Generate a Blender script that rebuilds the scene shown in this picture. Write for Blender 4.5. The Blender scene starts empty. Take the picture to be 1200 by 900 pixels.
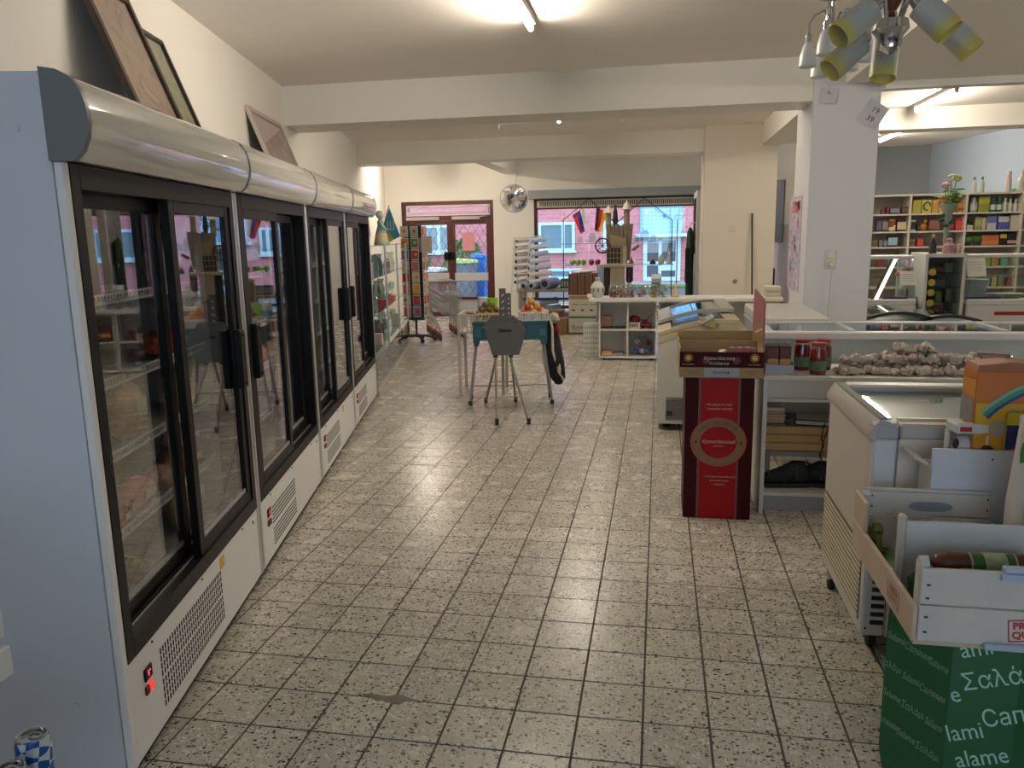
import bpy, bmesh, math, random
from mathutils import Vector, Matrix
random.seed(7)
S = bpy.context.scene
COL = S.collection
PI = math.pi
# ------------------------------------------------------------------ camera, world, exposure
FPX, PITCH, ROLL, YAW, CAMH = 916.98, 0.185932, -0.018806, -0.186483, 1.5124
def cam_axes():
    c, s = math.cos(YAW), math.sin(YAW)
    R, F, U = Vector((c, -s, 0)), Vector((s, c, 0)), Vector((0, 0, 1))
    F2 = F * math.cos(PITCH) - U * math.sin(PITCH); U2 = U * math.cos(PITCH) + F * math.sin(PITCH)
    return R * math.cos(ROLL) + U2 * math.sin(ROLL), F2, U2 * math.cos(ROLL) - R * math.sin(ROLL)
CR, CF, CU = cam_axes()
cd = bpy.data.cameras.new('camera'); cam = bpy.data.objects.new('camera', cd); COL.objects.link(cam)
cd.sensor_width = 36; cd.lens = FPX / 1200 * 36; cd.clip_start = 0.05; cd.clip_end = 200
cam.matrix_world = Matrix(((CR.x, CU.x, -CF.x, 0), (CR.y, CU.y, -CF.y, 0), (CR.z, CU.z, -CF.z, CAMH), (0, 0, 0, 1)))
S.camera = cam
S.view_settings.view_transform = 'Standard'; S.view_settings.look = 'None'
S.view_settings.exposure = 0.4; S.view_settings.gamma = 1.0; S.view_settings.use_curve_mapping = False
S.cycles.use_denoising = True
S.cycles.max_bounces = 10; S.cycles.transparent_max_bounces = 24; S.cycles.diffuse_bounces = 5
S.cycles.sample_clamp_indirect = 6.0
S.cycles.caustics_reflective = False; S.cycles.caustics_refractive = False
w = bpy.data.worlds.new('overcast_sky'); S.world = w; w.use_nodes = True
w.node_tree.nodes['Background'].inputs[0].default_value = (0.64, 0.81, 1.0, 1)
w.node_tree.nodes['Background'].inputs[1].default_value = 3.2
TUBE_STRENGTH = 170.0
def at(px, py, Y=None, X=None, Z=None):
    """photo pixel -> the point of that sight line at the measured depth, side or height"""
    d = CF + CR * ((px - 600) / FPX) + CU * ((450 - py) / FPX); o = Vector((0, 0, CAMH))
    t = Y / d.y if Y is not None else X / d.x if X is not None else (Z - CAMH) / d.z
    return o + d * t
# ------------------------------------------------------------------ mesh helpers
BOXF = [(0, 3, 2, 1), (4, 5, 6, 7), (0, 1, 5, 4), (1, 2, 6, 5), (2, 3, 7, 6), (3, 0, 4, 7)]
class MB:
    def __init__(s): s.v = []; s.f = []; s.mi = []
    def add(s, vs, fs, mi=0):
        b = len(s.v); s.v += [tuple(p) for p in vs]
        s.f += [tuple(b + i for i in f) for f in fs]; s.mi += [mi] * len(fs); return s
    def bx(s, x0, x1, y0, y1, z0, z1, ch=0, mi=0, M=None):
        if ch <= 0:
            vs = [(x0, y0, z0), (x1, y0, z0), (x1, y1, z0), (x0, y1, z0), (x0, y0, z1), (x1, y0, z1), (x1, y1, z1), (x0, y1, z1)]
            fs = BOXF
        else:
            ch = min(ch, .49 * (x1 - x0), .49 * (y1 - y0), .49 * (z1 - z0))
            vs = []; idx = {}
            for i, X in enumerate((x0, x1)):
                for j, Y in enumerate((y0, y1)):
                    for k, Z in enumerate((z0, z1)):
                        ix, iy, iz = X + (ch, -ch)[i], Y + (ch, -ch)[j], Z + (ch, -ch)[k]
                        for a, p in enumerate(((X, iy, iz), (ix, Y, iz), (ix, iy, Z))):
                            idx[i, j, k, a] = len(vs); vs.append(p)
            fs = []
            g = lambda i, j, k, a: idx[i, j, k, a]
            for i in (0, 1):
                q = [g(i, 0, 0, 0), g(i, 1, 0, 0), g(i, 1, 1, 0), g(i, 0, 1, 0)]; fs.append(q if i else q[::-1])
                q = [g(0, i, 0, 1), g(0, i, 1, 1), g(1, i, 1, 1), g(1, i, 0, 1)]; fs.append(q if i else q[::-1])
                q = [g(0, 0, i, 2), g(1, 0, i, 2), g(1, 1, i, 2), g(0, 1, i, 2)]; fs.append(q if i else q[::-1])
            for i in (0, 1):
                for j in (0, 1):
                    q = [g(i, j, 0, 0), g(i, j, 0, 1), g(i, j, 1, 1), g(i, j, 1, 0)]; fs.append(q if i == j else q[::-1]); fs[-1] = fs[-1][::-1]
                    q = [g(i, 0, j, 0), g(i, 0, j, 2), g(i, 1, j, 2), g(i, 1, j, 0)]
                    fs.append([g(i, 0, j, 0), g(i, 1, j, 0), g(i, 1, j, 2), g(i, 0, j, 2)] if i == j else [g(i, 0, j, 0), g(i, 0, j, 2), g(i, 1, j, 2), g(i, 1, j, 0)])
                    fs.append([g(0, i, j, 1), g(0, i, j, 2), g(1, i, j, 2), g(1, i, j, 1)] if i == j else [g(0, i, j, 1), g(1, i, j, 1), g(1, i, j, 2), g(0, i, j, 2)])
                    for k in (0, 1):
                        t = [g(i, j, k, 0), g(i, j, k, 1), g(i, j, k, 2)]; fs.append(t if (i + j + k) % 2 else t[::-1])
        if M is not None: vs = [M @ Vector(p) for p in vs]
        return s.add(vs, fs, mi)
    def prism(s, poly, a, b, ax='z', mi=0, M=None):
        """polygon (2D) extruded from a to b along ax; poly coordinates are the two other axes in order"""
        n = len(poly)
        def P(p, t): return (p[0], p[1], t) if ax == 'z' else (p[0], t, p[1]) if ax == 'y' else (t, p[0], p[1])
        vs = [P(p, a) for p in poly] + [P(p, b) for p in poly]
        if M is not None: vs = [M @ Vector(p) for p in vs]
        return s.add(vs, [tuple(range(n))[::-1], tuple(range(n, 2 * n))] + [(i, (i + 1) % n, n + (i + 1) % n, n + i) for i in range(n)], mi)
    def cyl(s, p0, p1, r0, r1=None, n=12, cap=True, mi=0):
        p0, p1 = Vector(p0), Vector(p1); r1 = r0 if r1 is None else r1
        d = (p1 - p0).normalized(); u = d.orthogonal().normalized(); v = d.cross(u)
        vs = [p + (u * math.cos(2 * PI * i / n) + v * math.sin(2 * PI * i / n)) * r for p, r in ((p0, r0), (p1, r1)) for i in range(n)]
        fs = [(i, (i + 1) % n, n + (i + 1) % n, n + i) for i in range(n)]
        if cap: fs += [tuple(range(n))[::-1], tuple(range(n, 2 * n))]
        return s.add(vs, fs, mi)
    def tube(s, pts, r, n=6, mi=0, close=False):
        pts = [Vector(p) for p in pts]; m = len(pts); rr = r if isinstance(r, (list, tuple)) else [r] * m
        vs = []; prev = None
        for i, p in enumerate(pts):
            a = pts[(i - 1) % m] if (i or close) else p; b = pts[(i + 1) % m] if (i < m - 1 or close) else p
            d = (b - a).normalized()
            u = d.orthogonal().normalized() if prev is None else (prev - d * prev.dot(d)).normalized()
            prev = u; v = d.cross(u)
            vs += [p + (u * math.cos(2 * PI * k / n) + v * math.sin(2 * PI * k / n)) * rr[i] for k in range(n)]
        fs = []
        for i in range(m if close else m - 1):
            j = (i + 1) % m
            fs += [(i * n + k, i * n + (k + 1) % n, j * n + (k + 1) % n, j * n + k) for k in range(n)]
        if not close: fs += [tuple(range(n))[::-1], tuple(range((m - 1) * n, m * n))]
        return s.add(vs, fs, mi)
    def lathe(s, prof, n=16, c=(0, 0, 0), mi=0, M=None, cap=True):
        vs = []; c = Vector(c)
        for r, z in prof: vs += [c + Vector((r * math.cos(2 * PI * k / n), r * math.sin(2 * PI * k / n), z)) for k in range(n)]
        fs = []
        for i in range(len(prof) - 1): fs += [(i * n + k, i * n + (k + 1) % n, (i + 1) * n + (k + 1) % n, (i + 1) * n + k) for k in range(n)]
        if cap and prof[0][0] > 1e-5: fs.append(tuple(range(n))[::-1])
        if cap and prof[-1][0] > 1e-5: fs.append(tuple(range((len(prof) - 1) * n, len(prof) * n)))
        if M is not None: vs = [M @ Vector(p) for p in vs]
        return s.add(vs, fs, mi)
    def blob(s, c, r, n=10, m=7, amp=0, rnd=None, mi=0, M=None):
        """closed ellipsoid with lumps"""
        rnd = rnd or random; c = Vector(c); vs = []; rx, ry, rz = r
        vs.append(c + Vector((0, 0, -rz)))
        for j in range(1, m):
            t = -PI / 2 + PI * j / m
            for k in range(n):
                f = 1 + amp * (rnd.random() * 2 - 1); a = 2 * PI * k / n
                vs.append(c + Vector((rx * math.cos(t) * math.cos(a) * f, ry * math.cos(t) * math.sin(a) * f, rz * math.sin(t) * f)))
        vs.append(c + Vector((0, 0, rz))); e = len(vs) - 1
        fs = [(0, 1 + (k + 1) % n, 1 + k) for k in range(n)]
        for j in range(m - 2): fs += [(1 + j * n + k, 1 + j * n + (k + 1) % n, 1 + (j + 1) * n + (k + 1) % n, 1 + (j + 1) * n + k) for k in range(n)]
        fs += [(1 + (m - 2) * n + k, 1 + (m - 2) * n + (k + 1) % n, e) for k in range(n)]
        if M is not None: vs = [M @ Vector(p) for p in vs]
        return s.add(vs, fs, mi)
    def quad(s, *p, mi=0): return s.add(p, [tuple(range(len(p)))], mi)
    def mesh(s, name, mats, smooth=False):
        me = bpy.data.meshes.new(name); me.from_pydata(s.v, [], s.f)
        if any(s.mi): me.polygons.foreach_set('material_index', s.mi)
        if len(s.f) < 30000:
            bm = bmesh.new(); bm.from_mesh(me); bmesh.ops.recalc_face_normals(bm, faces=bm.faces); bm.to_mesh(me); bm.free()
        for m in (mats if isinstance(mats, (list, tuple)) else [mats]): me.materials.append(m)
        if smooth:
            me.polygons.foreach_set('use_smooth', [True] * len(me.polygons)); me.set_sharp_from_angle(angle=math.radians(42))
        me.update(); return me
    def build(s, name, mats, parent=None, smooth=False, loc=None, rotz=0, label=None, cat=None, group=None, kind=None):
        return obj(name, s.mesh(name, mats, smooth), parent, loc, rotz, label, cat, group, kind)
def obj(name, data, parent=None, loc=None, rotz=0, label=None, cat=None, group=None, kind=None):
    o = bpy.data.objects.new(name, data); COL.objects.link(o)
    if parent is not None: o.parent = parent
    if loc is not None: o.location = loc
    if rotz: o.rotation_euler = (0, 0, rotz)
    if label: o['label'] = label
    if cat: o['category'] = cat
    if group: o['group'] = group
    if kind: o['kind'] = kind
    return o
def thing(name, label, cat, loc=(0, 0, 0), rotz=0, group=None): return obj(name, None, None, loc, rotz, label, cat, group)
def copy_tree(o, loc=None, rotz=None, label=None, parent=None):
    c = o.copy(); COL.objects.link(c)
    if parent is not None: c.parent = parent
    if loc is not None: c.location = loc
    if rotz is not None: c.rotation_euler = (0, 0, rotz)
    if label: c['label'] = label
    for ch in list(o.children): copy_tree(ch, parent=c)
    return c
def struct(name, mb, mats, label=None, smooth=False): return mb.build(name, mats, smooth=smooth, label=label, kind='structure')
FNT = {}
def text(name, s, size, m, parent=None, loc=(0, 0, 0), rot=(PI / 2, 0, 0), al='CENTER', ext=0.0004, sx=1.0, shear=0, label=None, bold=0):
    cu = bpy.data.curves.new(name, 'FONT'); cu.body = s; cu.size = size; cu.align_x = al; cu.align_y = 'CENTER'
    cu.resolution_u = 2; cu.extrude = ext; cu.shear = shear; cu.offset = bold * size
    t = bpy.data.objects.new(name, cu); COL.objects.link(t)
    me = bpy.data.meshes.new_from_object(t); COL.objects.unlink(t); bpy.data.objects.remove(t); bpy.data.curves.remove(cu)
    me.materials.clear(); me.materials.append(m)
    o = obj(name, me, parent, loc); o.rotation_euler = rot; o.scale = (sx, 1, 1)
    if label: o['label'] = label
    return o
# ------------------------------------------------------------------ materials (all procedural)
MATS = {}
def srgb(h):
    h = h.lstrip('#'); c = [int(h[i:i + 2], 16) / 255 for i in (0, 2, 4)]
    return tuple(x / 12.92 if x <= .04045 else ((x + .055) / 1.055) ** 2.4 for x in c)
def mat(name, col, rough=.5, metal=0, var=.06, scale=14, bump=0, bscale=60, spec=.5, coat=0, trans=0, alpha=1, sub=0):
    if name in MATS: return MATS[name]
    col = srgb(col) if isinstance(col, str) else col
    m = bpy.data.materials.new(name); m.use_nodes = True; nt = m.node_tree; b = nt.nodes['Principled BSDF']; L = nt.links.new
    tc = nt.nodes.new('ShaderNodeTexCoord'); nz = nt.nodes.new('ShaderNodeTexNoise'); nz.inputs['Scale'].default_value = scale; nz.inputs['Detail'].default_value = 4
    L(tc.outputs['Object'], nz.inputs['Vector'])
    mx = nt.nodes.new('ShaderNodeMix'); mx.data_type = 'RGBA'
    mx.inputs[6].default_value = (*[max(0, c * (1 - var)) for c in col], 1); mx.inputs[7].default_value = (*[min(1, c * (1 + var)) for c in col], 1)
    L(nz.outputs['Fac'], mx.inputs[0]); L(mx.outputs[2], b.inputs['Base Color'])
    b.inputs['Roughness'].default_value = rough; b.inputs['Metallic'].default_value = metal
    b.inputs['Specular IOR Level'].default_value = spec; b.inputs['Coat Weight'].default_value = coat
    b.inputs['Transmission Weight'].default_value = trans; b.inputs['Alpha'].default_value = alpha
    if bump:
        n2 = nt.nodes.new('ShaderNodeTexNoise'); n2.inputs['Scale'].default_value = bscale; L(tc.outputs['Object'], n2.inputs['Vector'])
        bp = nt.nodes.new('ShaderNodeBump'); bp.inputs['Strength'].default_value = bump; bp.inputs['Distance'].default_value = .01
        L(n2.outputs['Fac'], bp.inputs['Height']); L(bp.outputs['Normal'], b.inputs['Normal'])
    MATS[name] = m; return m
def glass(name, tint=(.93, .96, .95), ior=1.5, rough=0.0):
    if name in MATS: return MATS[name]
    m = bpy.data.materials.new(name); m.use_nodes = True; nt = m.node_tree; nt.nodes.clear(); N = nt.nodes.new; L = nt.links.new
    o = N('ShaderNodeOutputMaterial'); t = N('ShaderNodeBsdfTransparent'); g = N('ShaderNodeBsdfGlossy'); f = N('ShaderNodeFresnel'); x = N('ShaderNodeMixShader')
    t.inputs[0].default_value = (*tint, 1); g.inputs['Roughness'].default_value = rough; g.inputs[0].default_value = (.95, .97, 1, 1); f.inputs[0].default_value = ior
    geo = N('ShaderNodeNewGeometry'); mm = N('ShaderNodeMath'); mm.operation = 'MULTIPLY_ADD'   # same ior from both sides of a thin pane
    mm.inputs[1].default_value = 1 / ior - ior; mm.inputs[2].default_value = ior; L(geo.outputs['Backfacing'], mm.inputs[0]); L(mm.outputs[0], f.inputs[0])
    L(f.outputs[0], x.inputs[0]); L(t.outputs[0], x.inputs[1]); L(g.outputs[0], x.inputs[2]); L(x.outputs[0], o.inputs[0])
    MATS[name] = m; return m
def emit(name, col, strength):
    if name in MATS: return MATS[name]
    m = bpy.data.materials.new(name); m.use_nodes = True; nt = m.node_tree; nt.nodes.clear()
    o = nt.nodes.new('ShaderNodeOutputMaterial'); e = nt.nodes.new('ShaderNodeEmission'); e.inputs[0].default_value = (*col, 1); e.inputs[1].default_value = strength
    nt.links.new(e.outputs[0], o.inputs[0]); MATS[name] = m; return m
def cmat(h, rough=.5, **k): return mat('paint_' + h.lstrip('#') + '_%02d' % int(rough * 100), h, rough, **k)
def film(h, opac=.5, rough=.18):
    """clear crinkled plastic film over a product"""
    return mat('film_' + h.lstrip('#'), h, rough, var=.35, scale=30, bump=.6, bscale=45, spec=.7)
# ================================================================== the room shell
TILE = .205
FD, FN = Vector((-.22465, .97444, 0)), Vector((.97444, .22465, 0))     # run of the skewed side walls, and their normal
FROT = math.atan2(.22465, .97444)
WL, WR, YB, YF, HC = -1.744, 7.66, 14.7, -3.0, 2.9                      # left/right wall offsets, back and rear wall, ceiling
def wx(y, d=WL): return (d - .22465 * y) / .97444
white_wall = mat('plaster_white', (.78, .745, .68), .75, var=.03, scale=3, bump=.05, bscale=120)
ceil_m = mat('plaster_ceiling', (.85, .80, .74), .8, var=.03, scale=2)
def tile_material():
    m = bpy.data.materials.new('terrazzo_tile'); m.use_nodes = True; nt = m.node_tree; N = nt.nodes.new; L = nt.links.new
    b = nt.nodes['Principled BSDF']; g = N('ShaderNodeNewGeometry')
    def vor(scale, lo, hi, sx=1, sy=1, thr=.8):
        mp = N('ShaderNodeMapping'); mp.inputs['Scale'].default_value = (sx, sy, 1); L(g.outputs['Position'], mp.inputs[0])
        v = N('ShaderNodeTexVoronoi'); v.voronoi_dimensions = '2D'; v.inputs['Scale'].default_value = scale; L(mp.outputs[0], v.inputs['Vector'])
        sp = N('ShaderNodeSeparateColor'); L(v.outputs['Color'], sp.inputs[0])
        r1 = N('ShaderNodeMapRange'); r1.inputs[1].default_value = thr; r1.inputs[2].default_value = 1.0; r1.inputs[3].default_value = 0; r1.inputs[4].default_value = hi; L(sp.outputs[0], r1.inputs[0])
        lt = N('ShaderNodeMath'); lt.operation = 'LESS_THAN'; L(v.outputs['Distance'], lt.inputs[0]); L(r1.outputs[0], lt.inputs[1])
        return lt, sp
    dark1, _ = vor(74, 0, .66, 1, 1.7, .85); dark2, _ = vor(125, 0, .6, 1.6, 1, .80); dark3, _ = vor(58, 0, .5, 1.5, 1, .91); light, _ = vor(64, 0, .6, 1, 1, .6)
    n = N('ShaderNodeTexNoise'); n.inputs['Scale'].default_value = 6; n.inputs['Detail'].default_value = 6; L(g.outputs['Position'], n.inputs['Vector'])
    base = N('ShaderNodeMix'); base.data_type = 'RGBA'; base.inputs[6].default_value = (.455, .415, .345, 1); base.inputs[7].default_value = (.56, .515, .44, 1); L(n.outputs['Fac'], base.inputs[0])
    cell = N('ShaderNodeVectorMath'); cell.operation = 'DIVIDE'; cell.inputs[1].default_value = (TILE, TILE, TILE); L(g.outputs['Position'], cell.inputs[0])
    of = N('ShaderNodeVectorMath'); of.inputs[1].default_value = (2.13363, -10.03206, 0); L(cell.outputs[0], of.inputs[0])
    fl = N('ShaderNodeVectorMath'); fl.operation = 'FLOOR'; L(of.outputs[0], fl.inputs[0]); wn = N('ShaderNodeTexWhiteNoise'); wn.noise_dimensions = '2D'; L(fl.outputs[0], wn.inputs['Vector'])
    tint = N('ShaderNodeMapRange'); tint.inputs[3].default_value = .9; tint.inputs[4].default_value = 1.08; L(wn.outputs['Value'], tint.inputs[0])
    t2 = N('ShaderNodeMix'); t2.data_type = 'RGBA'; t2.blend_type = 'MULTIPLY'; t2.inputs[0].default_value = 1; L(base.outputs[2], t2.inputs[6]); L(tint.outputs[0], t2.inputs[7])
    cur = t2
    for fac, c in ((light, (.64, .60, .53, 1)), (dark3, (.13, .11, .085, 1)), (dark1, (.05, .042, .035, 1)), (dark2, (.15, .125, .10, 1))):
        x = N('ShaderNodeMix'); x.data_type = 'RGBA'; L(fac.outputs[0], x.inputs[0]); L(cur.outputs[2], x.inputs[6]); x.inputs[7].default_value = c; cur = x
    L(cur.outputs[2], b.inputs['Base Color'])
    rr = N('ShaderNodeMapRange'); rr.inputs[3].default_value = .18; rr.inputs[4].default_value = .34; L(n.outputs['Fac'], rr.inputs[0]); L(rr.outputs[0], b.inputs['Roughness'])
    b.inputs['Specular IOR Level'].default_value = .55
    return m
terrazzo = tile_material(); grout = mat('floor_grout', (.075, .06, .045), .9, var=.2, scale=40)
fl = struct('floor', MB().prism([(wx(YF) - .3, YF - .3), (wx(YF, WR) + .3, YF - .3), (wx(YB, WR) + .3, YB + .4), (wx(YB) - .3, YB + .4)], -.12, -.0016), grout)
def tile_mb(mb, x, y, g=.0030):
    a, c, e = g, TILE - g, .0010
    mb.add([(x + a, y + a, -.006), (x + c, y + a, -.006), (x + c, y + c, -.006), (x + a, y + c, -.006),
            (x + a + e, y + a + e, 0), (x + c - e, y + a + e, 0), (x + c - e, y + c - e, 0), (x + a + e, y + c - e, 0)], BOXF[1:])
one = MB(); tile_mb(one, 0, 0); tile_me = one.mesh('tile', terrazzo)
cand = []
for u in range(-40, 46):
    for v in range(-13, 64):
        x, y = (u - 2.13363) * TILE, (v + 10.03206) * TILE
        if x < wx(y) - TILE or x > wx(y, WR) or y > YB + .1: continue
        cx, cy = x + TILE / 2, y + TILE / 2; d = Vector((cx, cy, -CAMH)); z = d.dot(CF)
        vis = False
        if z > .5:
            px, py = 600 + FPX * d.dot(CR) / z, 450 - FPX * d.dot(CU) / z
            vis = 150 < px < 1060 and py < 915 and (px - 180) * .4269 > (897 - py) * .262 - 10 and not (px > 975 and py > 620) and not (790 < px < 900 and py < 600)
        cand.append((z if vis else 1e6 + z, x, y))
cand.sort(); far = MB()
for i, (z, x, y) in enumerate(cand):
    if i < 300: obj('tile', tile_me, fl, (x, y, 0))
    else: tile_mb(far, x, y)
far.build('far_tiles', terrazzo, fl, kind='stuff')
# dark scuff mark pressed into the tiles
sc = MB(); p = at(458, 819, Z=0.0004)
pts = [(p.x + .085 * math.cos(a) * (1 + .3 * math.sin(3 * a)), p.y + .022 * math.sin(a) * (1 + .35 * math.cos(5 * a))) for a in [2 * PI * k / 26 for k in range(26)]]
sc.prism(pts, .0002, .0006).build('floor_stain', mat('grey_mortar', (.17, .145, .115), .8, var=.25, scale=60), fl)
# walls, ceiling
def wall_slab(d, t, y0=YF - .3, y1=YB + .3, z0=0, z1=HC):
    q = Vector((0, 0, 0)); pts = [(wx(y0, d), y0), (wx(y1, d), y1), (wx(y1, d + t), y1), (wx(y0, d + t), y0)]
    return MB().prism(pts, z0, z1)
struct('wall_left', wall_slab(WL, -.25), white_wall)
grey_wall = mat('paint_pale_blue_grey', (.36, .43, .53), .7, var=.03, scale=3)  # one even pale blue-grey over the whole right wall
struct('wall_right', wall_slab(WR, .25), grey_wall)
struct('ceiling', MB().prism([(wx(YF) - .4, YF - .3), (wx(YF, WR) + .4, YF - .3), (wx(YB, WR) + .4, YB + .3), (wx(YB) - .4, YB + .3)], HC, HC + .25), ceil_m)
XL, XR = wx(YB), wx(YB, WR)
DX0, DX1, DZ = -4.87, -3.07, 2.2            # door opening
WX0, WX1, WZ0, WZ1 = -2.30, 1.72, .16, 2.19  # display window opening
bw = MB()
for a in ((XL - .2, DX0, 0, HC), (DX0, DX1, DZ, HC), (DX1, WX0, 0, HC), (WX0, WX1, WZ1, HC), (WX0, WX1, 0, WZ0), (WX1, 1.95, 0, HC)):
    bw.bx(a[0], a[1], YB, YB + .3, a[2], a[3])
struct('wall_back', bw, white_wall)
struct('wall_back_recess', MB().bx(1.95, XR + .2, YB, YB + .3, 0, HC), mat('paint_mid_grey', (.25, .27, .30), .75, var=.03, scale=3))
rw = MB(); rx0, rx1 = wx(YF) + .4, 2.6   # rear shop front behind the camera, glazed
for a in ((wx(YF) - .3, rx0, 0, HC), (rx1, wx(YF, WR) + .3, 0, HC), (rx0, rx1, 0, .7), (rx0, rx1, 2.6, HC)): rw.bx(a[0], a[1], YF - .25, YF, a[2], a[3])
struct('wall_rear', rw, white_wall)
frame_dk = mat('window_frame_maroon', (.085, .022, .018), .4, var=.1)
rf = MB()
for k in range(4):
    x = rx0 + (rx1 - rx0) * k / 3; rf.bx(x - .035, x + .035, YF - .16, YF - .09, .7, 2.6)
rf.bx(rx0, rx1, YF - .16, YF - .09, .7, .77); rf.bx(rx0, rx1, YF - .16, YF - .09, 2.53, 2.6)
struct('window_3', rf, frame_dk)
# beams and piers
beam_m = white_wall
def beam(name, *b): return struct(name, MB().bx(*b), beam_m)
beam('trim_1', wx(7.1) - .1, 1.21, 7.02, 7.52, 2.555, HC)
beam('trim_2', wx(11.5) - .1, .57, 11.3, 11.75, 2.60, HC)
struct('trim_3', MB().bx(1.43, wx(YF, WR) + .3, YF, 6.9, 2.655, HC), ceil_m)
beam('trim_4', 1.73, wx(7.1, WR) + .1, 6.9, 7.02, 2.60, HC)
beam('trim_5', 1.30, 1.72, 7.75, 11.0, 2.63, HC)
beam('trim_6', 1.72, wx(10.2, WR) + .1, 10.2, 10.6, 2.66, HC)
beam('trim_7', -2.86, -2.62, 11.75, YB, 2.66, HC)
struct('column', MB().bx(1.212, 1.73, 7.02, 7.75, 0, HC, ch=.006), mat('plaster_column', (.66, .66, .69), .7, var=.03, scale=3))
struct('wall_pier', MB().bx(.57, 1.50, 11.0, 11.75, 0, HC, ch=.005), mat('plaster_pier', (.66, .60, .51), .75, var=.03, scale=3))
struct('wall_partition', MB().bx(1.9, 2.0, 11.75, YB, 0, HC), white_wall)
# grey box at the lintel over the window
struct('trim_8', MB().bx(WX0 - .08, WX1, YB - .16, YB, 2.19, 2.34), mat('casing_grey', (.30, .31, .31), .6, var=.05))
# ================================================================== lamps
tube_e = emit('tube_light', (1.0, .89, .73), TUBE_STRENGTH)
casing = mat('lamp_casing', (.75, .73, .68), .45, var=.03)
def tube_lamp(x, y0, y1, label, z=HC):
    t = thing('fluorescent_lamp', label, 'lamp', (x, (y0 + y1) / 2, z), group=None); h = (y1 - y0) / 2
    MB().bx(-.03, .03, -h, h, -.045, 0, ch=.004).build('casing', casing, t)
    for s in (-1, 1): MB().bx(-.017, .017, s * h - .02, s * h + .02, -.085, -.04, ch=.003).build('socket', casing, t)
    MB().cyl((0, -h + .02, -.075), (0, h - .02, -.075), .014, n=12).build('tube', tube_e, t, smooth=True)
    return t
tube_lamp(-.836, 3.83, 5.33, 'lit fluorescent tube lamp on the ceiling in front of the wide beam')
tube_lamp(-.836, 7.62, 9.1, 'lit fluorescent tube lamp between the two beams over the shop floor')
tube_lamp(-4.0, 12.3, 13.75, 'small visible end of a lit tube lamp before the entrance door')
tube_lamp(-.95, 12.0, 12.7, 'fluorescent tube lamp hidden behind the second beam before the window')  # unseen lamp, added to brighten the far window wall
tube_lamp(2.83, 8.7, 9.95, 'lit fluorescent tube lamp over the deli counters')
tube_lamp(3.25, 11.6, 13.1, 'lit fluorescent tube lamp behind the deli shelving, seen beside the column')
tube_lamp(4.3, 3.6, 5.1, 'fluorescent tube lamp over the freezers at the side of the shop', 2.575)
# thin white rod with hooked ends hung under the ceiling
a, b = at(585, 145, Y=9.9), at(729, 137, Y=9.9); m_ = at(655, 142, Y=9.88)
sl = thing('ceiling_spotlight', 'small lit spotlight in the middle of the thin white ceiling rod', 'lamp', m_)
MB().lathe([(0, .05), (.02, .048), (.028, 0), (.024, 0), (0, .01)], 14).build('reflector', casing, sl, smooth=True); MB().blob((0, 0, -.005), (.02, .02, .02), 10, 8).build('bulb', emit('spot_bulb', (1, .9, .72), 30), sl, smooth=True)
MB().cyl((0, 0, .05), (0, 0, HC - m_.z), .006, n=6).build('stem', casing, sl)
MB().tube([a + Vector((0, 0, -.06)), a, b, b + Vector((0, 0, -.06))], .009, n=6).build('hanging_rod', casing, smooth=True, label='thin white rod with hooked ends hanging under the ceiling', cat='rod')
chrome = mat('chrome', (.62, .62, .62), .12, metal=1, var=.03)
frost = bpy.data.materials.new('frosted_yellow_glass'); frost.use_nodes = True
nt = frost.node_tree; bsdf = nt.nodes['Principled BSDF']; tc = nt.nodes.new('ShaderNodeTexCoord'); sx = nt.nodes.new('ShaderNodeSeparateXYZ'); rp = nt.nodes.new('ShaderNodeValToRGB')
nt.links.new(tc.outputs['Generated'], sx.inputs[0]); nt.links.new(sx.outputs[2], rp.inputs[0]); nt.links.new(rp.outputs[0], bsdf.inputs['Base Color'])
rp.color_ramp.elements[0].position = .08; rp.color_ramp.elements[0].color = (.82, .68, .16, 1); rp.color_ramp.elements[1].position = .38; rp.color_ramp.elements[1].color = (.66, .66, .58, 1)
bsdf.inputs['Roughness'].default_value = .45; bsdf.inputs['Transmission Weight'].default_value = .35
wood_r = mat('reddish_turned_wood', (.20, .05, .02), .35, var=.3, scale=30)
def look_z(d):   # rotation taking +z to d
    return Vector((0, 0, 1)).rotation_difference(Vector(d).normalized())
c = at(1043, 44, Y=2.55)
t = thing('chandelier', 'chandelier with frosted yellow and white glass tube shades and turned wood stem', 'chandelier', c)
MB().lathe([(0, -.05), (.012, -.045), (.03, -.03), (.034, 0), (.05, .02), (.045, .045), (.02, .055), (.012, .07)], 16).build('hub', chrome, t, smooth=True)
MB().lathe([(.012, .07), (.028, .10), (.016, .14), (.03, .19), (.02, .25), (.026, .33), (.012, .40)], 14).build('stem', wood_r, t, smooth=True)
MB().cyl((0, 0, .4), (0, 0, HC - c.z - .03), .006, n=8).build('rod', chrome, t, smooth=True)
MB().lathe([(.06, HC - c.z), (.055, HC - c.z - .03), (.01, HC - c.z - .045)], 16).build('canopy_rose', chrome, t, smooth=True)
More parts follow.
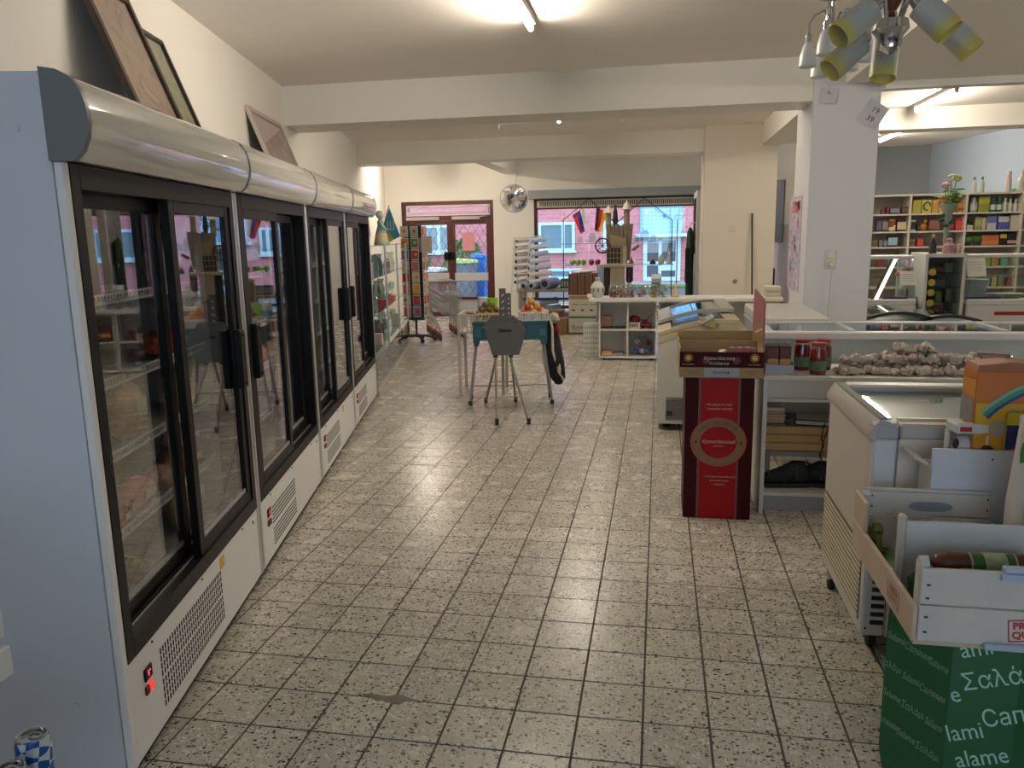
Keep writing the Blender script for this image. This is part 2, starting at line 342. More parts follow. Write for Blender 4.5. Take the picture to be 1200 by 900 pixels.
# shades: (pixel of upper end, pixel of lower mouth, depth)
for (u, l, dy, ln) in (((1020, 12), (982, 43), -.13, .17), ((1008, 50), (972, 83), .10, .17), ((1080, 6), (1114, 38), -.12, .17), ((1099, 20), (1140, 61), .12, .17), ((1039, 47), (1034, 93), .16, .17)):
    p0 = at(u[0], u[1], Y=c.y + dy); p1 = at(l[0], l[1], Y=c.y + dy - .03); d = (p0 - p1).normalized(); L0 = (p0 - p1).length
    s = MB(); s.lathe([(.037, 0), (.039, .002), (.038, L0), (.0, L0 + .004), (.0, L0 - .002), (.034, L0 - .004), (.034, .002), (.037, 0)], 20, cap=False)
    o = s.build('shade', frost, t, smooth=True); o.location = p1 - c; o.rotation_mode = 'QUATERNION'; o.rotation_quaternion = look_z(d)
    k = p0 - c + d * .012
    out = Vector((k.x, k.y, 0)).normalized()
    MB().tube([Vector((0, 0, .03)) + out * .03, out * .06 + Vector((0, 0, .09)), out * (.6 * Vector((k.x, k.y)).length) + Vector((0, 0, max(k.z, 0) + .08)), k + Vector((0, 0, .03)), k], .0065, n=8).build('arm', chrome, t, smooth=True)
    cp = MB().cyl(p0 - c, p0 - c + d * .03, .022, .016, n=12).build('lamp_holder', chrome, t, smooth=True)
c2 = at(975, 42, Y=3.7)
t2 = thing('chandelier', 'small chandelier with white bell shades hanging behind the yellow glass one', 'chandelier', c2)
white_glass = mat('white_opal_glass', (.75, .75, .74), .3, var=.02)
zc = HC - c2.z
MB().lathe([(.055, zc), (.05, zc - .03), (.01, zc - .04)], 16).build('canopy_rose', chrome, t2, smooth=True)
MB().cyl((0, 0, 0), (0, 0, zc - .03), .007, n=8).lathe([(.0, -.03), (.03, -.01), (.035, .02), (.01, .05)], 14).build('stem', chrome, t2, smooth=True)
MB().lathe([(.005, .16), (.06, .15), (.065, .165), (.005, .18)], 14).build('disc', chrome, t2, smooth=True)
for (px, py, dy) in ((947, 63, -.05), (960, 76, .12), (997, 68, .1), (1016, 56, -.05), (968, 48, -.16)):
    k = at(px, py, Y=c2.y + dy) - c2
    s = MB().lathe([(.03, -.055), (.036, -.05), (.034, -.01), (.022, .03), (.012, .045), (.0, .046)], 16)
    s.build('shade', white_glass, t2, smooth=True, loc=k)
    MB().lathe([(.0135, .04), (.0135, .075), (.004, .08)], 12).build('lamp_holder', chrome, t2, smooth=True, loc=k)
    out = Vector((k.x, k.y, 0))
    MB().tube([(0, 0, .02), out * .35 + Vector((0, 0, .10)), out * .8 + Vector((0, 0, max(.02, k.z + .15))), k + Vector((0, 0, .12)), k + Vector((0, 0, .078))], .005, n=6).build('arm', chrome, t2, smooth=True)
# ================================================================== row of four glass-door drinks fridges along the left wall
fr_white = mat('fridge_white_enamel', (.74, .74, .735), .28, var=.02, scale=4)
fr_side = mat('fridge_side_steel', (.58, .61, .68), .42, var=.03, scale=5)  # white sides; the blue of cool daylight is put into the colour
fr_black = mat('fridge_black_frame', (.005, .0046, .0042), .42, var=.15, spec=.2)
fr_lin = mat('fridge_liner', (.50, .49, .46), .5, var=.05)
canopy_m = mat('canopy_gloss', (.60, .595, .55), .10, var=.02, scale=3, coat=1.0, spec=.8)
cap_m = mat('canopy_end_grey', (.16, .17, .18), .4, var=.05)
alu = mat('aluminium_trim', (.60, .61, .62), .3, metal=.8, var=.04)
slot_m = mat('vent_dark', (.02, .02, .02), .8)
rail_m = mat('shelf_rail_white', (.78, .78, .75), .4, var=.02)
pane_g = glass('fridge_glass', (.88, .89, .88), 2.1)
red_led = emit('red_led', (1, .06, .08), 2.2)
Q0 = Vector((-1.417, 1.721, 0)); PITCHF = 1.355; FW = 1.343
PROF = [(-.022, 1.712), (.035, 1.712), (.055, 1.732), (.070, 1.765), (.076, 1.80), (.074, 1.838), (.064, 1.872), (.045, 1.90), (.015, 1.918), (-.022, 1.924)]
SHELF_Z = (.61, .86, 1.09, 1.345)
FR_LABEL = ['white glass-door fridge with a wide pale blue-grey side panel', 'white glass-door fridge, second from the one with the exposed side panel',
            'white glass-door fridge, third in the row from the exposed side panel', 'white glass-door fridge at the end of the row beside the glassware shelves']
fridges = []
def door(t, y0, y1, x, handle, white_edge):
    d = MB(); z0, z1, s = .425, 1.655, .05
    d.bx(x - .028, x, y0, y0 + s, z0, z1, ch=.003).bx(x - .028, x, y1 - s, y1, z0, z1, ch=.003).bx(x - .028, x, y0 + s, y1 - s, z0, z0 + .05).bx(x - .028, x, y0 + s, y1 - s, z1 - .045, z1)
    o = d.build('sliding_door', fr_black, t)
    MB().bx(x - .017, x - .011, y0 + s, y1 - s, z0 + .05, z1 - .045).build('pane', pane_g, o)
    MB().bx(x - .0108, x - .006, y0 + s, y1 - s, z0 + .05, z0 + .066).build('pane_edge', alu, o)
    if handle:
        h = MB(); a = y1 - .07 if handle > 0 else y0 + .005; h.bx(x - .002, x + .03, a, a + .065, .92, 1.16, ch=.006)
        h.bx(x + .03, x + .034, a + .028, a + .036, .935, .945).bx(x + .03, x + .034, a + .028, a + .036, 1.135, 1.145)
        h.build('handle', fr_black, o)
def fridge(i, near_proud):
    t = thing('display_fridge', FR_LABEL[i], 'fridge', Q0 + FD * (PITCHF * i), FROT); W = FW
    b = MB(); b.bx(-.70, -.655, .04, W - .04, .06, 1.90).bx(-.655, -.10, 0.04, W - .04, 1.72, 1.90)
    b.bx(-.655, -.07, 0.04, W - .04, .30, .37); b.build('cabinet_liner', fr_lin, t)
    for y in (0, W - .04): MB().bx(-.70, -.024, y, y + .04, .06, 1.918, ch=.002).build('side_panel', fr_side, t)
    MB().bx(-.70, -.024, .041, W - .041, 1.90, 1.916).build('top_panel', fr_side, t)
    for y in (0, W - .03): MB().bx(-.022, .0, y, y + .03, .06, 1.712, ch=.003).build('front_edge', fr_white if (y == 0 and i == 0) else alu, t)
    p = MB(); p.bx(-.07, -.002, .03, W - .03, .06, .368, ch=.003); p.build('lower_panel', fr_white, t)
    MB().bx(-.64, -.04, .05, W - .05, .0, .06).build('plinth', slot_m, t)
    f = MB(); f.bx(-.12, .002, .03, .075, .37, 1.71).bx(-.12, .002, W - .075, W - .03, .37, 1.71).bx(-.12, .003, .075, W - .075, .37, .425).bx(-.12, .003, .075, W - .075, 1.65, 1.71)
    f.bx(-.045, -.04, .075, W - .075, .425, .436); fo = f.build('door_frame', fr_black, t)
    MB().bx(-.036, -.033, .075, W - .075, .425, .431).bx(-.088, -.085, .075, W - .075, .425, .431).build('door_track', alu, fo)
    near, far_ = (-.004, -.055) if near_proud else (-.055, -.004)
    door(t, .078, .70, near, -1 if near_proud else 0, True); door(t, .645, W - .078, far_, 0 if near_proud else 1, False)
    # canopy light box
    MB().prism([(x, z) for x, z in PROF], .004 if i == 0 else .006, W - .008, 'y').build('canopy', canopy_m, t, smooth=True)
    cap = [(x * 1.05 + .0005, 1.711 + (z - 1.712) * 1.01) for x, z in PROF]
    if i == 0: MB().prism(cap, -.016, .004, 'y').build('canopy_end', cap_m, t, smooth=True)
    MB().prism(cap, W - .008, W + .008, 'y').build('canopy_end', cap_m if i < 3 else canopy_m, t, smooth=True)
    # vents
    y0, y1 = (.235, .80) if i == 0 else (.20, .66)
    if i == 0:
        v = MB(); n = 30
        for bank in (.212, .112):
            for r in range(4):
                for k in range(n):
                    y = y0 + (y1 - y0) * k / (n - 1); z = bank + r * .024
                    v.bx(-.0025, -.0008, y, y + .0075, z, z + .0185)
        v.build('vent_slots', slot_m, t, kind='stuff')
    else:
        me = MB().bx(-.0025, -.0006, y0, y1, 0, .0085).mesh('louvre_slot', mat('vent_shadow', (.16, .16, .155), .8))
        for bank in (.205, .10):
            for r in range(5): obj('louvre_slot', me, t, (0, 0, bank + r * .018))
    MB().bx(-.003, .004, .115, .165, .262, .302, ch=.003).build('temperature_display', fr_black, t)
    text('display_digits', '5°' if i != 2 else '4°', .022, red_led, t, (.0048, .14, .282), (PI / 2, 0, PI / 2))
    for k in range(2):
        MB().bx(-.003, .006, .112 + .028 * k, .134 + .028 * k, .222, .25, ch=.003).build('rocker_switch', emit('switch_red', (.9, .05, .04), .9) if (k == 1 and i == 0) else mat('switch_dark_red', (.16, .012, .012), .3), t)
    if i in (0, 2): MB().bx(-.002, .0, .81, .855, .305, .347).build('warning_sticker', mat('sticker_yellow', (.75, .42, .03), .5, var=.2, scale=200), t)
    for y in (.19, .62, 1.1): MB().cyl((-.003, y, .352), (.001, y, .352), .004, n=8).build('screw', slot_m, t)
    MB().bx(-.003, .0005, W - .1, W - .092, .32, .334).build('lock_hole', slot_m, t)
    # shelves
    for z in SHELF_Z:
        s = MB(); s.bx(-.64, -.155, .045, W - .045, z - .012, z - .006)
        so = s.build('shelf', mat('shelf_wire_grey', (.42, .42, .40), .5), t)
        r = MB(); r.bx(-.153, -.147, .05, W - .05, z - .014, z - .006).bx(-.153, -.147, .05, W - .05, z + .012, z + .019)
        n = 56
        for k in range(n + 1):
            y = .05 + (W - .106) * k / n; r.bx(-.152, -.148, y, y + .006, z - .006, z + .012)
        r.build('price_rail', rail_m, so)
    MB().bx(-.64, -.13, .045, W - .045, .372, .378).build('floor_shelf', fr_lin, t)
    fridges.append(t); return t
for i, np_ in enumerate((False, True, False, True)): fridge(i, np_)
t = fridges[0]
MB().bx(-.648, -.64, .1, W - .1 if False else FW - .1, .4, 1.7).build('back_liner', fr_lin, t)
for (y, z) in ((.42, .895), (.64, .645), (.40, 1.38)):
    text('price_lettering', 'KELLER', .03, mat('lettering_pale', (.55, .55, .40), .6), t, (-.144, y + .08, z), (PI / 2, 0, PI / 2))
for y, z in ((-.02, 1.84), (-.10, 1.80), (-.06, .32)):   # round plugs on the exposed side
    MB().cyl((y - .08, .0, z - .05), (y - .08, -.003, z - .05), .012, n=16).build('cap_plug', fr_side, t, smooth=True)
# ---- goods in the fridges (things of their own)
def in_fridge(i, x, y, z): return fridges[i].matrix_basis @ Vector((x, y, z))
def put_in(i, x, y, z, mb, name, mats, label, cat, parts=(), smooth=True, rot=0):
    t = thing(name, label, cat, Q0 + FD * (PITCHF * i) + FN * x + FD * y + Vector((0, 0, z)), FROT + rot, 'food packs in the glass-door fridges')
    return mb.build('pack' if name != 'bottle' else 'bottle_body', mats, t, smooth=smooth)
rf_ = random.Random(3)
bread = film('#dcb07c'); meat = film('#dc8c7c'); ham = film('#ecb4a2'); redp = film('#c8553c'); greenb = mat('bottle_green_glass', (.03, .06, .015), .1, var=.2); cheese = film('#e6d090'); whitep = film('#ece8e0'); tanp = film('#e2bc92')
def loaf(w, d, h, amp=.12, seed=1):
    m = MB(); r = random.Random(seed); m.blob((0, 0, h / 2), (d / 2, w / 2, h / 2), 14, 9, amp, r); return m
def shelf_goods():
    Z1, Z2, Z3, Z4 = [z - .006 for z in SHELF_Z]; Z0 = .378
    L = [(0, .66, Z2, bread, (.20, .12, .20), 'sliced bread in a clear bag on the fridge shelf by the exposed side'),
         (0, .66, Z1, meat, (.24, .14, .11), 'pink sausage pack lying on the low shelf of the first fridge'),
         (0, .89, Z1, ham, (.18, .14, .09), 'pale pink sausage pack beside the pink one in the first fridge'),
         (0, .56, Z0, cheese, (.09, .09, .09), 'small yellow cheese ball on the floor of the first fridge'),
         (0, .47, Z1 + .0, redp, (.10, .05, .075), 'small red meat pack tucked before the pink sausage pack'),
         (0, 1.08, Z3, redp, (.26, .16, .10), 'red and clear vacuum pack on the upper shelf behind the far pane'),
         (0, 1.10, Z4, whitep, (.16, .13, .17), 'white paper bag on the top fridge shelf behind the far pane'),
         (0, 1.12, Z1, meat, (.22, .16, .10), 'round pink ham pack low behind the far pane of the first fridge'),
         (0, 1.12, Z1 + .1, ham, (.20, .14, .08), 'paler ham pack stacked on the round pink ham pack'),
         (0, 1.12, Z0, tanp, (.2, .16, .22), 'tall tan food bag on the floor of the first fridge'),
         (0, 1.19, Z2, tanp, (.15, .14, .13), 'tan pastry bag on the middle shelf near the fridge handle'),
         (1, .25, Z1, ham, (.2, .15, .1), 'pink meat pack low in the second fridge'),
         (1, .3, Z3, bread, (.2, .15, .12), 'brown bread pack in the second fridge'),
         (1, .95, Z2, redp, (.2, .15, .1), 'red pack on the middle shelf of the second fridge'),
         (2, .3, Z2, whitep, (.2, .15, .12), 'white pack on a shelf of the third fridge'),
         (3, .4, Z2, whitep, (.2, .15, .12), 'white pack on a shelf of the last fridge')]
    for n, (i, y, z, m, (w, d, h), lab) in enumerate(L):
        nm = 'bread_bag' if m is bread else 'food_pack'
        o = put_in(i, -.160 - d / 2, y, z, loaf(w, d, h, .13, n), nm, m, lab, 'food pack')
        t = o.parent
        MB().bx(d * .47, d * .47 + .004, -w * .18, w * .2, h * .42, h * .72).build('paper_label', cmat('#d8d4c8', .5), t)
    for k, (y, h) in enumerate(((.55, .25), (.64, .27), (.73, .24))):
        m = MB().lathe([(.0, 0), (.033, 0), (.036, .01), (.036, h * .62), (.014, h * .8), (.014, h), (0, h)], 14)
        o = put_in(0, -.24, y, Z4, m, 'bottle', greenb, ['dark green bottle on the top shelf nearest the exposed side', 'taller dark green bottle, middle of three on the top fridge shelf', 'shorter dark green bottle, third on the top fridge shelf'][k], 'bottle')
        MB().lathe([(.015, h - .02), (.015, h + .004), (0, h + .004)], 12).build('bottle_cap', cmat('#8a1d18', .4), o.parent, smooth=True)
    for k in range(4):   # tall white shelf dividers behind the top rail
        y = .48 + .10 * k
        MB().bx(-.55, -.17, y, y + .004, Z4, Z4 + .30).build('shelf_divider', glass('divider_plastic', (.80, .80, .78), 1.45, .15), fridges[0])
shelf_goods()
# ---- framed pictures leaning on the wall on top of the fridges
def painting(name, label, s0, s1, xf, h, lean, frame, cols, fw=.035):
    """foot at local (xf, z=1.915), leaning back to the wall"""
    o = Q0 + FD * s0; w = s1 - s0; t = thing(name, label, 'picture', o + FN * xf + Vector((0, 0, 1.921)), FROT)
    t.rotation_euler = (0, -lean, FROT)
    f = MB(); f.bx(-.03, 0, 0, w, 0, fw).bx(-.03, 0, 0, w, h - fw, h).bx(-.03, 0, 0, fw, fw, h - fw).bx(-.03, 0, w - fw, w, fw, h - fw)
    f.build('picture_frame', frame, t); MB().bx(-.028, -.024, fw, w - fw, fw, h - fw).build('backing', cmat('#2a241e', .8), t)
    MB().bx(-.022, -.018, fw, w - fw, fw, h - fw).build('canvas', cols, t)
    MB().bx(-.012, -.009, fw, w - fw, fw, h - fw).build('glazing', glass('picture_glass', (.97, .97, .97), 1.5), t)
    return t
def art(name, cols, scale=3.0):
    m = bpy.data.materials.new(name); m.use_nodes = True; nt = m.node_tree; b = nt.nodes['Principled BSDF']
    tc = nt.nodes.new('ShaderNodeTexCoord'); n = nt.nodes.new('ShaderNodeTexNoise'); r = nt.nodes.new('ShaderNodeValToRGB'); n.inputs['Scale'].default_value = scale; n.inputs['Detail'].default_value = 5; n.inputs['Distortion'].default_value = 1.2
    nt.links.new(tc.outputs['Object'], n.inputs['Vector']); nt.links.new(n.outputs['Fac'], r.inputs[0]); nt.links.new(r.outputs[0], b.inputs['Base Color'])
    e = r.color_ramp.elements; k = len(cols); e[0].position = .3; e[0].color = (*srgb(cols[0]), 1); e[1].position = .7; e[1].color = (*srgb(cols[-1]), 1)
    for j, c in enumerate(cols[1:-1]): x = e.new(.3 + .4 * (j + 1) / (k - 1)); x.color = (*srgb(c), 1)
    b.inputs['Roughness'].default_value = .35; return m
brown_fr = mat('brown_wood_frame', (.05, .032, .022), .4, var=.3, scale=25); light_fr = mat('pale_wood_frame', (.50, .42, .36), .5, var=.1)
painting('framed_picture', 'large dark brown framed still life leaning on the wall above the second fridge', 1.72, 2.28, -.42, .85, .355, brown_fr, art('still_life_print', ['#4a4038', '#7d6a56', '#9c8468', '#b08a74', '#5a4a3c', '#c0a894'], 4))
painting('framed_picture', 'narrower dark framed green landscape picture beside the large still life', 2.295, 2.62, -.44, .72, .355, brown_fr, art('landscape_print', ['#4a5a38', '#7d8a60', '#a09a78', '#5f6a48'], 5), .022)
painting('framed_picture', 'pale framed pinkish picture leaning on the wall above the last fridge', 4.33, 5.36, -.50, .66, .355, light_fr, art('pink_print', ['#c49a96', '#d8b4ae', '#b48480', '#e2d0c8'], 4), .04)
MB().bx(-.006, 0, -.04, .04, -.04, .04, ch=.003).build('wall_socket', cmat('#d8d2c6', .4), loc=Vector((wx(2.75), 2.75, 2.62)) + FN * .008, rotz=FROT, label='small square white box on the wall above the first fridge', cat='socket')
# ================================================================== street outside
asph = mat('asphalt', (.10, .10, .105), .9, var=.2, scale=8); pave = mat('pavement_slab', (.30, .30, .30), .85, var=.12, scale=5); grass_m = mat('grass_green', (.07, .16, .04), .9, var=.5, scale=9)
struct('pavement', MB().bx(-30, 24, YB + .3, 18.0, -.14, -.02), pave)
struct('road', MB().bx(-30, 24, 18.0, 24.0, -.2, -.10), asph)
struct('trim_9', MB().bx(-30, 24, 17.9, 18.05, -.14, .0), pave)
struct('lawn', MB().bx(-30, 24, 24.0, 25.95, -.2, -.04), grass_m)
def brick_material():
    m = bpy.data.materials.new('pink_brickwork'); m.use_nodes = True; nt = m.node_tree; b = nt.nodes['Principled BSDF']
    tc = nt.nodes.new('ShaderNodeTexCoord'); mp = nt.nodes.new('ShaderNodeMapping'); mp.inputs['Rotation'].default_value = (PI / 2, 0, 0); br = nt.nodes.new('ShaderNodeTexBrick')
    nt.links.new(tc.outputs['Object'], mp.inputs[0]); nt.links.new(mp.outputs[0], br.inputs['Vector'])
    br.inputs['Scale'].default_value = 2.0; br.inputs['Color1'].default_value = (.52, .165, .185, 1); br.inputs['Color2'].default_value = (.60, .22, .24, 1); br.inputs['Mortar'].default_value = (.56, .32, .35, 1)
    br.inputs['Mortar Size'].default_value = .012; nt.links.new(br.outputs['Color'], b.inputs['Base Color']); b.inputs['Roughness'].default_value = .85; return m
bt = thing('brick_building', 'pink brick building with white framed windows across the street', 'building', (0, 26, -.1))
brick = brick_material(); bwhite = mat('facade_white_paint', (.52, .68, .80), .5, var=.03); bglass = mat('facade_window_glass', (.16, .24, .30), .08, var=.2, scale=3)
MB().bx(-26, 20, 0, 8, 0, 9.5).build('wall', brick, bt)
MB().bx(-26.2, 20.2, -.3, 8, 9.5, 9.9).build('roof_edge', bwhite, bt)
def bwin(x0, x1, z0, z1, split=.68):
    f = MB(); e = .09; f.bx(x0, x1, -.06, .02, z0, z0 + e).bx(x0, x1, -.06, .02, z1 - e, z1).bx(x0, x0 + e, -.06, .02, z0 + e, z1 - e).bx(x1 - e, x1, -.06, .02, z0 + e, z1 - e)
    xm = x0 + (x1 - x0) * split; f.bx(xm - .05, xm + .05, -.055, .02, z0 + e, z1 - e).bx(x0 - .06, x1 + .06, -.12, .02, z0 - .06, z0)
    o = f.build('window', bwhite, bt)
    MB().bx(x0 + e, xm - .05, -.03, -.01, z0 + e, z1 - e).build('pane', bglass, o); MB().bx(xm + .05, x1 - e, -.03, -.01, z0 + e, z1 - e).build('pane', bglass, o)
for (x0, x1, z0, z1) in ((-3.92, -2.72, 1.12, 2.05), (-1.79, -.98, 1.2, 2.05), (-8.2, -6.9, 1.12, 2.05), (-11.6, -10.3, 1.12, 2.05), (2.4, 3.7, 1.12, 2.05), (5.6, 6.9, 1.12, 2.05), (-3.6, -2.5, .2, .55),
                         (-3.92, -2.72, 4.0, 5.1), (-8.2, -6.9, 4.0, 5.1), (2.4, 3.7, 4.0, 5.1), (-11.6, -10.3, 4.0, 5.1)): bwin(x0, x1, z0, z1)
# glass-block stair panel with door below
gb = MB(); gbl = mat('glass_block_blue', (.20, .42, .66), .25, var=.3, scale=3)
MB().bx(-.62, .72, -.05, .02, 1.62, 3.6).build('glass_block_panel', gbl, bt)
me = MB().bx(-.048, .048, -.065, -.045, -.048, .048, ch=.012).mesh('glass_block', mat('glass_block_face', (.28, .50, .72), .12, var=.25, scale=2))
alt = [mat('glass_block_%d' % k, c, .15) for k, c in enumerate(((.05, .18, .55), (.65, .50, .12)))]
rg = random.Random(5)
for r in range(15):
    for c_ in range(11): obj('glass_block', me, bt, (-.55 + c_ * .119, 0, 1.74 + r * .125))
MB().bx(.10, .20, -.08, -.05, 2.12, 2.22).build('blue_block', alt[0], bt); MB().bx(-.45, -.36, -.08, -.05, 2.24, 2.33).build('yellow_block', alt[1], bt)
MB().bx(-.75, .85, -.55, .02, 1.52, 1.62).build('door_canopy', bwhite, bt)
d = MB()
for b_ in ((-.50, -.38, .12, 1.5), (-.02, .08, .12, 1.5), (.52, .68, .12, 1.5), (-.38, .52, .12, .25), (-.38, .52, 1.40, 1.5), (-.38, .52, .62, .74), (.08, .52, .45, .62)): d.bx(b_[0], b_[1], -.06, .0, b_[2], b_[3])
do = d.build('entrance_door', bwhite, bt)
for b_ in ((-.38, -.02, .74, 1.40), (.08, .52, .74, 1.40), (-.38, -.02, .25, .62), (.08, .52, .25, .45)): MB().bx(b_[0], b_[1], -.03, 0, b_[2], b_[3]).build('pane', mat('door_glass_grey', (.10, .115, .14), .15), do)
MB().bx(-1.0, 1.2, -1.2, 0, 0, .10).build('doorstep', pave, bt)
# wheelie bins and hedge seen through the door
def bin_(px0, px1, y, z1, body, lid, label, slope=0):
    a, b_ = at(px0, 310, Y=y), at(px1, 310, Y=y); w = b_.x - a.x; t = thing('wheelie_bin', label, 'bin', ((a.x + b_.x) / 2, y, -.11 if y > 18 else -.02))
    MB().prism([(-w * .42, 0), (w * .42, 0), (w * .5, z1), (-w * .5, z1)], -.35, .35, 'y').build('bin_body', body, t)
    MB().prism([(-w * .53, z1), (w * .53, z1), (w * .5, z1 + .06 + slope), (-w * .5, z1 + .10)], -.4, .4, 'y').build('lid', lid, t)
    for sx in (-1, 1): MB().cyl((sx * w * .3, .36, .1), (sx * w * .44, .36, .1), .1, n=14).build('wheel', fr_black, t, smooth=True)
bin_(531, 556, 18.9, 1.02, mat('bin_grey', (.13, .14, .17), .5), mat('bin_lid_lime', (.45, .55, .16), .5), 'grey wheelie bin with a yellow-green lid outside the entrance')
bin_(557, 571, 19.9, 1.12, mat('bin_blue', (.02, .16, .52), .4), mat('bin_lid_blue', (.02, .20, .62), .4), 'blue wheelie bin beside the grey one outside the entrance')
bin_(503, 519, 19.4, .80, mat('bin_dark_red', (.20, .05, .05), .5), mat('bin_lid_pale', (.55, .58, .62), .5), 'low dark red bin with a pale lid outside the entrance')
leafm = mat('hedge_leaf', (.06, .15, .03), .7, var=.5, scale=6)
def bush(x, y, w, h, label, seed):
    r = random.Random(seed); t = thing('bush', label, 'bush', (x, y, -.1)); m = MB()
    for k in range(700):
        a, e, q = r.uniform(0, 2 * PI), r.uniform(-.3, 1.5), r.uniform(.75, 1)
        c = Vector((w * q * math.cos(a) * math.cos(e), .5 * q * math.sin(a) * math.cos(e), h * (.42 + .56 * q * math.sin(e)))); u = Vector((r.gauss(0, 1), r.gauss(0, 1), r.gauss(0, 1))).normalized() * .07; v = u.orthogonal().normalized() * .04
        m.quad(c - u, c + v, c + u, c - v)
    m.build('foliage', leafm, t, kind='stuff'); MB().cyl((0, 0, 0), (0, 0, h * .6), .05, n=8).build('trunk', wood_r, t)
for k, (x, w_, h) in enumerate(((-9.6, .7, 1.5), (-8.0, .6, 1.3), (-6.3, .75, 1.6), (-4.8, .6, 1.2))): bush(x, 25.3, w_, h, ['rounded green bush on the lawn by the brick building', 'smaller green bush next to the rounded one by the building', 'tall green bush behind the wheelie bins', 'low green bush beside the building window'][k], k)
# ================================================================== entrance door
door_w = mat('door_maroon_paint', (.075, .018, .013), .38, var=.12); door_panel = mat('door_panel_grey', (.42, .42, .43), .5, var=.04); clear = glass('clear_pane', (.92, .95, .96), 1.5)
y0, y1 = YB + .02, YB + .10
f = MB(); f.bx(DX0, DX0 + .07, y0, y1, 0, DZ).bx(DX1 - .07, DX1, y0, y1, 0, DZ).bx(DX0 + .07, DX1 - .07, y0, y1, DZ - .07, DZ).bx(DX0 + .07, DX1 - .07, y0, y1, 1.84, 1.93)
dr = struct('door_1', f, door_w)
tm = MB()
for b_ in ((DX0 + .10, DX1 - .10, 1.96, 2.0), (DX0 + .10, DX1 - .10, 2.08, 2.11), (DX0 + .10, DX0 + .14, 2.0, 2.08), (DX1 - .14, DX1 - .10, 2.0, 2.08)): tm.bx(b_[0], b_[1], y0 - .015, y1 - .02, b_[2], b_[3])
tm.build('transom_frame', mat('transom_pale', (.55, .50, .44), .5), dr); MB().bx(DX0 + .07, DX1 - .07, y0 + .04, y0 + .046, 1.93, DZ - .07).build('transom_pane', clear, dr)
xm = (DX0 + DX1) / 2 + .06
wire = mat('black_wire', (.02, .02, .022), .5, metal=.3)
for k, (x0, x1) in enumerate(((DX0 + .072, xm - .002), (xm + .002, DX1 - .072))):
    l = MB(); s = .075; l.bx(x0, x0 + s, y0 + .01, y1 - .01, .012, 1.838).bx(x1 - s, x1, y0 + .01, y1 - .01, .012, 1.838).bx(x0 + s, x1 - s, y0 + .01, y1 - .01, 1.76, 1.838).bx(x0 + s, x1 - s, y0 + .01, y1 - .01, .012, .10).bx(x0 + s, x1 - s, y0 + .01, y1 - .01, .34, .39)
    lf = l.build('door_leaf', door_w, dr)
    MB().bx(x0 + s, x1 - s, y0 + .03, y0 + .05, .10, .34).build('kick_panel', door_panel, lf)
    MB().bx(x0 + s - .02, x1 - s + .02, y0 - .005, y0 + .02, .70, .85, ch=.004).build('push_plate', mat('push_plate_grey', (.50, .50, .51), .4), lf)
    MB().bx(x0 + s, x1 - s, y0 + .04, y0 + .046, .39, 1.76).build('pane', clear, lf)
    sd = 1 if k == 0 else -1; hx = x1 - .04 if k == 0 else x0 + .04
    MB().bx(hx - .10, hx + .04, y0 - .03, y0 + .01, 1.10, 1.24, ch=.008).build('lock_box', fr_black, lf)
    w_, g = x1 - x0 - 2 * s, MB(); zb, zt = .39, 1.76; st = .155
    n = int((w_ + (zt - zb)) / st) + 2
    for q in range(-1, n):     # diamond lattice grille behind the glass
        for sg in (1, -1):
            c0 = x0 + s + q * st if sg > 0 else x1 - s - q * st
            pts = []
            for zz in (zb, zt):
                xx = c0 + sg * ((zz - zb) * .62 - (zt - zb) * .62); pts.append((xx, zz))
            (xa, za), (xb, zb2) = pts; lo, hi = x0 + s, x1 - s
            def clip(xa, za, xb, zb_):
                t0, t1 = 0, 1; dx = xb - xa
                for bound, sgn in ((lo, 1), (hi, -1)):
                    if dx * sgn > 0: t0 = max(t0, (bound - xa) / dx)
                    elif dx * sgn < 0: t1 = min(t1, (bound - xa) / dx)
                return (t0, t1)
            t0, t1 = clip(xa, za, xb, zb2)
            if t1 - t0 > .02: g.cyl((xa + (xb - xa) * t0, y1 + .02, za + (zb2 - za) * t0), (xa + (xb - xa) * t1, y1 + .02, za + (zb2 - za) * t1), .0045, n=5)
    g.build('lattice_grille', wire, lf)
MB().bx(DX0 + .1, DX0 + .75, y0 - .06, y0 + .0, 1.85, 1.91, ch=.006).build('door_closer', mat('closer_grey', (.45, .42, .38), .4), dr)
MB().bx(DX1 - .8, DX1 - .25, y0 - .06, y0, 1.85, 1.91, ch=.006).tube([(DX1 - .3, y0 - .05, 1.9), (DX1 - .15, y0 - .2, 1.9), (DX1 - .1, y0 - .02, 1.92)], .01).build('door_closer', mat('closer_grey', (.45, .42, .38), .4), dr)
p = at(549, 283, Y=y0 + .028); MB().bx(p.x - .12, p.x + .12, y0 + .028, y0 + .031, p.z - .17, p.z + .17).build('paper_notice', cmat('#d9919a', .7), label='pink paper notice taped to the right door leaf', cat='notice')
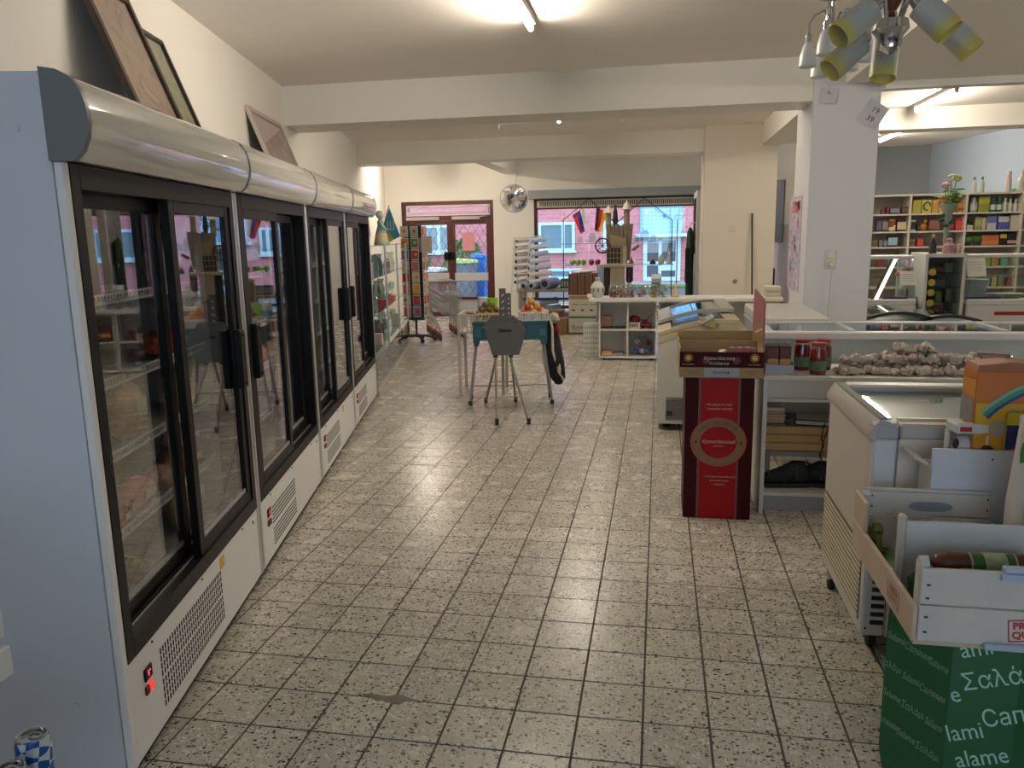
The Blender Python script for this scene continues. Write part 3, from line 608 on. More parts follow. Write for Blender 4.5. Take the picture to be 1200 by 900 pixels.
# ================================================================== display window
f = MB(); e = .06; yA, yB_ = YB + .03, YB + .12
f.bx(WX0, WX0 + e, yA, yB_, WZ0, WZ1).bx(WX1 - e, WX1, yA, yB_, WZ0, WZ1).bx(WX0 + e, WX1 - e, yA, yB_, WZ0, WZ0 + e).bx(WX0 + e, WX1 - e, yA, yB_, WZ1 - .035, WZ1).bx(WX0 + e, WX1 - e, yA, yB_, 2.0, 2.03)
wo = struct('window_1', f, frame_dk)
MB().bx(WX0 + e, WX1 - e, yA + .04, yA + .046, WZ0 + e, 2.0).build('pane', clear, wo)
cream = mat('vent_cream', (.62, .58, .48), .5, var=.03)
MB().bx(WX0 + e, WX1 - e, yA - .02, yA + .05, 2.03, 2.155).build('vent_strip', cream, wo)
v = MB()
for k in range(110):
    x = WX0 + e + .05 + k * .0345
    if x < WX1 - e - .05: v.bx(x, x + .018, yA - .023, yA - .0195, 2.05, 2.135)
v.build('vent_slots', slot_m, wo, kind='stuff')
struct('window_2', MB().bx(WX0 - .05, WX1, YB - .28, YB, WZ0 - .04, WZ0), mat('sill_pale', (.55, .55, .55), .5))
# convex mirror on its arm
p = at(601.5, 236, Y=13.7)
t = thing('convex_mirror', 'round convex security mirror hung between entrance door and window', 'mirror', p)
mir = mat('mirror_silver', (.86, .88, .9), .02, metal=1, var=0)
r0 = .243; MB().lathe([(r0 * k / 12, -.065 * (k / 12) ** 2 - .135) for k in range(12, 0, -1)] + [(0, -.135)], 32).build('mirror_dome', mir, t, smooth=True)
MB().tube([(r0 * math.cos(2 * PI * k / 32), r0 * math.sin(2 * PI * k / 32), -.2) for k in range(32)], .011, n=8, close=True).build('rim', cmat('#b9bcc0', .4), t, smooth=True)
MB().lathe([(0, -.24), (r0 * .8, -.235), (r0, -.2)], 24).build('back_shell', cmat('#8a8d90', .5), t, smooth=True)
MB().cyl((0, 0, -.24), (0, .35, -.95), .012, n=8).build('bracket', casing, t, smooth=True)
t.rotation_euler = (math.radians(106), 0, math.radians(6))
# ---- goods shown in the window
blk = mat('black_metal_rod', (.018, .018, .02), .4, metal=.4)
t = thing('window_display_rack', 'thin black metal display rack with two glass shelves in the window', 'shelf', (0, 14.05, 0))
def rod(*pts): MB().tube([(q.x, q.y - 14.05, q.z) for q in pts], .009, n=6).build('rod', blk, t)
for (yy) in (13.9, 14.25):
    L_, A1, M_, A2, R_ = at(660, 258, Y=yy), at(690, 233, Y=yy), at(722, 262, Y=yy), at(755, 232, Y=yy), at(788, 258, Y=yy)
    rod(Vector((L_.x, yy, WZ0)), L_, A1, M_); rod(M_, A2, R_, Vector((R_.x, yy, WZ0)))
shelf_g = glass('shelf_glass', (.80, .90, .88), 1.5)
for zz in (1.375, 1.0): MB().bx(-1.70, .25, -.15, .22, zz - .012, zz, ch=.002).build('glass_shelf', glass('shelf_glass_green', (.62, .78, .74), 1.6), t)
rod(Vector((.30, 13.85, WZ0)), Vector((.30, 13.85, 1.75)))
def sit(mb, name, mats, px, Y, z, label, cat, group=None, smooth=True, rotz=0, part='body'):
    p = at(px, 300, Y=Y); t = thing(name, label, cat, (p.x, Y, z), rotz, group); mb.build(part, mats, t, smooth=smooth); return t
jar_g = glass('jar_glass', (.90, .93, .93), 1.5)
def jar(r, h, neck=.6): return MB().lathe([(0, 0), (r * .9, 0), (r, .008), (r, h * .7), (r * neck, h * .85), (r * neck, h), (r * neck - .004, h), (r * neck - .004, h * .86), (r - .005, h * .69), (r - .005, .012), (0, .01)], 18)
for k, (px, r, h) in enumerate(((680, .05, .13), (694, .075, .18), (703, .04, .12), (746, .05, .13), (755, .075, .22), (765, .055, .13))):
    sit(jar(r, h), 'glass_jar', jar_g, px, 14.1, 1.376, ['small clear jar nearest the striped flags on the upper window shelf', 'wide clear jar second on the upper window shelf', 'slim clear jar beside the wooden wheel on the upper window shelf', 'small clear jar beside the castle boards on the upper shelf', 'tall wide clear jar on the upper window shelf', 'low clear jar after the tall one on the upper shelf'][k], 'jar', 'glass jars on the upper window shelf')
for k, (px, c_, lab) in enumerate(((671, '#7fae3a', 'green apple at the end of the lower window shelf'), (677.5, '#8cb84a', 'paler green apple beside the first green one'), (684, '#76a534', 'third green apple on the lower window shelf'), (693, '#a3242a', 'red apple on the lower window shelf nearest the green ones'), (700.5, '#93202a', 'darker red apple beside the first red one'))):
    t = sit(MB().lathe([(.0, .004), (.03, .0), (.05, .03), (.052, .055), (.035, .085), (.012, .088), (.0, .08)], 14), 'apple', cmat(c_, .35), px, 14.1, 1.001, lab, 'apple'); MB().cyl((0, 0, .08), (.006, 0, .105), .003, n=5).build('stem', wood_r, t)
sit(MB().lathe([(0, 0), (.04, .004), (.055, .05), (.045, .11), (.02, .15), (0, .155)], 16), 'ceramic_egg', cmat('#d8d0b0', .3), 775, 14.1, 1.001, 'pale standing egg ornament on the lower window shelf', 'ornament')
t = sit(MB().lathe([(0, 0), (.05, 0), (.055, .03), (.03, .06), (0, .06)], 12), 'figurine', cmat('#2a2c30', .4), 765, 14.1, 1.001, 'small dark figurine with pale top on the lower window shelf', 'figurine'); MB().blob((0, 0, .09), (.03, .03, .035)).build('head', cmat('#c8a898', .5), t, smooth=True)
t = sit(MB().lathe([(.05, 0), (.035, .08), (.012, .13), (.02, .19), (.008, .28), (0, .285)], 10), 'figurine', cmat('#d8d6d2', .4), 784, 14.1, 1.001, 'white bird ornament at the end of the lower window shelf', 'figurine'); MB().blob((.02, 0, .24), (.04, .02, .025)).build('head', cmat('#d8d6d2', .4), t, smooth=True)
# flags
def flag(corners, cols, label, Y=13.86):
    TL, TR, BR, BL = [at(x, y, Y=Y) for x, y in corners]; t = thing('hanging_flag', label, 'flag', TL); n = 8; k_ = len(cols)
    def P(u, f_): q = TL.lerp(TR, u).lerp(BL.lerp(BR, u), f_) - TL; return q + Vector((0, .016 * math.sin(7 * f_ + u * 5) - .008, 0))
    for k, c_ in enumerate(cols):
        m = MB()
        for j in range(n):
            for h in range(2):
                u0, u1 = (k + h / 2) / k_, (k + h / 2 + .5) / k_; m.quad(P(u0, j / n), P(u1, j / n), P(u1, (j + 1) / n), P(u0, (j + 1) / n))
        o = m.build('stripe', cmat(c_, .7), t); md = o.modifiers.new('thick', 'SOLIDIFY'); md.thickness = .002
    MB().cyl((0, 0, .004), TR - TL + Vector((0, 0, .004)), .006, n=6).build('stick', wood_r, t)
flag(((671, 253), (684.5, 243.5), (688, 269.5), (680.5, 274)), ('#c2202c', '#1f3f9a', '#e6e6ea'), 'white, blue and red striped flag hanging on the window frame')
flag(((699, 242.5), (711, 250), (703.5, 273), (697, 270)), ('#14141a', '#c01824', '#e8b41c'), 'black, red and gold striped flag hanging on the window frame')
# wooden castle ornament on a small pale stand
p = at(723, 309, Y=12.8)
t = thing('plant_stand', 'small pale wooden stand carrying the rustic wooden castle', 'stand', (p.x, 12.8, 0)); pale = mat('pale_wood', (.42, .37, .27), .6, var=.15, scale=20); dkw = mat('weathered_wood', (.16, .13, .09), .75, var=.4, scale=26); lw = mat('raw_pine', (.27, .21, .125), .7, var=.25, scale=30)
zt = p.z
MB().bx(-.26, .26, -.2, .2, zt - .05, zt, ch=.006).build('stand_top', pale, t)
MB().bx(-.10, .12, -.15, .15, .0, zt - .05).build('pedestal', pale, t)
for k in range(4): MB().bx(-.10 + .057 * k, -.10 + .057 * k + .048, -.163, -.15, .02, zt - .05).build('slat', pale, t)
MB().bx(-.20, -.115, -.12, .12, .0, zt - .05).build('dark_panel', cmat('#2c2620', .7), t)
MB().bx(.15, .26, -.14, -.05, zt - .30, zt - .03, ch=.03).build('dark_lantern', cmat('#1c1a18', .4), t)
MB().cyl((.2, -.09, zt - .62), (.2, -.09, zt - .29), .03, n=10).build('lantern_post', cmat('#cfc8b8', .5), t); MB().lathe([(.09, 0), (.09, .02), (.03, .05), (.03, zt - .62)], 14, c=(.2, -.09, 0)).build('lantern_foot', cmat('#cfc8b8', .5), t, smooth=True)
c = thing('wooden_castle', 'rustic wooden castle ornament with two pointed towers and a wheel', 'ornament', (p.x, 12.8, zt))
MB().bx(-.16, .16, -.12, .12, 0, .28).build('keep', lw, c)
for r in range(3):
    for k in range(4): MB().bx(-.15 + .055 * k, -.15 + .055 * k + .042, -.126, -.119, .02 + .082 * r, .085 + .082 * r).build('window_opening', slot_m, c)
MB().bx(.10, .16, -.128, -.12, .0, .28).build('light_panel', pale, c)
for k in range(5): MB().bx(-.16 + .066 * k, -.16 + .066 * k + .058, -.10, .10, .28, .62 - .02 * (k % 2)).build('plank', dkw, c)
MB().prism([(-.11, .28), (.15, .28), (.15, .40), (-.11, .47)], -.135, -.105, 'y').build('roof_board', lw, c)
MB().prism([(.16, .05), (.20, .05), (.25, .62), (.17, .62)], -.1, .1, 'y').build('leaning_board', dkw, c)
for x, zt2, tip in ((-.14, .80, .93), (.15, .85, 1.0)):
    MB().cyl((x, 0, .55), (x, 0, zt2), .045, n=8).build('tower', lw, c, smooth=True); MB().lathe([(.085, zt2), (0, tip)], 10, c=(x, 0, 0)).build('tower_roof', pale, c, smooth=True)
MB().lathe([(.03, .60), (.045, .68), (.03, .84), (.018, .88), (.022, .91), (0, .93)], 10, c=(-.03, -.03, 0)).build('dark_figure', slot_m, c, smooth=True)
wh = MB().tube([(-.22 + .115 * math.cos(2 * PI * k / 20), -.13, .29 + .115 * math.sin(2 * PI * k / 20)) for k in range(20)], .013, n=6, close=True)
for k in range(4): a = PI * k / 4; wh.cyl((-.22 - .11 * math.cos(a), -.13, .29 - .11 * math.sin(a)), (-.22 + .11 * math.cos(a), -.13, .29 + .11 * math.sin(a)), .006, n=5)
wh.build('wheel', cmat('#4a1d1c', .6), c, smooth=True)
MB().prism([(.22, .22), (.34, .30), (.36, .27), (.28, .20)], -.1, -.02, 'y').build('small_roof', wood_r, c); MB().prism([(.19, 0), (.27, 0), (.23, .12)], -.12, -.04, 'y').build('spire', dkw, c)
# clothes and white slatted panel at the window's far side
t = thing('slat_panel', 'white slotted panel leaning at the edge of the window niche', 'panel', (0, 0, 0))
q = at(816, 345, Y=12.9); MB().bx(q.x - .05, q.x + .06, 12.4, 13.5, .0, 2.15, ch=.004).build('board', cmat('#cfcfcb', .5), t)
for k in range(12): MB().bx(q.x - .053, q.x - .049, 12.5 + .08 * k, 12.53 + .08 * k, 1.2, 2.05).build('slot', slot_m, t)
t = thing('green_coat', 'long dark green coat hanging beside the window', 'coat', (q.x - .125, 12.72, .55))
g = MB(); rr = random.Random(2); n = 14; prof = [(.02, 1.05, .05), (.05, .98, .08), (.06, .75, .10), (.055, .4, .11), (.06, 0, .12)]; vs = []
for (wx_, z, dy) in prof: vs += [(wx_ * math.cos(2 * PI * k / n) * (1 + .12 * math.sin(5 * k)), dy * math.sin(2 * PI * k / n) * 1.6 * (1 + .15 * math.cos(3 * k)), z) for k in range(n)]
g.add(vs, [(i * n + k, i * n + (k + 1) % n, (i + 1) * n + (k + 1) % n, (i + 1) * n + k) for i in range(4) for k in range(n)] + [tuple(range(n)), tuple(range(4 * n, 5 * n))]); g.build('fabric', cmat('#1f3a24', .9), t, smooth=True)
MB().tube([(0, 0, 1.03), (0, 0, 1.1), (.07, 0, 1.13)], .006).build('hook', chrome, t)
MB().bx(-.075, -.01, -.20, -.15, .2, .75, ch=.02).build('dark_sleeve', cmat('#1a1c20', .9), t)
# ================================================================== middle of the shop: folding table, hopper stand, baskets
teal = mat('teal_plastic', (.004, .065, .075), .4, var=.1); galv = mat('grey_sheet_steel', (.085, .083, .078), .45, metal=.3, var=.08); tube_m = mat('steel_tube', (.36, .34, .31), .35, metal=.7, var=.08)
rub = mat('black_rubber', (.015, .015, .015), .7); wht = mat('white_plastic', (.66, .65, .61), .45, var=.03); wood_p = mat('pale_stand_wood', (.55, .50, .42), .5, var=.1)
tb = thing('folding_table', 'teal folding market table with splayed steel legs in the middle of the shop', 'table', (-1.34, 7.04, 0), .20)
MB().bx(-.34, .34, -.18, .22, .735, .765, ch=.006).build('tabletop', teal, tb)
MB().bx(-.335, .335, -.175, -.15, .60, .735).bx(-.335, .335, .19, .215, .60, .735).bx(-.335, -.31, -.15, .19, .60, .735).bx(.31, .335, -.15, .19, .60, .735).build('apron', teal, tb)
for sx in (-1, 1):
    MB().prism([(sx * .335, .60), (sx * .27, .60), (sx * .285, .55), (sx * .325, .545)], -.172, -.15, 'y').build('corner_bracket', teal, tb)
    MB().bx(sx * .29 - .03, sx * .29 + .03, -.181, -.174, .63, .70, ch=.004).build('clip', cmat('#2c6a70', .4), tb)
    for sy in (-1, 1):
        a, b = Vector((sx * .305, sy * .13 + .02, .60)), Vector((sx * .375, sy * .15 + .0, .02))
        l = MB().cyl(a, b, .0125, n=10).build('leg', tube_m, tb, smooth=True); MB().cyl(b + Vector((0, 0, .02)), b + Vector((0, 0, -.02)), .017, n=10).build('foot', rub, l)
MB().cyl((-.36, .17, .12), (.36, .17, .12), .006, n=6).build('crossbar', tube_m, tb)
# white stand behind the table
st = thing('basket_stand', 'white slatted basket stand on tall thin legs behind the teal table', 'stand', (-1.70, 7.52, 0), .1)
for sx in (-1, 1):
    for sy in (-1, 1): MB().bx(sx * .21 - .014, sx * .21 + .014, sy * .2 - .014, sy * .2 + .014, 0, .79).build('leg', wood_p, st)
for z in (.60, .765):
    for b in ((-.196, .196, -.214, -.19), (-.196, .196, .19, .214), (-.224, -.2, -.186, .186), (.2, .224, -.186, .186)): MB().bx(*b, z, z + .022).build('rail', wood_p, st)
for k in range(9): MB().bx(-.18 + .043 * k, -.168 + .043 * k, -.206, -.198, .622, .765).build('slat', wood_p, st)
MB().bx(-.2, .2, -.19, .19, .60, .612).build('shelf_board', wood_p, st)
# fruit crates
def crate(x, y, z, w, d, h, m, label, rotz=.2, nsl=9):
    t = thing('fruit_crate', label, 'crate', (x, y, z), rotz)
    MB().bx(-w / 2, w / 2, -d / 2, d / 2, 0, .01).build('base', m, t); r = MB()
    for (x0, x1, y0, y1) in ((-w / 2, w / 2, -d / 2, -d / 2 + .012), (-w / 2, w / 2, d / 2 - .012, d / 2), (-w / 2, -w / 2 + .012, -d / 2, d / 2), (w / 2 - .012, w / 2, -d / 2, d / 2)): r.bx(x0, x1, y0, y1, h - .018, h)
    r.build('rim', m, t)
    for k in range(nsl):
        xx = -w / 2 + .004 + (w - .02) * k / (nsl - 1)
        MB().bx(xx, xx + .012, -d / 2 + .001, -d / 2 + .009, .01, h - .018).bx(xx, xx + .012, d / 2 - .009, d / 2 - .001, .01, h - .018).build('slat', m, t)
    for sx in (-1, 1): MB().bx(sx * (w / 2 - .006) - .004, sx * (w / 2 - .006) + .004, -d / 2 + .012, d / 2 - .012, .03, h - .018).build('side_wall', m, t)
    return t
def fruits(t, w, d, z, cols, n, r, lab, cat, name, seed):
    rr = random.Random(seed); M = t.matrix_basis; nx = max(2, int(w / (2.02 * r))); i = 0
    c_, s_ = math.cos(t.rotation_euler.z), math.sin(t.rotation_euler.z); base = []
    for a in range(nx):
        for b in range(max(2, int(d / (2.02 * r)))): base.append((-w / 2 + r + a * (w - 2 * r) / (nx - 1), -d / 2 + r + b * 2.05 * r, z))
    top = [(x + r, y + r, z + 1.42 * r) for (x, y, z) in base if x + 2 * r < w / 2 and y + 2 * r < d / 2]
    top += [(x + r, y + r, z + 1.42 * r) for (x, y, z) in top if x + 2 * r < w / 2 - r and y + 2 * r < d / 2]
    me = {}
    for (x, y, zz) in (base + top)[:n]:
        k = rr.randrange(len(cols)); q = cols[k]
        if q not in me:
            me[q] = MB().lathe([(0, r * .08), (r * .5, 0), (r * .95, r * .6), (r, r), (r * .82, r * 1.55), (r * .3, r * 1.86), (0, r * 1.78)], 12).mesh(name, cmat(q, .4, var=.35, scale=25), True)
        o = obj(name, me[q], None, (t.location.x + c_ * x - s_ * y, t.location.y + s_ * x + c_ * y, t.location.z + zz), rr.uniform(0, 6), lab[k], cat, lab[-1])
    return t
cr1 = crate(-1.52, 7.0, .766, .28, .24, .075, mat('crate_tan', (.50, .40, .26), .6, var=.2), 'tan slatted crate of green and brown pears on the teal table')
fruits(cr1, .25, .2, .032, ('#8a7a2c', '#6f5a24', '#9a6a2a'), 46, .029, ('olive green pear in the tan crate', 'brown pear in the tan crate', 'orange-brown pear in the tan crate', 'pears in the tan crate'), 'pear', 'pear', 4)
cr2 = crate(-1.12, 7.06, .766, .27, .24, .08, wht, 'white plastic crate of peaches and oranges on the teal table', nsl=12)
fruits(cr2, .24, .2, .04, ('#d98a2c', '#c8482a', '#d8a244'), 40, .033, ('orange fruit in the white crate', 'red peach in the white crate', 'yellow peach in the white crate', 'fruit in the white crate'), 'fruit', 'peach', 9)
p = at(578, 358, Y=7.55); t = thing('lime_cup', 'bright lime green plastic tub behind the pear crate', 'tub', (p.x, 7.52, .787))
MB().lathe([(0, 0), (.045, 0), (.055, .14), (.05, .14), (.042, .01), (0, .01)], 18).build('cup', cmat('#8fd014', .35), t, smooth=True)
p = at(567, 357, Y=7.55); t = thing('paper_roll', 'white paper roll with blue wrapper beside the lime tub', 'roll', (p.x, 7.5, .787))
MB().lathe([(0.015, 0), (.05, 0), (.05, .15), (.015, .15)], 18).build('roll', cmat('#cfd4dc', .6), t, smooth=True); MB().lathe([(.051, .01), (.051, .07)], 18, cap=False).build('wrapper', cmat('#6a9ac0', .5), t, smooth=True)
# grey sheet-metal hopper with perforated post on a four-leg stand
hp = thing('metal_hopper', 'grey sheet metal hopper with a perforated post on a steel tube stand', 'hopper', (-1.26, 6.42, 0), .12)
MB().prism([(-.172, .755), (-.09, .80), (.115, .80), (.172, .745), (.115, .535), (-.112, .535)], -.03, .0, 'y').build('front_plate', galv, hp)
MB().prism([(-.172, .755), (-.09, .80), (.115, .80), (.172, .745), (.115, .535), (-.112, .535)], .24, .262, 'y').build('back_plate', galv, hp)
MB().add([(-.172, 0, .755), (-.112, 0, .535), (-.112, .24, .535), (-.172, .24, .755), (.172, 0, .745), (.115, 0, .535), (.115, .24, .535), (.172, .24, .745)], [(0, 1, 2, 3), (4, 7, 6, 5), (1, 5, 6, 2)]).build('trough', galv, hp)
MB().prism([(-.20, .76), (-.115, .865), (.075, .865), (.16, .76)], -.01, .012, 'y').build('shoulder_plate', galv, hp)
MB().bx(-.055, .0, .10, .13, .76, 1.085).bx(.0, .045, .10, .13, .76, 1.045).build('post', galv, hp)
for k in range(6):
    MB().cyl((.025, .0985, .79 + .042 * k), (.025, .0998, .79 + .042 * k), .0065, n=8).build('hole', cmat('#c8c8c6', .5), hp); q = .80 + .055 * k
    if k < 5: MB().prism([(-.038, q), (-.018, q + .02), (-.010, q + .018), (-.030, q - .004)], .0985, .0998, 'y').build('slot', cmat('#c8c8c6', .5), hp)
MB().bx(-.055, .055, -.038, -.031, .733, .755, ch=.003).build('hand_slot', slot_m, hp)
F_ = [((-.085, -.01, .535), (-.06, -.31, .015)), ((.045, -.01, .535), (.20, -.29, .015)), ((-.10, .22, .535), (-.235, .57, .015)), ((.03, .22, .535), (.04, .60, .015))]
for a, b in F_:
    l = MB().tube([a, Vector(a) + Vector((0, -.01 if a[1] < 0 else .01, -.06)), b], .011, n=8).build('leg', tube_m, hp, smooth=True); MB().cyl(Vector(b) + Vector((0, 0, .035)), Vector(b) + Vector((0, 0, -.015)), .016, n=10).build('foot', rub, l)
    MB().cyl((a[0], a[1], .515), (a[0], a[1], .54), .02, n=8).build('bolt', rub, hp)
MB().cyl(Vector(F_[0][0]).lerp(Vector(F_[0][1]), .62), Vector(F_[1][0]).lerp(Vector(F_[1][1]), .62), .006, n=6).build('crossbar', tube_m, hp)
MB().cyl(Vector(F_[2][0]).lerp(Vector(F_[2][1]), .6), Vector(F_[3][0]).lerp(Vector(F_[3][1]), .6), .006, n=6).build('crossbar', tube_m, hp)
# dark bag hanging on the table end
bg = thing('shoulder_bag', 'dark navy cloth bag with pale straps hanging at the end of the teal table', 'bag', (-.955, 7.06, 0), .2)
vs = []; n = 12; prof = [(.02, .03, .78, 0), (.05, .08, .70, .0), (.07, .12, .55, .01), (.08, .14, .38, .03), (.07, .12, .24, .05), (.03, .05, .17, .06)]
for (a, b, z, o) in prof: vs += [(a * math.cos(2 * PI * k / n) * (1 + .15 * math.sin(3 * k)) + o, b * math.sin(2 * PI * k / n), z) for k in range(n)]
MB().add(vs, [(i * n + k, i * n + (k + 1) % n, (i + 1) * n + (k + 1) % n, (i + 1) * n + k) for i in range(5) for k in range(n)] + [tuple(range(n)), tuple(range(5 * n, 6 * n))]).build('cloth', cmat('#12141c', .9), bg, smooth=True)
MB().tube([(-.02, -.05, .80), (.0, -.12, .70), (.0, -.13, .5), (.05, -.12, .3), (.1, -.08, .22)], .012).build('strap', cmat('#b9b4a4', .7), bg, smooth=True)
MB().tube([(-.04, .05, .79), (-.075, -.02, .6), (-.08, -.06, .4), (-.04, -.05, .25)], .014).build('strap', cmat('#b7ae98', .7), bg, smooth=True)
MB().blob((.02, -.02, .78), (.05, .09, .05), amp=.2).build('flap', cmat('#a8a498', .8), bg, smooth=True); MB().blob((.045, -.08, .68), (.025, .05, .05)).build('red_patch', cmat('#7a1a20', .7), bg, smooth=True)
MB().blob((.06, -.15, .33), (.012, .012, .05)).build('white_mark', cmat('#cfcac0', .7), bg, smooth=True)
MB().cyl((-.045, -.02, .80), (-.045, .02, .80), .006).cyl((-.10, 0, .755), (.0, 0, .80), .006, n=6).build('hook', tube_m, bg)
# ================================================================== white cube shelf, candy jars and counter
wsh = mat('white_melamine', (.68, .66, .61), .4, var=.025, scale=6)
def cube_shelf(x0, x1, yf, label, cols, d=.36, z0=.025, z1=.72, rows=2):
    t = thing('cube_shelf', label, 'shelf', (x0, yf, 0)); w = x1 - x0; th = .02
    for x in (0, w - th): MB().bx(x, x + th, 0, d, z0, z1).build('side_panel', wsh, t)
    MB().bx(th, w - th, .002, d, z0, z0 + th).build('bottom_panel', wsh, t); MB().bx(th, w - th, 0.002, d, z1 - th, z1).build('top_panel', wsh, t); MB().bx(0, w, d, d + .008, z0, z1).build('back_panel', wsh, t)
    for c in range(1, cols): MB().bx(w * c / cols - th / 2, w * c / cols + th / 2, .003, d, z0 + th, z1 - th).build('divider', wsh, t)
    for r in range(1, rows):
        for c in range(cols): MB().bx(w * c / cols + th / 2 + .001, w * (c + 1) / cols - th / 2 - .001, .004, d, z0 + (z1 - z0) * r / rows - th / 2, z0 + (z1 - z0) * r / rows + th / 2).build('shelf_board', wsh, t)
    for x in (.04, w - .08): MB().bx(x, x + .04, .04, d - .04, 0, z0).build('foot', rub, t)
    return t
cube_shelf(-.712, -.012, 9.56, 'white two by two cube shelf holding baskets and boxes', 2)
cube_shelf(.0, .70, 9.56, 'white cube shelf behind the curved-lid freezer holding red goods', 2)
cube_shelf(.71, 1.40, 9.56, 'white cube shelf nearest the wall pier under the long top', 2)
ct = thing('long_counter', 'long white top board across the cube shelves', 'counter', (0, 9.5, .722))
MB().bx(-.83, .06, -.02, .46, 0, .04, ch=.003).build('board', wsh, ct); MB().bx(.063, 1.42, -.02, .46, 0, .04, ch=.003).build('board', wsh, ct)
TOP = .763
def boxed(name, x0, x1, y0, y1, z0, z1, col, label, cat='box', bands=(), txt=None, tcol='#ffffff', tsz=.03, rotz=0, group=None, lidgap=True):
    """printed carton: body, top flaps, optional colour bands and lettering on the face towards the room"""
    cx, cy = (x0 + x1) / 2, (y0 + y1) / 2; t = thing(name, label, cat, (cx, cy, z0), rotz, group); w, d, h = (x1 - x0) / 2, (y1 - y0) / 2, z1 - z0
    ch = min(.004, .1 * min(w, d, h)); m = cmat(col, .5) if isinstance(col, str) else col
    MB().bx(-w, w, -d, d, 0, h, ch=ch).build('carton', m, t)
    for (b0, b1, bc) in bands: MB().bx(-w * .985, w * .985, -d - .0012, -d - .0002, h * b0, h * b1).build('printed_band', cmat(bc, .5), t)
    if lidgap: MB().bx(-w + .002, w - .002, -.0012, .0012, h - .0006, h + .0007).build('lid_seam', cmat('#3a342c', .8), t)
    if txt: text('lettering', txt, tsz, cmat(tcol, .5), t, (0, -d - .0018, h * .5))
    return t
def shelf_px(px0, px1, Y, z0, h, d, name, col, label, cat='box', **k):
    a, b = at(px0, 350, Y=Y), at(px1, 350, Y=Y); return boxed(name, a.x, b.x, Y, Y + d, z0, z0 + h, col, label, cat, **k)
# candy jars
cj = [(719, '#b8282c', 'tilted round jar of red sweets on the long white top'), (730, '#d06a60', 'round jar of pale red sweets on the long white top'), (740, '#a8302a', 'round jar of dark red and white sweets on the long white top'), (752, '#c05850', 'round jar of mixed pink sweets next to the yellow one'), (766, '#b8a81c', 'round jar of yellow-green sweets on the long white top'), (777, '#8a8270', 'nearly empty round jar beside the yellow sweets')]
for px, c_, lab in cj:
    p = at(px, 350, Y=9.62); t = thing('candy_jar', lab, 'jar', (p.x, 9.64, TOP)); r = .065
    jb = MB().lathe([(0, 0), (r * .75, 0), (r, .03), (r * 1.05, .07), (r * .95, .115), (r * .72, .14), (r * .70, .14), (r * .9, .11), (r * 1.0, .07), (r * .93, .03), (r * .7, .006), (0, .006)], 18)
    jb.build('jar_glass', jar_g, t, smooth=True); rr = random.Random(px)
    n_c = 18 if px != 777 else 3
    for k in range(n_c):
        a, q = rr.uniform(0, 6.28), rr.uniform(0, r * .68); MB().blob((q * math.cos(a), q * math.sin(a), .018 + .021 * (k % 4)), (.021, .018, .014), 7, 5).build('sweet', cmat(c_ if k % 3 else '#d8cfc4', .35), t, smooth=True)
    rim = MB().tube([(r * .62 * math.cos(2 * PI * k / 18), -r * .86 + .008 * 0, .115 + r * .5 * math.sin(2 * PI * k / 18)) for k in range(18)], .006, n=6, close=True).build('chrome_rim', chrome, t, smooth=True)
    MB().lathe([(0, .135), (r * .74, .137), (r * .74, .15), (0, .152)], 16).build('lid', cmat('#8d8a82', .4), t, smooth=True)
p = at(700, 350, Y=9.62); t = thing('white_vase', 'white openwork ceramic vase at the end of the long white top', 'vase', (p.x, 9.66, TOP))
MB().lathe([(0, 0), (.05, 0), (.085, .06), (.085, .13), (.05, .18), (.025, .20), (.03, .235), (.035, .24), (.02, .235), (.02, .2), (0, .19)], 18).build('vase_body', cmat('#b9bab2', .35, bump=.8, bscale=30), t, smooth=True)
for k in range(9): a = 2 * PI * k / 9; MB().blob((.082 * math.cos(a), .082 * math.sin(a), .095), (.012, .012, .03), 6, 5).build('opening', cmat('#6a6a66', .6), t, smooth=True)
shelf_px(688, 694, 9.6, TOP, .04, .12, 'white_napkin_pack', '#d8d6d2', 'small white folded napkin pack beside the white vase', 'napkins')
t = shelf_px(763, 774, 9.86, TOP, .27, .08, 'price_display', '#8f9aa0', 'grey card display with white header standing behind the yellow sweets', 'display', bands=((.78, .98, '#dfe6ee'), (.3, .6, '#5a6468')))
p = at(791, 350, Y=9.7); t = thing('small_figure', 'small pale angel figurine at the end of the candy jars', 'figurine', (p.x, 9.7, TOP)); MB().lathe([(.05, 0), (.04, .06), (.02, .11), (0, .115)], 12).build('robe', cmat('#b9a88c', .6), t, smooth=True); MB().blob((0, 0, .135), (.025, .025, .028)).build('head', cmat('#c8b49c', .6), t, smooth=True)
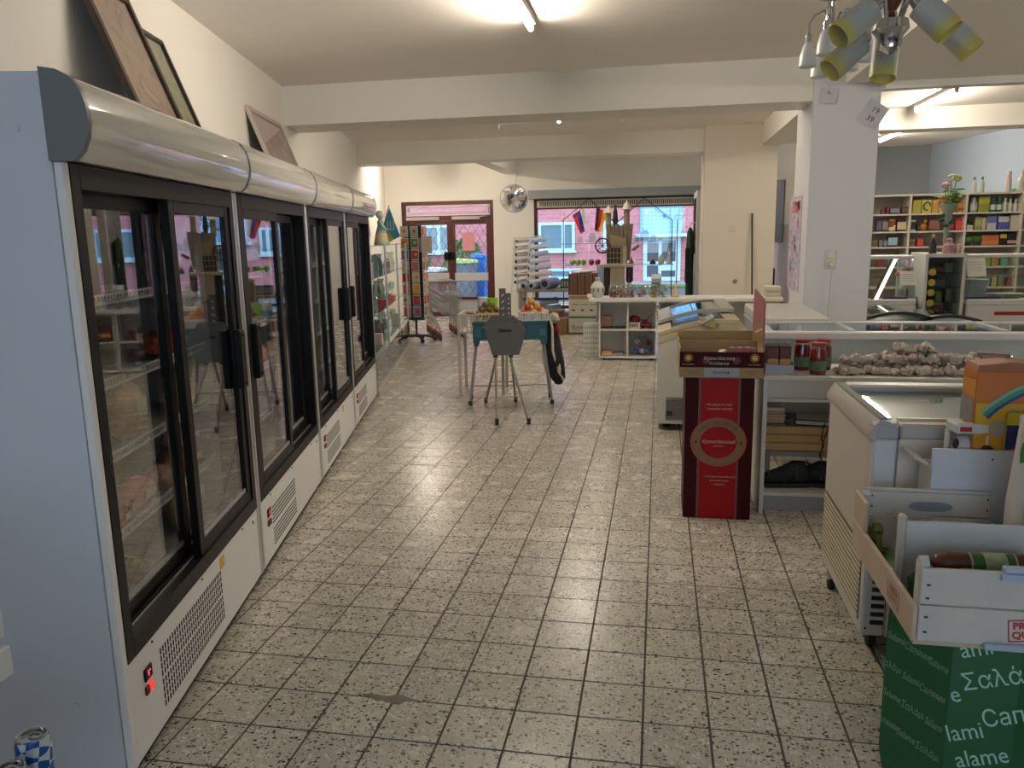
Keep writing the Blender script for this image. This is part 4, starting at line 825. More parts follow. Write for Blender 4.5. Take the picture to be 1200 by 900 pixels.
# goods in the cubes
shelf_px(705, 717, 9.66, .395, .15, .05, 'picture_box', '#6a4a3a', 'small brown picture box in the upper cube', bands=((.12, .88, '#9a7a64'),))
shelf_px(704, 719, 9.6, .383, .012, .2, 'black_tray', '#1c1a1a', 'flat black tray under the brown picture box', 'tray', lidgap=False)
shelf_px(720, 733, 9.6, .383, .014, .2, 'black_tray', '#2a2828', 'second flat black tray in the upper cube', 'tray', lidgap=False)
def mini_basket(px0, px1, Y, z, col, label, fillc):
    a, b = at(px0, 380, Y=Y), at(px1, 380, Y=Y); w = (b.x - a.x) / 2; t = thing('small_basket', label, 'basket', ((a.x + b.x) / 2, Y + .1, z))
    MB().bx(-w, w, -.08, .08, 0, .006).bx(-w, w, -.08, -.074, .006, .075).bx(-w, w, .074, .08, .006, .075).bx(-w, -w + .006, -.074, .074, .006, .075).bx(w - .006, w, -.074, .074, .006, .075).build('basket', cmat(col, .5), t)
    for k in range(5): MB().bx(-w + .02 + k * (2 * w - .04) / 5, -w + .033 + k * (2 * w - .04) / 5, -.0815, -.08, .02, .06).build('opening', cmat('#5a5650', .7), t)
    MB().blob((0, 0, .10), (w * .9, .06, .055), 10, 7, .2).build('contents', cmat(fillc, .6), t, smooth=True)
mini_basket(737, 750, 9.6, .384, '#cfccc4', 'small white basket with a red pouch in the upper cube', '#8a1620')
p = at(757, 380, Y=9.66); t = thing('red_truck', 'dark red toy with a dark stick beside the white basket', 'toy', (p.x, 9.7, .384)); MB().bx(-.07, .07, -.05, .05, .015, .06, ch=.01).build('body', cmat('#7a1c20', .4), t); MB().bx(-.05, .02, -.04, .04, .06, .11, ch=.01).build('cab', cmat('#5a1418', .4), t)
for sx in (-.045, .045): MB().cyl((sx, -.055, .018), (sx, .055, .018), .018, n=10).build('wheel', rub, t)
MB().cyl((.0, 0, .1), (.07, 0, .17), .006).build('stick', wood_r, t)
shelf_px(705, 718, 9.62, .046, .05, .18, 'wooden_box', '#b08a58', 'small tan wooden box in the lower cube', bands=((.3, .7, '#d0b078'),))
shelf_px(720, 731, 9.64, .046, .035, .16, 'flat_pack', '#7a7a78', 'flat grey pack beside the small wooden box', 'pack', bands=((.2, .8, '#9a9894'),))
p = at(752, 410, Y=9.62); t = thing('parcel_bag', 'clear bag of blue and red parcels filling the lower cube', 'bag', (p.x, 9.74, .046))
MB().blob((0, 0, .12), (.145, .11, .115), 14, 9, .10).build('film', glass('film_clear', (.80, .84, .9), 1.4, .15), t, smooth=True)
for (x, z, c_) in ((-.07, .05, '#2a5aa0'), (.06, .05, '#3a6ab0'), (-.02, .13, '#a02a30'), (.07, .15, '#8a2830'), (-.06, .17, '#c8c8d0'), (0, .05, '#d8d8dc')): MB().blob((x, -.03, z), (.035, .03, .03), 8, 6, .15).build('parcel', cmat(c_, .5), t, smooth=True)
for k, (px0, px1, z, c_, lab) in enumerate(((777, 788, .384, '#7a1a1c', 'dark red box in the cube behind the curved-lid freezer'), (789, 800, .384, '#5a1414', 'deeper red box beside the dark red one'), (803, 822, .384, '#9ab0c8', 'pale blue printed pack in the cube behind the freezer'))): shelf_px(px0, px1, 9.62, z, .17, .1, 'gift_box', c_, lab, bands=((.3, .6, '#c8a060' if k < 2 else '#dfe8f0'),))
# ================================================================== boxes, baskets and roll rack before the window
woodc = mat('wood_print_carton', (.17, .085, .04), .55, var=.35, scale=10)
t = boxed('white_carton', -1.37, -.94, 12.1, 12.55, 0.0, .29, '#b9b6ae', 'white moving carton with green top band at the bottom of the stack', bands=((.86, .97, '#2f6a3a'), (.02, .10, '#7a5a3a')))
text('lettering', 'form', .10, cmat('#54524e', .6), t, (-.06, -.227, .11))
t = boxed('white_carton', -1.365, -.935, 12.11, 12.54, .291, .61, '#c2beb4', 'white carton with a tan label, middle of the stack', bands=((.80, .95, '#b07a48'),))
for k in range(3): MB().bx(-.17 + .14 * k, -.06 + .14 * k, -.2185, -.2172, .17, .18).bx(-.17 + .14 * k, -.12 + .14 * k, -.2185, -.2172, .07, .10).build('print', cmat('#5a5850', .6), t)
t = boxed('wood_print_carton', -1.37, -.95, 12.1, 12.52, .611, .93, woodc, 'dark striped wood-print carton on top of the white cartons')
for k in range(7): MB().bx(-.20 + .06 * k, -.185 + .06 * k, -.2125, -.2101, .005, .315).build('stripe', cmat('#6a4526' if k % 2 else '#2c180c', .6), t)
p = thing('plastic_wrap', 'crumpled clear plastic wrap lying on the wood-print carton', 'wrap', (-1.16, 12.31, .933)); MB().blob((0, 0, .03), (.2, .18, .03), 14, 6, .2).build('wrap', film('#d5dbe2'), p, smooth=True)
t = boxed('wood_print_carton', -1.90, -1.52, 12.5, 12.9, .0, .33, woodc, 'dark wood-print box standing under the bench')
t = boxed('small_carton', -1.53, -1.38, 12.05, 12.4, .0, .24, '#7a5a38', 'small brown carton beside the white moving carton')
def stack_basket(k, x, y, z):
    t = thing('storage_basket', ['lowest', 'second lowest', 'third lowest', 'third highest', 'second highest', 'topmost'][k] + ' white storage basket in the stack beside the cube shelf', 'basket', (x, y, z), .05, 'stacked white storage baskets'); w, d, h = .105, .15, .065
    MB().bx(-w, w, -d, d, 0, .006).bx(-w, w, -d, -d + .005, .006, h).bx(-w, w, d - .005, d, .006, h).bx(-w, -w + .005, -d, d, .006, h).bx(w - .005, w, -d, d, .006, h).build('basket', wht, t); MB().bx(-w - .006, w + .006, -d - .006, -d, h - .014, h).bx(-w - .006, w + .006, d, d + .006, h - .014, h).build('rim', wht, t)
    for j in range(7): MB().bx(-w + .02 + .026 * j, -w + .03 + .026 * j, -d - .001, -d, .015, .043).build('slot', cmat('#8a867c', .7), t)
for k in range(6): stack_basket(k, -.835, 10.05, .001 + .0665 * k)
bench = thing('bench_table', 'grey-brown bench before the window carrying rolls of oilcloth', 'bench', (0, 0, 0)); bm_ = mat('bench_grey_brown', (.27, .24, .20), .6, var=.1)
MB().bx(-2.33, -1.28, 12.95, 13.5, .60, .645, ch=.004).build('bench_top', bm_, bench)
for x in (-2.30, -1.36):
    for y in (12.98, 13.42): MB().bx(x, x + .06, y, y + .06, 0, .60).build('leg', bm_, bench)
MB().bx(-2.24, -1.36, 13.0, 13.03, .46, .50).build('crossbar', cmat('#3a3c40', .5), bench)
rk = thing('roll_rack', 'white ladder rack for rolls of oilcloth beside the window', 'rack', (0, 0, 0))
for x in (-2.40, -2.13):
    MB().cyl((x - .06, 12.9, 0), (x, 13.15, 1.50), .014, n=8).build('upright', wht, rk, smooth=True); MB().cyl((x, 13.6, 0), (x, 13.2, 1.50), .014, n=8).build('upright', wht, rk, smooth=True)
for k in range(7): zz = .62 + .14 * k; MB().cyl((-2.42, 13.03 + .06 * k / 7, zz), (-2.12, 13.03 + .06 * k / 7, zz), .009, n=6).build('rung', wht, rk, smooth=True)
MB().cyl((-2.13, 13.18, 1.50), (-1.95, 13.3, 1.52), .01, n=6).cyl((-2.40, 13.18, 1.50), (-2.13, 13.18, 1.50), .01, n=6).build('top_bar', wht, rk, smooth=True)
rolls = ['#c9cedb', '#d5cfc8', '#bcc9e0', '#c4cfe6', '#b4c2e2', '#c8d0e4', '#aebfe0']
def roll(p0, p1, r, col, label, core='#1c1c20'):
    t = thing('oilcloth_roll', label, 'roll', p0); v = Vector(p1) - Vector(p0)
    MB().cyl((0, 0, 0), v, r, n=18).build('cloth', mat('oilcloth_' + col[1:], col, .5, var=.12, scale=26), t, smooth=True); d = v.normalized() * .002
    MB().cyl(-d, d, r * .62, n=14).build('core', cmat(core, .7), t, smooth=True)
for k, c_ in enumerate(rolls):
    zz = .735 + .113 * k; words = ['lowest', 'second lowest', 'third lowest', 'middle', 'third highest', 'second highest', 'topmost'][k]
    roll((-2.12 - .02, 12.98 + .03 * k, zz + .028), (-1.90 + .02 * (6 - k), 13.32, zz + .05), .042, c_, 'pale oilcloth roll resting on the %s rung of the white rack' % words)
    roll((-2.36, 12.99 + .03 * k, zz + .028), (-2.20, 13.42, zz + .04), .036, '#b9b7b8', 'greyish oilcloth roll on the inner side of the rack, %s rung' % words)
for k, (x, r, lab) in enumerate(((-2.22, .055, 'dark-cored roll lying on the bench nearest the rack'), (-2.09, .055, 'dark-cored roll lying second on the bench'), (-1.86, .085, 'thick bluish roll with a black core lying on the bench'))): roll((x, 12.95, .647 + r), (x + .12, 13.45, .647 + r), r, ['#9aa2b8', '#a9b2cc', '#7a86b0'][k], lab)
roll((-2.05, 12.95, .40), (-1.70, 13.3, .44), .055, '#a8c4e0', 'light blue patterned roll on the bar under the bench'); roll((-2.02, 12.99, .29), (-1.66, 13.34, .32), .05, '#b9d2ea', 'paler blue roll lying under the patterned one')
t = boxed('planter_box', -1.62, -1.32, 13.1, 13.35, .647, .80, '#3c4244', 'dark flat planter box at the end of the bench')
for k in range(6): MB().bx(-.13 + .045 * k, -.105 + .045 * k, -.1275, -.1255, .03, .12).build('slot', cmat('#8a9290', .6), t)
boxed('blue_carton', -1.02, -.86, 13.2, 13.4, .0, 1.02, '#a8bcd6', 'tall narrow pale blue carton behind the castle stand')
# pier fittings
MB().bx(-.035, .035, -.012, 0, -.035, .035, ch=.004).build('light_switch', cmat('#cdc4a8', .4), loc=(.953, 10.995, 1.565), label='small square cream light switch on the wall pier', cat='switch')
MB().cyl((0, -.006, 0), (0, .0, 0), .03, n=16).cyl((0, -.009, 0), (0, -.004, 0), .012, n=10).build('wall_outlet', cmat('#8a8070', .5), loc=(1.01, 10.995, .865), smooth=True, label='round wall outlet low on the wall pier', cat='socket')
t = thing('wooden_stick', 'tall thin dark stick leaning against the wall pier', 'stick', (1.22, 10.90, .0)); MB().cyl((0.03, -.03, 0), (-.02, .085, 1.76), .011, n=8).build('shaft', cmat('#1f1a16', .6), t, smooth=True); MB().cyl((0.03, -.03, 0), (.03, -.03, .03), .016, n=8).build('ferrule', chrome, t)
MB().bx(0, .20, 0, .05, 0, .028).build('black_bar', rub, loc=(1.02, 10.6 - .1, .0), label='black bar lying on the floor by the pier', cat='bar')
# ================================================================== red cardboard floor display
red = mat('display_red', (.34, .005, .006), .4, var=.05, spec=.2); dred = mat('display_dark_red', (.05, .003, .004), .5, var=.08, spec=.12); gold = mat('print_gold', (.22, .125, .05), .45, var=.1); tancard = mat('card_inside_tan', (.36, .25, .12), .7, var=.08); palep = mat('print_pale', (.55, .42, .33), .5)
rd = thing('floor_display', 'tall red cardboard floor display with a gold ring emblem and open tray', 'display', (.323, 4.14, 0))
W2 = .175
MB().bx(-W2, W2, 0, .36, 0, .78).build('column_box', dred, rd)
MB().bx(-.095, .10, -.0022, -.0006, .002, .775).build('red_panel', red, rd)
for x in (-.101, .10): MB().bx(x - .006, x + .006, -.003, -.0008, .002, .775).build('gold_stripe', mat('stripe_brown_gold', (.16, .05, .025), .4), rd)
ring = []
def disc(r0, r1, m, name, y, n=48):
    mb = MB(); c0 = (0, .425)
    vs = [(c0[0] + r * math.cos(2 * PI * k / n), yy, c0[1] + r * .92 * math.sin(2 * PI * k / n)) for r in (r0, r1) for yy in (y, y - .0015) for k in range(n)]
    fs = []
    for k in range(n): j = (k + 1) % n; fs += [(n + k, n + j, 3 * n + j, 3 * n + k), (2 * n + k, 2 * n + j, 3 * n + j, 3 * n + k)]
    mb.add(vs, fs); mb.build(name, m, rd)
disc(0.0005, .145, mat('ring_rim', (.42, .055, .02), .4), 'emblem_rim', -.003); disc(.0005, .138, gold, 'emblem_ring', -.0046); disc(.0005, .094, red, 'emblem_centre', -.0062)
def ltr(s, size, x, z, m=palep, y=-.0062, sh=.2, sx=1): text('lettering', s, size, m, rd, (x, y, z), shear=sh, ext=.0003, sx=sx)
ltr('Кремлёвский', .026, 0, .428, palep, -.0085); ltr('колбаски', .011, 0, .405, palep, -.0085, 0)
ltr('На радость вам', .017, 0, .628, palep, -.003); ltr('и нашим людям', .017, 0, .606, palep, -.003)
ltr('с любовью Кремлёвский', .013, .01, .235, palep, -.003); ltr('для всей семьи', .013, .01, .214, palep, -.003); ltr('в дорогу', .013, .01, .193, palep, -.003)
dk = cmat('#2a1408', .5)
for k, ch in enumerate('НАШЕ МАСТЕРСТВО'):
    a = math.radians(140 - k * 100 / 14); text('lettering', ch, .018, dk, rd, (.116 * math.cos(a), -.0068, .425 + .107 * math.sin(a)), (PI / 2, -(a - PI / 2), 0), ext=.0003)
for sx in (-1, 1): MB().prism([(sx * .116 - .008, .418), (sx * .116 + .008, .418), (sx * .116, .438)], -.0066, -.005, 'y').build('emblem_mark', dk, rd)
# tray on top
tr = [(-.21, .21, -.045, -.04), (-.21, .21, .44, .445)]
MB().bx(-.21, .21, -.045, .445, .778, .784).build('tray_floor', tancard, rd)
MB().bx(-.21, .21, -.045, -.038, .784, .912).build('tray_front', dred, rd); MB().bx(-.21, .21, .438, .445, .784, .965).build('tray_back', tancard, rd); MB().bx(-.21, .21, .20, .206, .784, .94).build('tray_divider', tancard, rd)
MB().bx(-.21, -.204, -.038, .438, .784, .93).build('tray_side', tancard, rd); MB().bx(.204, .21, -.038, .438, .784, .93).build('tray_side', tancard, rd)
MB().bx(-.207, .207, -.0375, -.0365, .79, .91).build('tray_inside', tancard, rd)
MB().bx(-.2095, .2095, -.0468, -.0452, .782, .832).build('gold_band', mat('band_gold', (.34, .21, .07), .45), rd); MB().bx(-.085, .09, -.0484, -.0469, .784, .830).build('silver_plate', cmat('#9aa0a4', .4), rd)
text('lettering', 'Кремлёвские', .026, palep, rd, (-.01, -.0475, .879), sx=.9); text('lettering', 'Колбаски', .024, palep, rd, (-.01, -.0475, .853), sx=.9); text('lettering', 'Кремлёв▲', .02, cmat('#303438', .5), rd, (0, -.0495, .807), sx=.8)
for sx in (-1, 1):
    MB().cyl((sx * .165, -.0475, .882), (sx * .165, -.0455, .882), .014, n=18).build('sun_emblem', cmat('#d2a234', .4), rd)
    for k in range(12): a = 2 * PI * k / 12; MB().prism([(sx * .165 + .017 * math.cos(a - .15), .882 + .017 * math.sin(a - .15)), (sx * .165 + .017 * math.cos(a + .15), .882 + .017 * math.sin(a + .15)), (sx * .165 + .026 * math.cos(a), .882 + .026 * math.sin(a))], -.0472, -.0455, 'y').build('sun_ray', cmat('#d2a234', .4), rd)
    text('lettering', 'для гурманов', .009, palep, rd, (sx * .165, -.0475, .848)); text('lettering', 'натуральный вкус', .008, dk, rd, (sx * .145, -.0484, .812)); text('lettering', 'Колбаски', .008, dk, rd, (sx * .145, -.0484, .80))
    MB().lathe([(.02, 0), (.017, .001), (0, .001)], 16, M=Matrix.Translation((sx * .075, -.0455, .868)) @ Matrix.Rotation(PI / 2, 4, 'X')).build('dim_medallion', mat('medallion_red', (.12, .01, .01), .4), rd)
# upright header flap along the tray's side
hd = MB().prism([(-.03, .93), (.44, .93), (.44, 1.145), (.425, 1.185), (.39, 1.205), (.0, 1.175), (-.025, 1.165)], .204, .2105, 'x').build('header_flap', mat('flap_dusty_red', (.26, .055, .055), .4), rd)
MB().prism([(-.026, .932), (.43, .932), (.43, .985), (.12, 1.06), (-.026, 1.075)], .2025, .2038, 'x').build('header_gold', gold, rd); MB().prism([(.0, 1.02), (.30, .97), (.30, .98), (.0, 1.032)], .2015, .2024, 'x').build('header_text_line', palep, rd)
for k in range(7):   # packs in the tray
    t = thing('sausage_pack', 'white and red snack pack standing in the red display tray', 'snack pack', (.323 + .05 + .02 * k, 4.14 + .09 + .012 * (k % 2), .785), -.3, 'snack packs in the red display tray'); MB().prism([(-.02, 0), (.02, 0), (.024, .13), (-.016, .135)], -.005, .005, 'y').build('wrapper', cmat('#c8c0b8' if k % 2 else '#a87a70', .35), t); MB().bx(-.018, .02, -.0062, -.0052, .03, .07).build('red_print', cmat('#7a2420', .4), t)
t = thing('sausage_pack', 'pale crumpled snack pack lying in the red display tray', 'snack pack', (.34, 4.24, .785)); MB().blob((0, 0, .06), (.04, .03, .06), amp=.12).build('wrapper', cmat('#cfc6a8', .35), t, smooth=True); MB().bx(-.02, .02, -.031, -.029, .04, .08).build('red_print', cmat('#7a2420', .4), t)
# ================================================================== white shelf table beside it
gn = thing('shelf_table', 'long white shelf table with jars and garlic bags on top', 'shelf', (0, 0, 0)); GX0, GX1 = .557, 2.6
MB().bx(GX0, GX1, 4.28, 4.72, .735, .758, ch=.003).build('top_board', wsh, gn)
MB().bx(GX0, GX0 + .022, 4.255, 4.72, 0, .735).build('side_panel', wsh, gn); MB().bx(GX1 - .022, GX1, 4.28, 4.72, 0, .735).build('side_panel', wsh, gn)
MB().bx(GX0 + .022, GX1 - .022, 4.42, 4.44, .60, .735).build('apron', wsh, gn); MB().bx(GX0 + .022, GX1 - .022, 4.405, 4.419, .592, .612, ch=.003).build('apron_moulding', wsh, gn)
MB().bx(GX0 + .022, GX1 - .022, 4.40, 4.72, .285, .315).build('mid_shelf', cmat('#7d7a76', .5), gn); MB().bx(GX0 + .022, GX1 - .022, 4.30, 4.70, .088, .105, ch=.002).build('base_shelf', wsh, gn)
MB().bx(GX0 + .03, GX1 - .022, 4.33, 4.345, 0, .088).build('kick_board', cmat('#a3a6ac', .5), gn)
kraft = mat('kraft_tan_board', (.42, .28, .12), .7, var=.12)
for k in range(3): boxed('flat_carton', .59, 1.12, 4.405, 4.69, .316 + .047 * k, .361 + .047 * k, kraft, ['flat tan carton at the bottom of the pile on the middle shelf', 'flat tan carton, middle of the pile on the shelf', 'flat tan carton on top of the pile under the folder'][k], lidgap=False)
zt = .457
boxed('grey_ledger', .585, .70, 4.41, 4.6, zt, zt + .014, '#4a5058', 'thin dark grey ledger under the stacked paper', 'book', lidgap=False)
for k in range(5): boxed('paper_pad', .583 + .004 * (k % 2), .695 + .003 * (k % 3), 4.415, 4.6, zt + .0145 + .0172 * k, zt + .031 + .0172 * k, ('#a8926a', '#b49c72', '#a08a66', '#8f8478', '#b9b0a4')[k], ['lowest tan paper pad on the pile beside the folder', 'second tan paper pad on the pile beside the folder', 'third tan paper pad on the pile beside the folder', 'greyish paper pad near the top of the pile', 'pale paper pad on top of the pile beside the folder'][k], 'paper pad', lidgap=False)
t = thing('ring_folder', 'black ring folder with white papers lying on the tan cartons', 'folder', (.86, 4.5, zt), -.15); MB().bx(-.10, .11, -.085, .085, 0, .006).build('cover', rub, t); MB().bx(-.09, .10, -.08, .08, .007, .026).build('papers', cmat('#b4b2b0', .6), t); MB().bx(-.10, .11, -.085, .085, .027, .033).build('cover', cmat('#14161c', .4), t); MB().bx(-.085, .09, -.07, .07, .0335, .035).build('white_sheet', cmat('#bdb9ba', .6), t)
MB().prism([(-.10, 0), (-.16, .02), (-.165, .035), (-.10, .033)], -.085, .085, 'y').build('spine', cmat('#1a2030', .4), t)
MB().tube([(.06, -.09, .02), (.05, -.11, .0), (.045, -.112, -.06), (.06, -.115, -.10), (.04, -.112, -.15), (.06, -.112, -.20)], .0035, n=5).build('cord', rub, t, smooth=True); MB().tube([(.11, -.08, .02), (.08, -.11, .01), (.055, -.112, -.08), (.045, -.112, -.17)], .0035, n=5).build('cord', rub, t, smooth=True)
def skate(x, y, z, rot, label, sd):
    t = thing('sports_shoe', label, 'shoe', (x, y, z), rot); r = random.Random(sd); L = .25
    sec = [(-.13, .035, .02, .07), (-.10, .045, .0, .125), (-.04, .045, .0, .13), (.02, .045, .0, .095), (.08, .047, .0, .07), (.12, .03, .01, .05)]; n = 12; vs = []
    for (yy, w, z0, z1) in sec: vs += [(w * math.cos(2 * PI * k / n), yy, (z0 + z1) / 2 + .02 + (z1 - z0) / 2 * math.sin(2 * PI * k / n)) for k in range(n)]
    MB().add(vs, [(i * n + k, i * n + (k + 1) % n, (i + 1) * n + (k + 1) % n, (i + 1) * n + k) for i in range(5) for k in range(n)] + [tuple(range(n)), tuple(range(5 * n, 6 * n))]).build('upper', cmat('#1b1f24', .7, bump=.5, bscale=50), t, smooth=True)
    MB().bx(-.045, .045, -.135, .125, 0, .024, ch=.01).build('sole', rub, t); MB().tube([(-.046, -.05, .05), (-.03, -.05, .13), (.03, -.05, .13), (.046, -.05, .05)], .008).build('strap', cmat('#2a3644', .6), t, smooth=True)
    for k in range(3): MB().tube([(-.03, .0 + .025 * k, .115 - .012 * k), (0, .005 + .025 * k, .124 - .012 * k), (.03, .0 + .025 * k, .115 - .012 * k)], .004, n=5).build('lace', cmat('#3a4048', .7), t)
    MB().bx(-.02, .02, .08, .10, .078, .083).build('red_tag', cmat('#8a2018', .5), t)
skate(.715, 4.43, .106, 1.7, 'black sports shoe at the side panel of the shelf table', 1); skate(.86, 4.46, .106, 1.35, 'black sports shoe with a red tag in the middle of the base shelf', 2); skate(1.0, 4.50, .106, 1.9, 'dark shoe with a grey strap on the base shelf near the freezer', 3); skate(1.16, 4.46, .106, 1.2, 'black shoe half hidden behind the freezer corner', 4)
MB().tube([(.70, 4.38, .125), (.74, 4.40, .22), (.82, 4.42, .25), (.90, 4.40, .22), (.93, 4.37, .13)], .006, n=6).build('shoe_lace_loop', rub, smooth=True, label='black strap loop arching over the shoes', cat='strap')
# ---- goods on the table top
TZ = .759
bx0 = thing('counter_tray', 'low white card tray holding two brown chocolate packs', 'tray', (.645, 4.42, TZ)); MB().bx(-.07, .075, -.08, .08, 0, .004).bx(-.07, .075, -.08, -.076, .004, .05).bx(-.07, .075, .076, .08, .004, .10).bx(-.07, -.066, -.076, .076, .004, .06).bx(.071, .075, -.076, .076, .004, .06).build('tray', cmat('#b0b4bc', .5), bx0)
for k in range(2): t = boxed('chocolate_pack', .583 + .064 * k, .642 + .064 * k, 4.355, 4.48, TZ + .005, TZ + .15, '#4a241a', ['brown chocolate pack in the card tray next to the red display', 'brown chocolate pack in the card tray next to the red jars'][k], bands=((.28, .50, '#c89058'), (.62, .9, '#6a3020')), txt='ЗЕФИР', tcol='#d8b890', tsz=.014)
jarred = mat('pickled_pepper', (.20, .012, .006), .25, var=.5, scale=20); jl = mat('jar_lid_red', (.30, .03, .02), .35)
for (x, y, lab) in ((.785, 4.50, 'tall jar of red peppers behind the front jar'), (.845, 4.36, 'jar of red peppers with a green label, in front of the other two'), (.90, 4.51, 'jar of red peppers standing next to the garlic bags')):
    t = thing('pepper_jar', lab, 'jar', (x, y, TZ)); R_, H_ = .042, .172
    MB().lathe([(0, .002), (R_ * .9, .002), (R_ * .96, .01), (R_ * .96, H_ * .72), (R_ * .8, H_ * .82), (0, H_ * .82)], 18).build('peppers', jarred, t, smooth=True); MB().lathe([(0, 0), (R_ * .95, 0), (R_ * 1.02, .01), (R_ * 1.02, H_ * .72), (R_ * .84, H_ * .86), (R_ * .84, H_ * .9)], 18, cap=False).build('jar_glass', jar_g, t, smooth=True)
    MB().lathe([(R_ * 1.035, .022), (R_ * 1.035, .075)], 18, cap=False).build('paper_label', mat('label_green', (.10, .17, .09), .5, var=.9, scale=60), t, smooth=True); MB().lathe([(R_ * .9, H_ * .88), (R_ * .92, H_ * .99), (0, H_)], 18).build('lid', jl, t, smooth=True)
garl = mat('garlic_skin', (.41, .335, .28), .35, var=.6, scale=40, bump=.5, bscale=60, spec=.7); net = glass('bag_film', (.93, .92, .90), 1.35, .1)
def garlic(x, y, z, lab, seed, w=.15, top=False):
    r = random.Random(seed); t = thing('garlic_bag', lab, 'garlic bag', (x, y, z), r.uniform(-.2, .2))
    for a in range(5):
        for b in range(2):
            q = r.uniform(.019, .028); c_ = Vector((-w * .44 + a * w * .22 + r.uniform(-.014, .014), -.028 + b * .056 + r.uniform(-.01, .01), q * .95 + r.choice((0, 0, .012))))
            MB().lathe([(0, -q * .9), (q * .7, -q * .8), (q, -q * .1), (q * .85, q * .5), (q * .3, q * .85), (q * .12, q * 1.15), (0, q * 1.15)], 10, M=Matrix.Translation(c_) @ Matrix.Rotation(r.uniform(-1.2, 1.2), 4, 'X') @ Matrix.Rotation(r.uniform(-.8, .8), 4, 'Y')).build('garlic_bulb', garl, t, smooth=True)
    MB().bx(-w * .3, w * .05, -.062, -.0605, .015, .04).build('paper_label', cmat('#b9b4a8', .5), t)
    if top:
        M = Matrix.Translation((0, -.01, .056)) @ Matrix.Rotation(-.25, 4, 'X'); MB().bx(-.04, .045, -.025, .03, 0, .0015, M=M).build('green_label', cmat('#5a8a34', .5), t)
gb_ = [(1.03, 4.37, 0), (1.20, 4.37, 0), (1.37, 4.36, 0), (1.54, 4.37, 0), (1.08, 4.50, .0), (1.26, 4.50, 0), (1.44, 4.5, 0), (1.60, 4.5, 0), (1.07, 4.42, .053), (1.25, 4.42, .053), (1.41, 4.43, .054), (1.56, 4.43, .053)]
gb_ += [(1.34, 4.45, .106)]
nm = ['garlic bag at the jar end of the front row', 'garlic bag second from the jars in the front row', 'garlic bag third from the jars in the front row', 'garlic bag at the far end of the front row', 'garlic bag behind, nearest the pepper jars', 'garlic bag in the back row, second from the jars', 'garlic bag in the back row, third from the jars', 'garlic bag in the back row by the foil pack', 'garlic bag on top of the pile nearest the jars', 'garlic bag on top with an orange-edged label', 'garlic bag on top of the pile with a green label', 'garlic bag on top of the pile by the foil pack', 'garlic bag lying uppermost on the whole pile']
for k, (x, y, dz) in enumerate(gb_): garlic(x, y, TZ + dz, nm[k], k + 20, .165, k == 10)
for k, (x, dz, lab, c_) in enumerate(((1.74, 0, 'grey foil coffee pack lying under the tilted one', '#8a8480'), (1.72, .06, 'tilted grey foil pack on top of the foil pile', '#77716e'), (1.90, 0, 'pinkish foil pack at the end of the table top', '#a88a80'))):
    t = thing('foil_pack', lab, 'foil pack', (x, 4.42, TZ + dz), .2 - .5 * (k == 1)); MB().bx(-.085, .085, -.05, .05, 0, .055, ch=.012).build('foil', mat('foil_%d' % k, c_, .25, metal=.6, var=.3, scale=30, bump=.6, bscale=30), t); MB().bx(-.05, .05, -.0515, -.05, .01, .045).build('paper_label', cmat('#9a7a70', .5), t)
# ================================================================== freezers
fz = mat('freezer_white', (.62, .60, .565), .35, var=.02, scale=4); fz_grey = mat('freezer_rim_grey', (.42, .44, .45), .35, var=.04); fz_in = mat('freezer_inside', (.52, .55, .55), .4, var=.03); lidg = glass('lid_glass', (.84, .90, .90), 1.5, .02)
def castor(t, x, y): MB().cyl((x - .012, y, .03), (x + .012, y, .03), .03, n=14).build('castor', rub, t, smooth=True); MB().bx(x - .018, x + .018, y - .02, y + .02, .045, .08).build('castor_fork', chrome, t)
ifz = thing('island_freezer', 'long white island freezer behind the shelf table', 'freezer', (0, 0, 0)); X0, X1, Y0, Y1, ZT = .62, 2.75, 4.76, 5.34, .925
MB().bx(X0, X1, Y0, Y0 + .05, .33, ZT - .03).build('front_wall', cmat('#a9b0ae', .4), ifz); MB().bx(X0, X1, Y1 - .05, Y1, .33, ZT - .03).build('rear_wall', fz, ifz); MB().bx(X0, X0 + .05, Y0 + .05, Y1 - .05, .33, ZT - .03).build('end_wall', fz, ifz); MB().bx(X1 - .05, X1, Y0 + .05, Y1 - .05, .33, ZT - .03).build('end_wall', fz, ifz); MB().bx(X0 + .05, X1 - .05, Y0 + .05, Y1 - .05, .33, .36).build('tub_floor', fz_in, ifz)
for b in ((X0 - .01, X1 + .01, Y0 - .012, Y0 + .06), (X0 - .01, X1 + .01, Y1 - .06, Y1 + .012), (X0 - .01, X0 + .06, Y0 + .06, Y1 - .06), (X1 - .06, X1 + .01, Y0 + .06, Y1 - .06)): MB().bx(*b, ZT - .03, ZT + .012, ch=.006).build('top_rim', fz if b[2] < 4.8 else fz_grey, ifz)
for x in (X0 + .01, X1 - .07):
    for y in (Y0 + .01, Y1 - .07): MB().bx(x, x + .05, y, y + .05, 0, .33).build('leg', fz_grey, ifz)
for x in (1.10, 1.92): MB().bx(x, x + .035, Y0 + .06, Y1 - .06, ZT - .005, ZT + .016).build('lid_bar', fz_grey, ifz)
for x0, x1 in ((X0 + .06, 1.10), (1.135, 1.92), (1.955, X1 - .06)): MB().bx(x0, x1, Y0 + .06, Y1 - .06, ZT, ZT + .005).build('glass_lid', lidg, ifz)
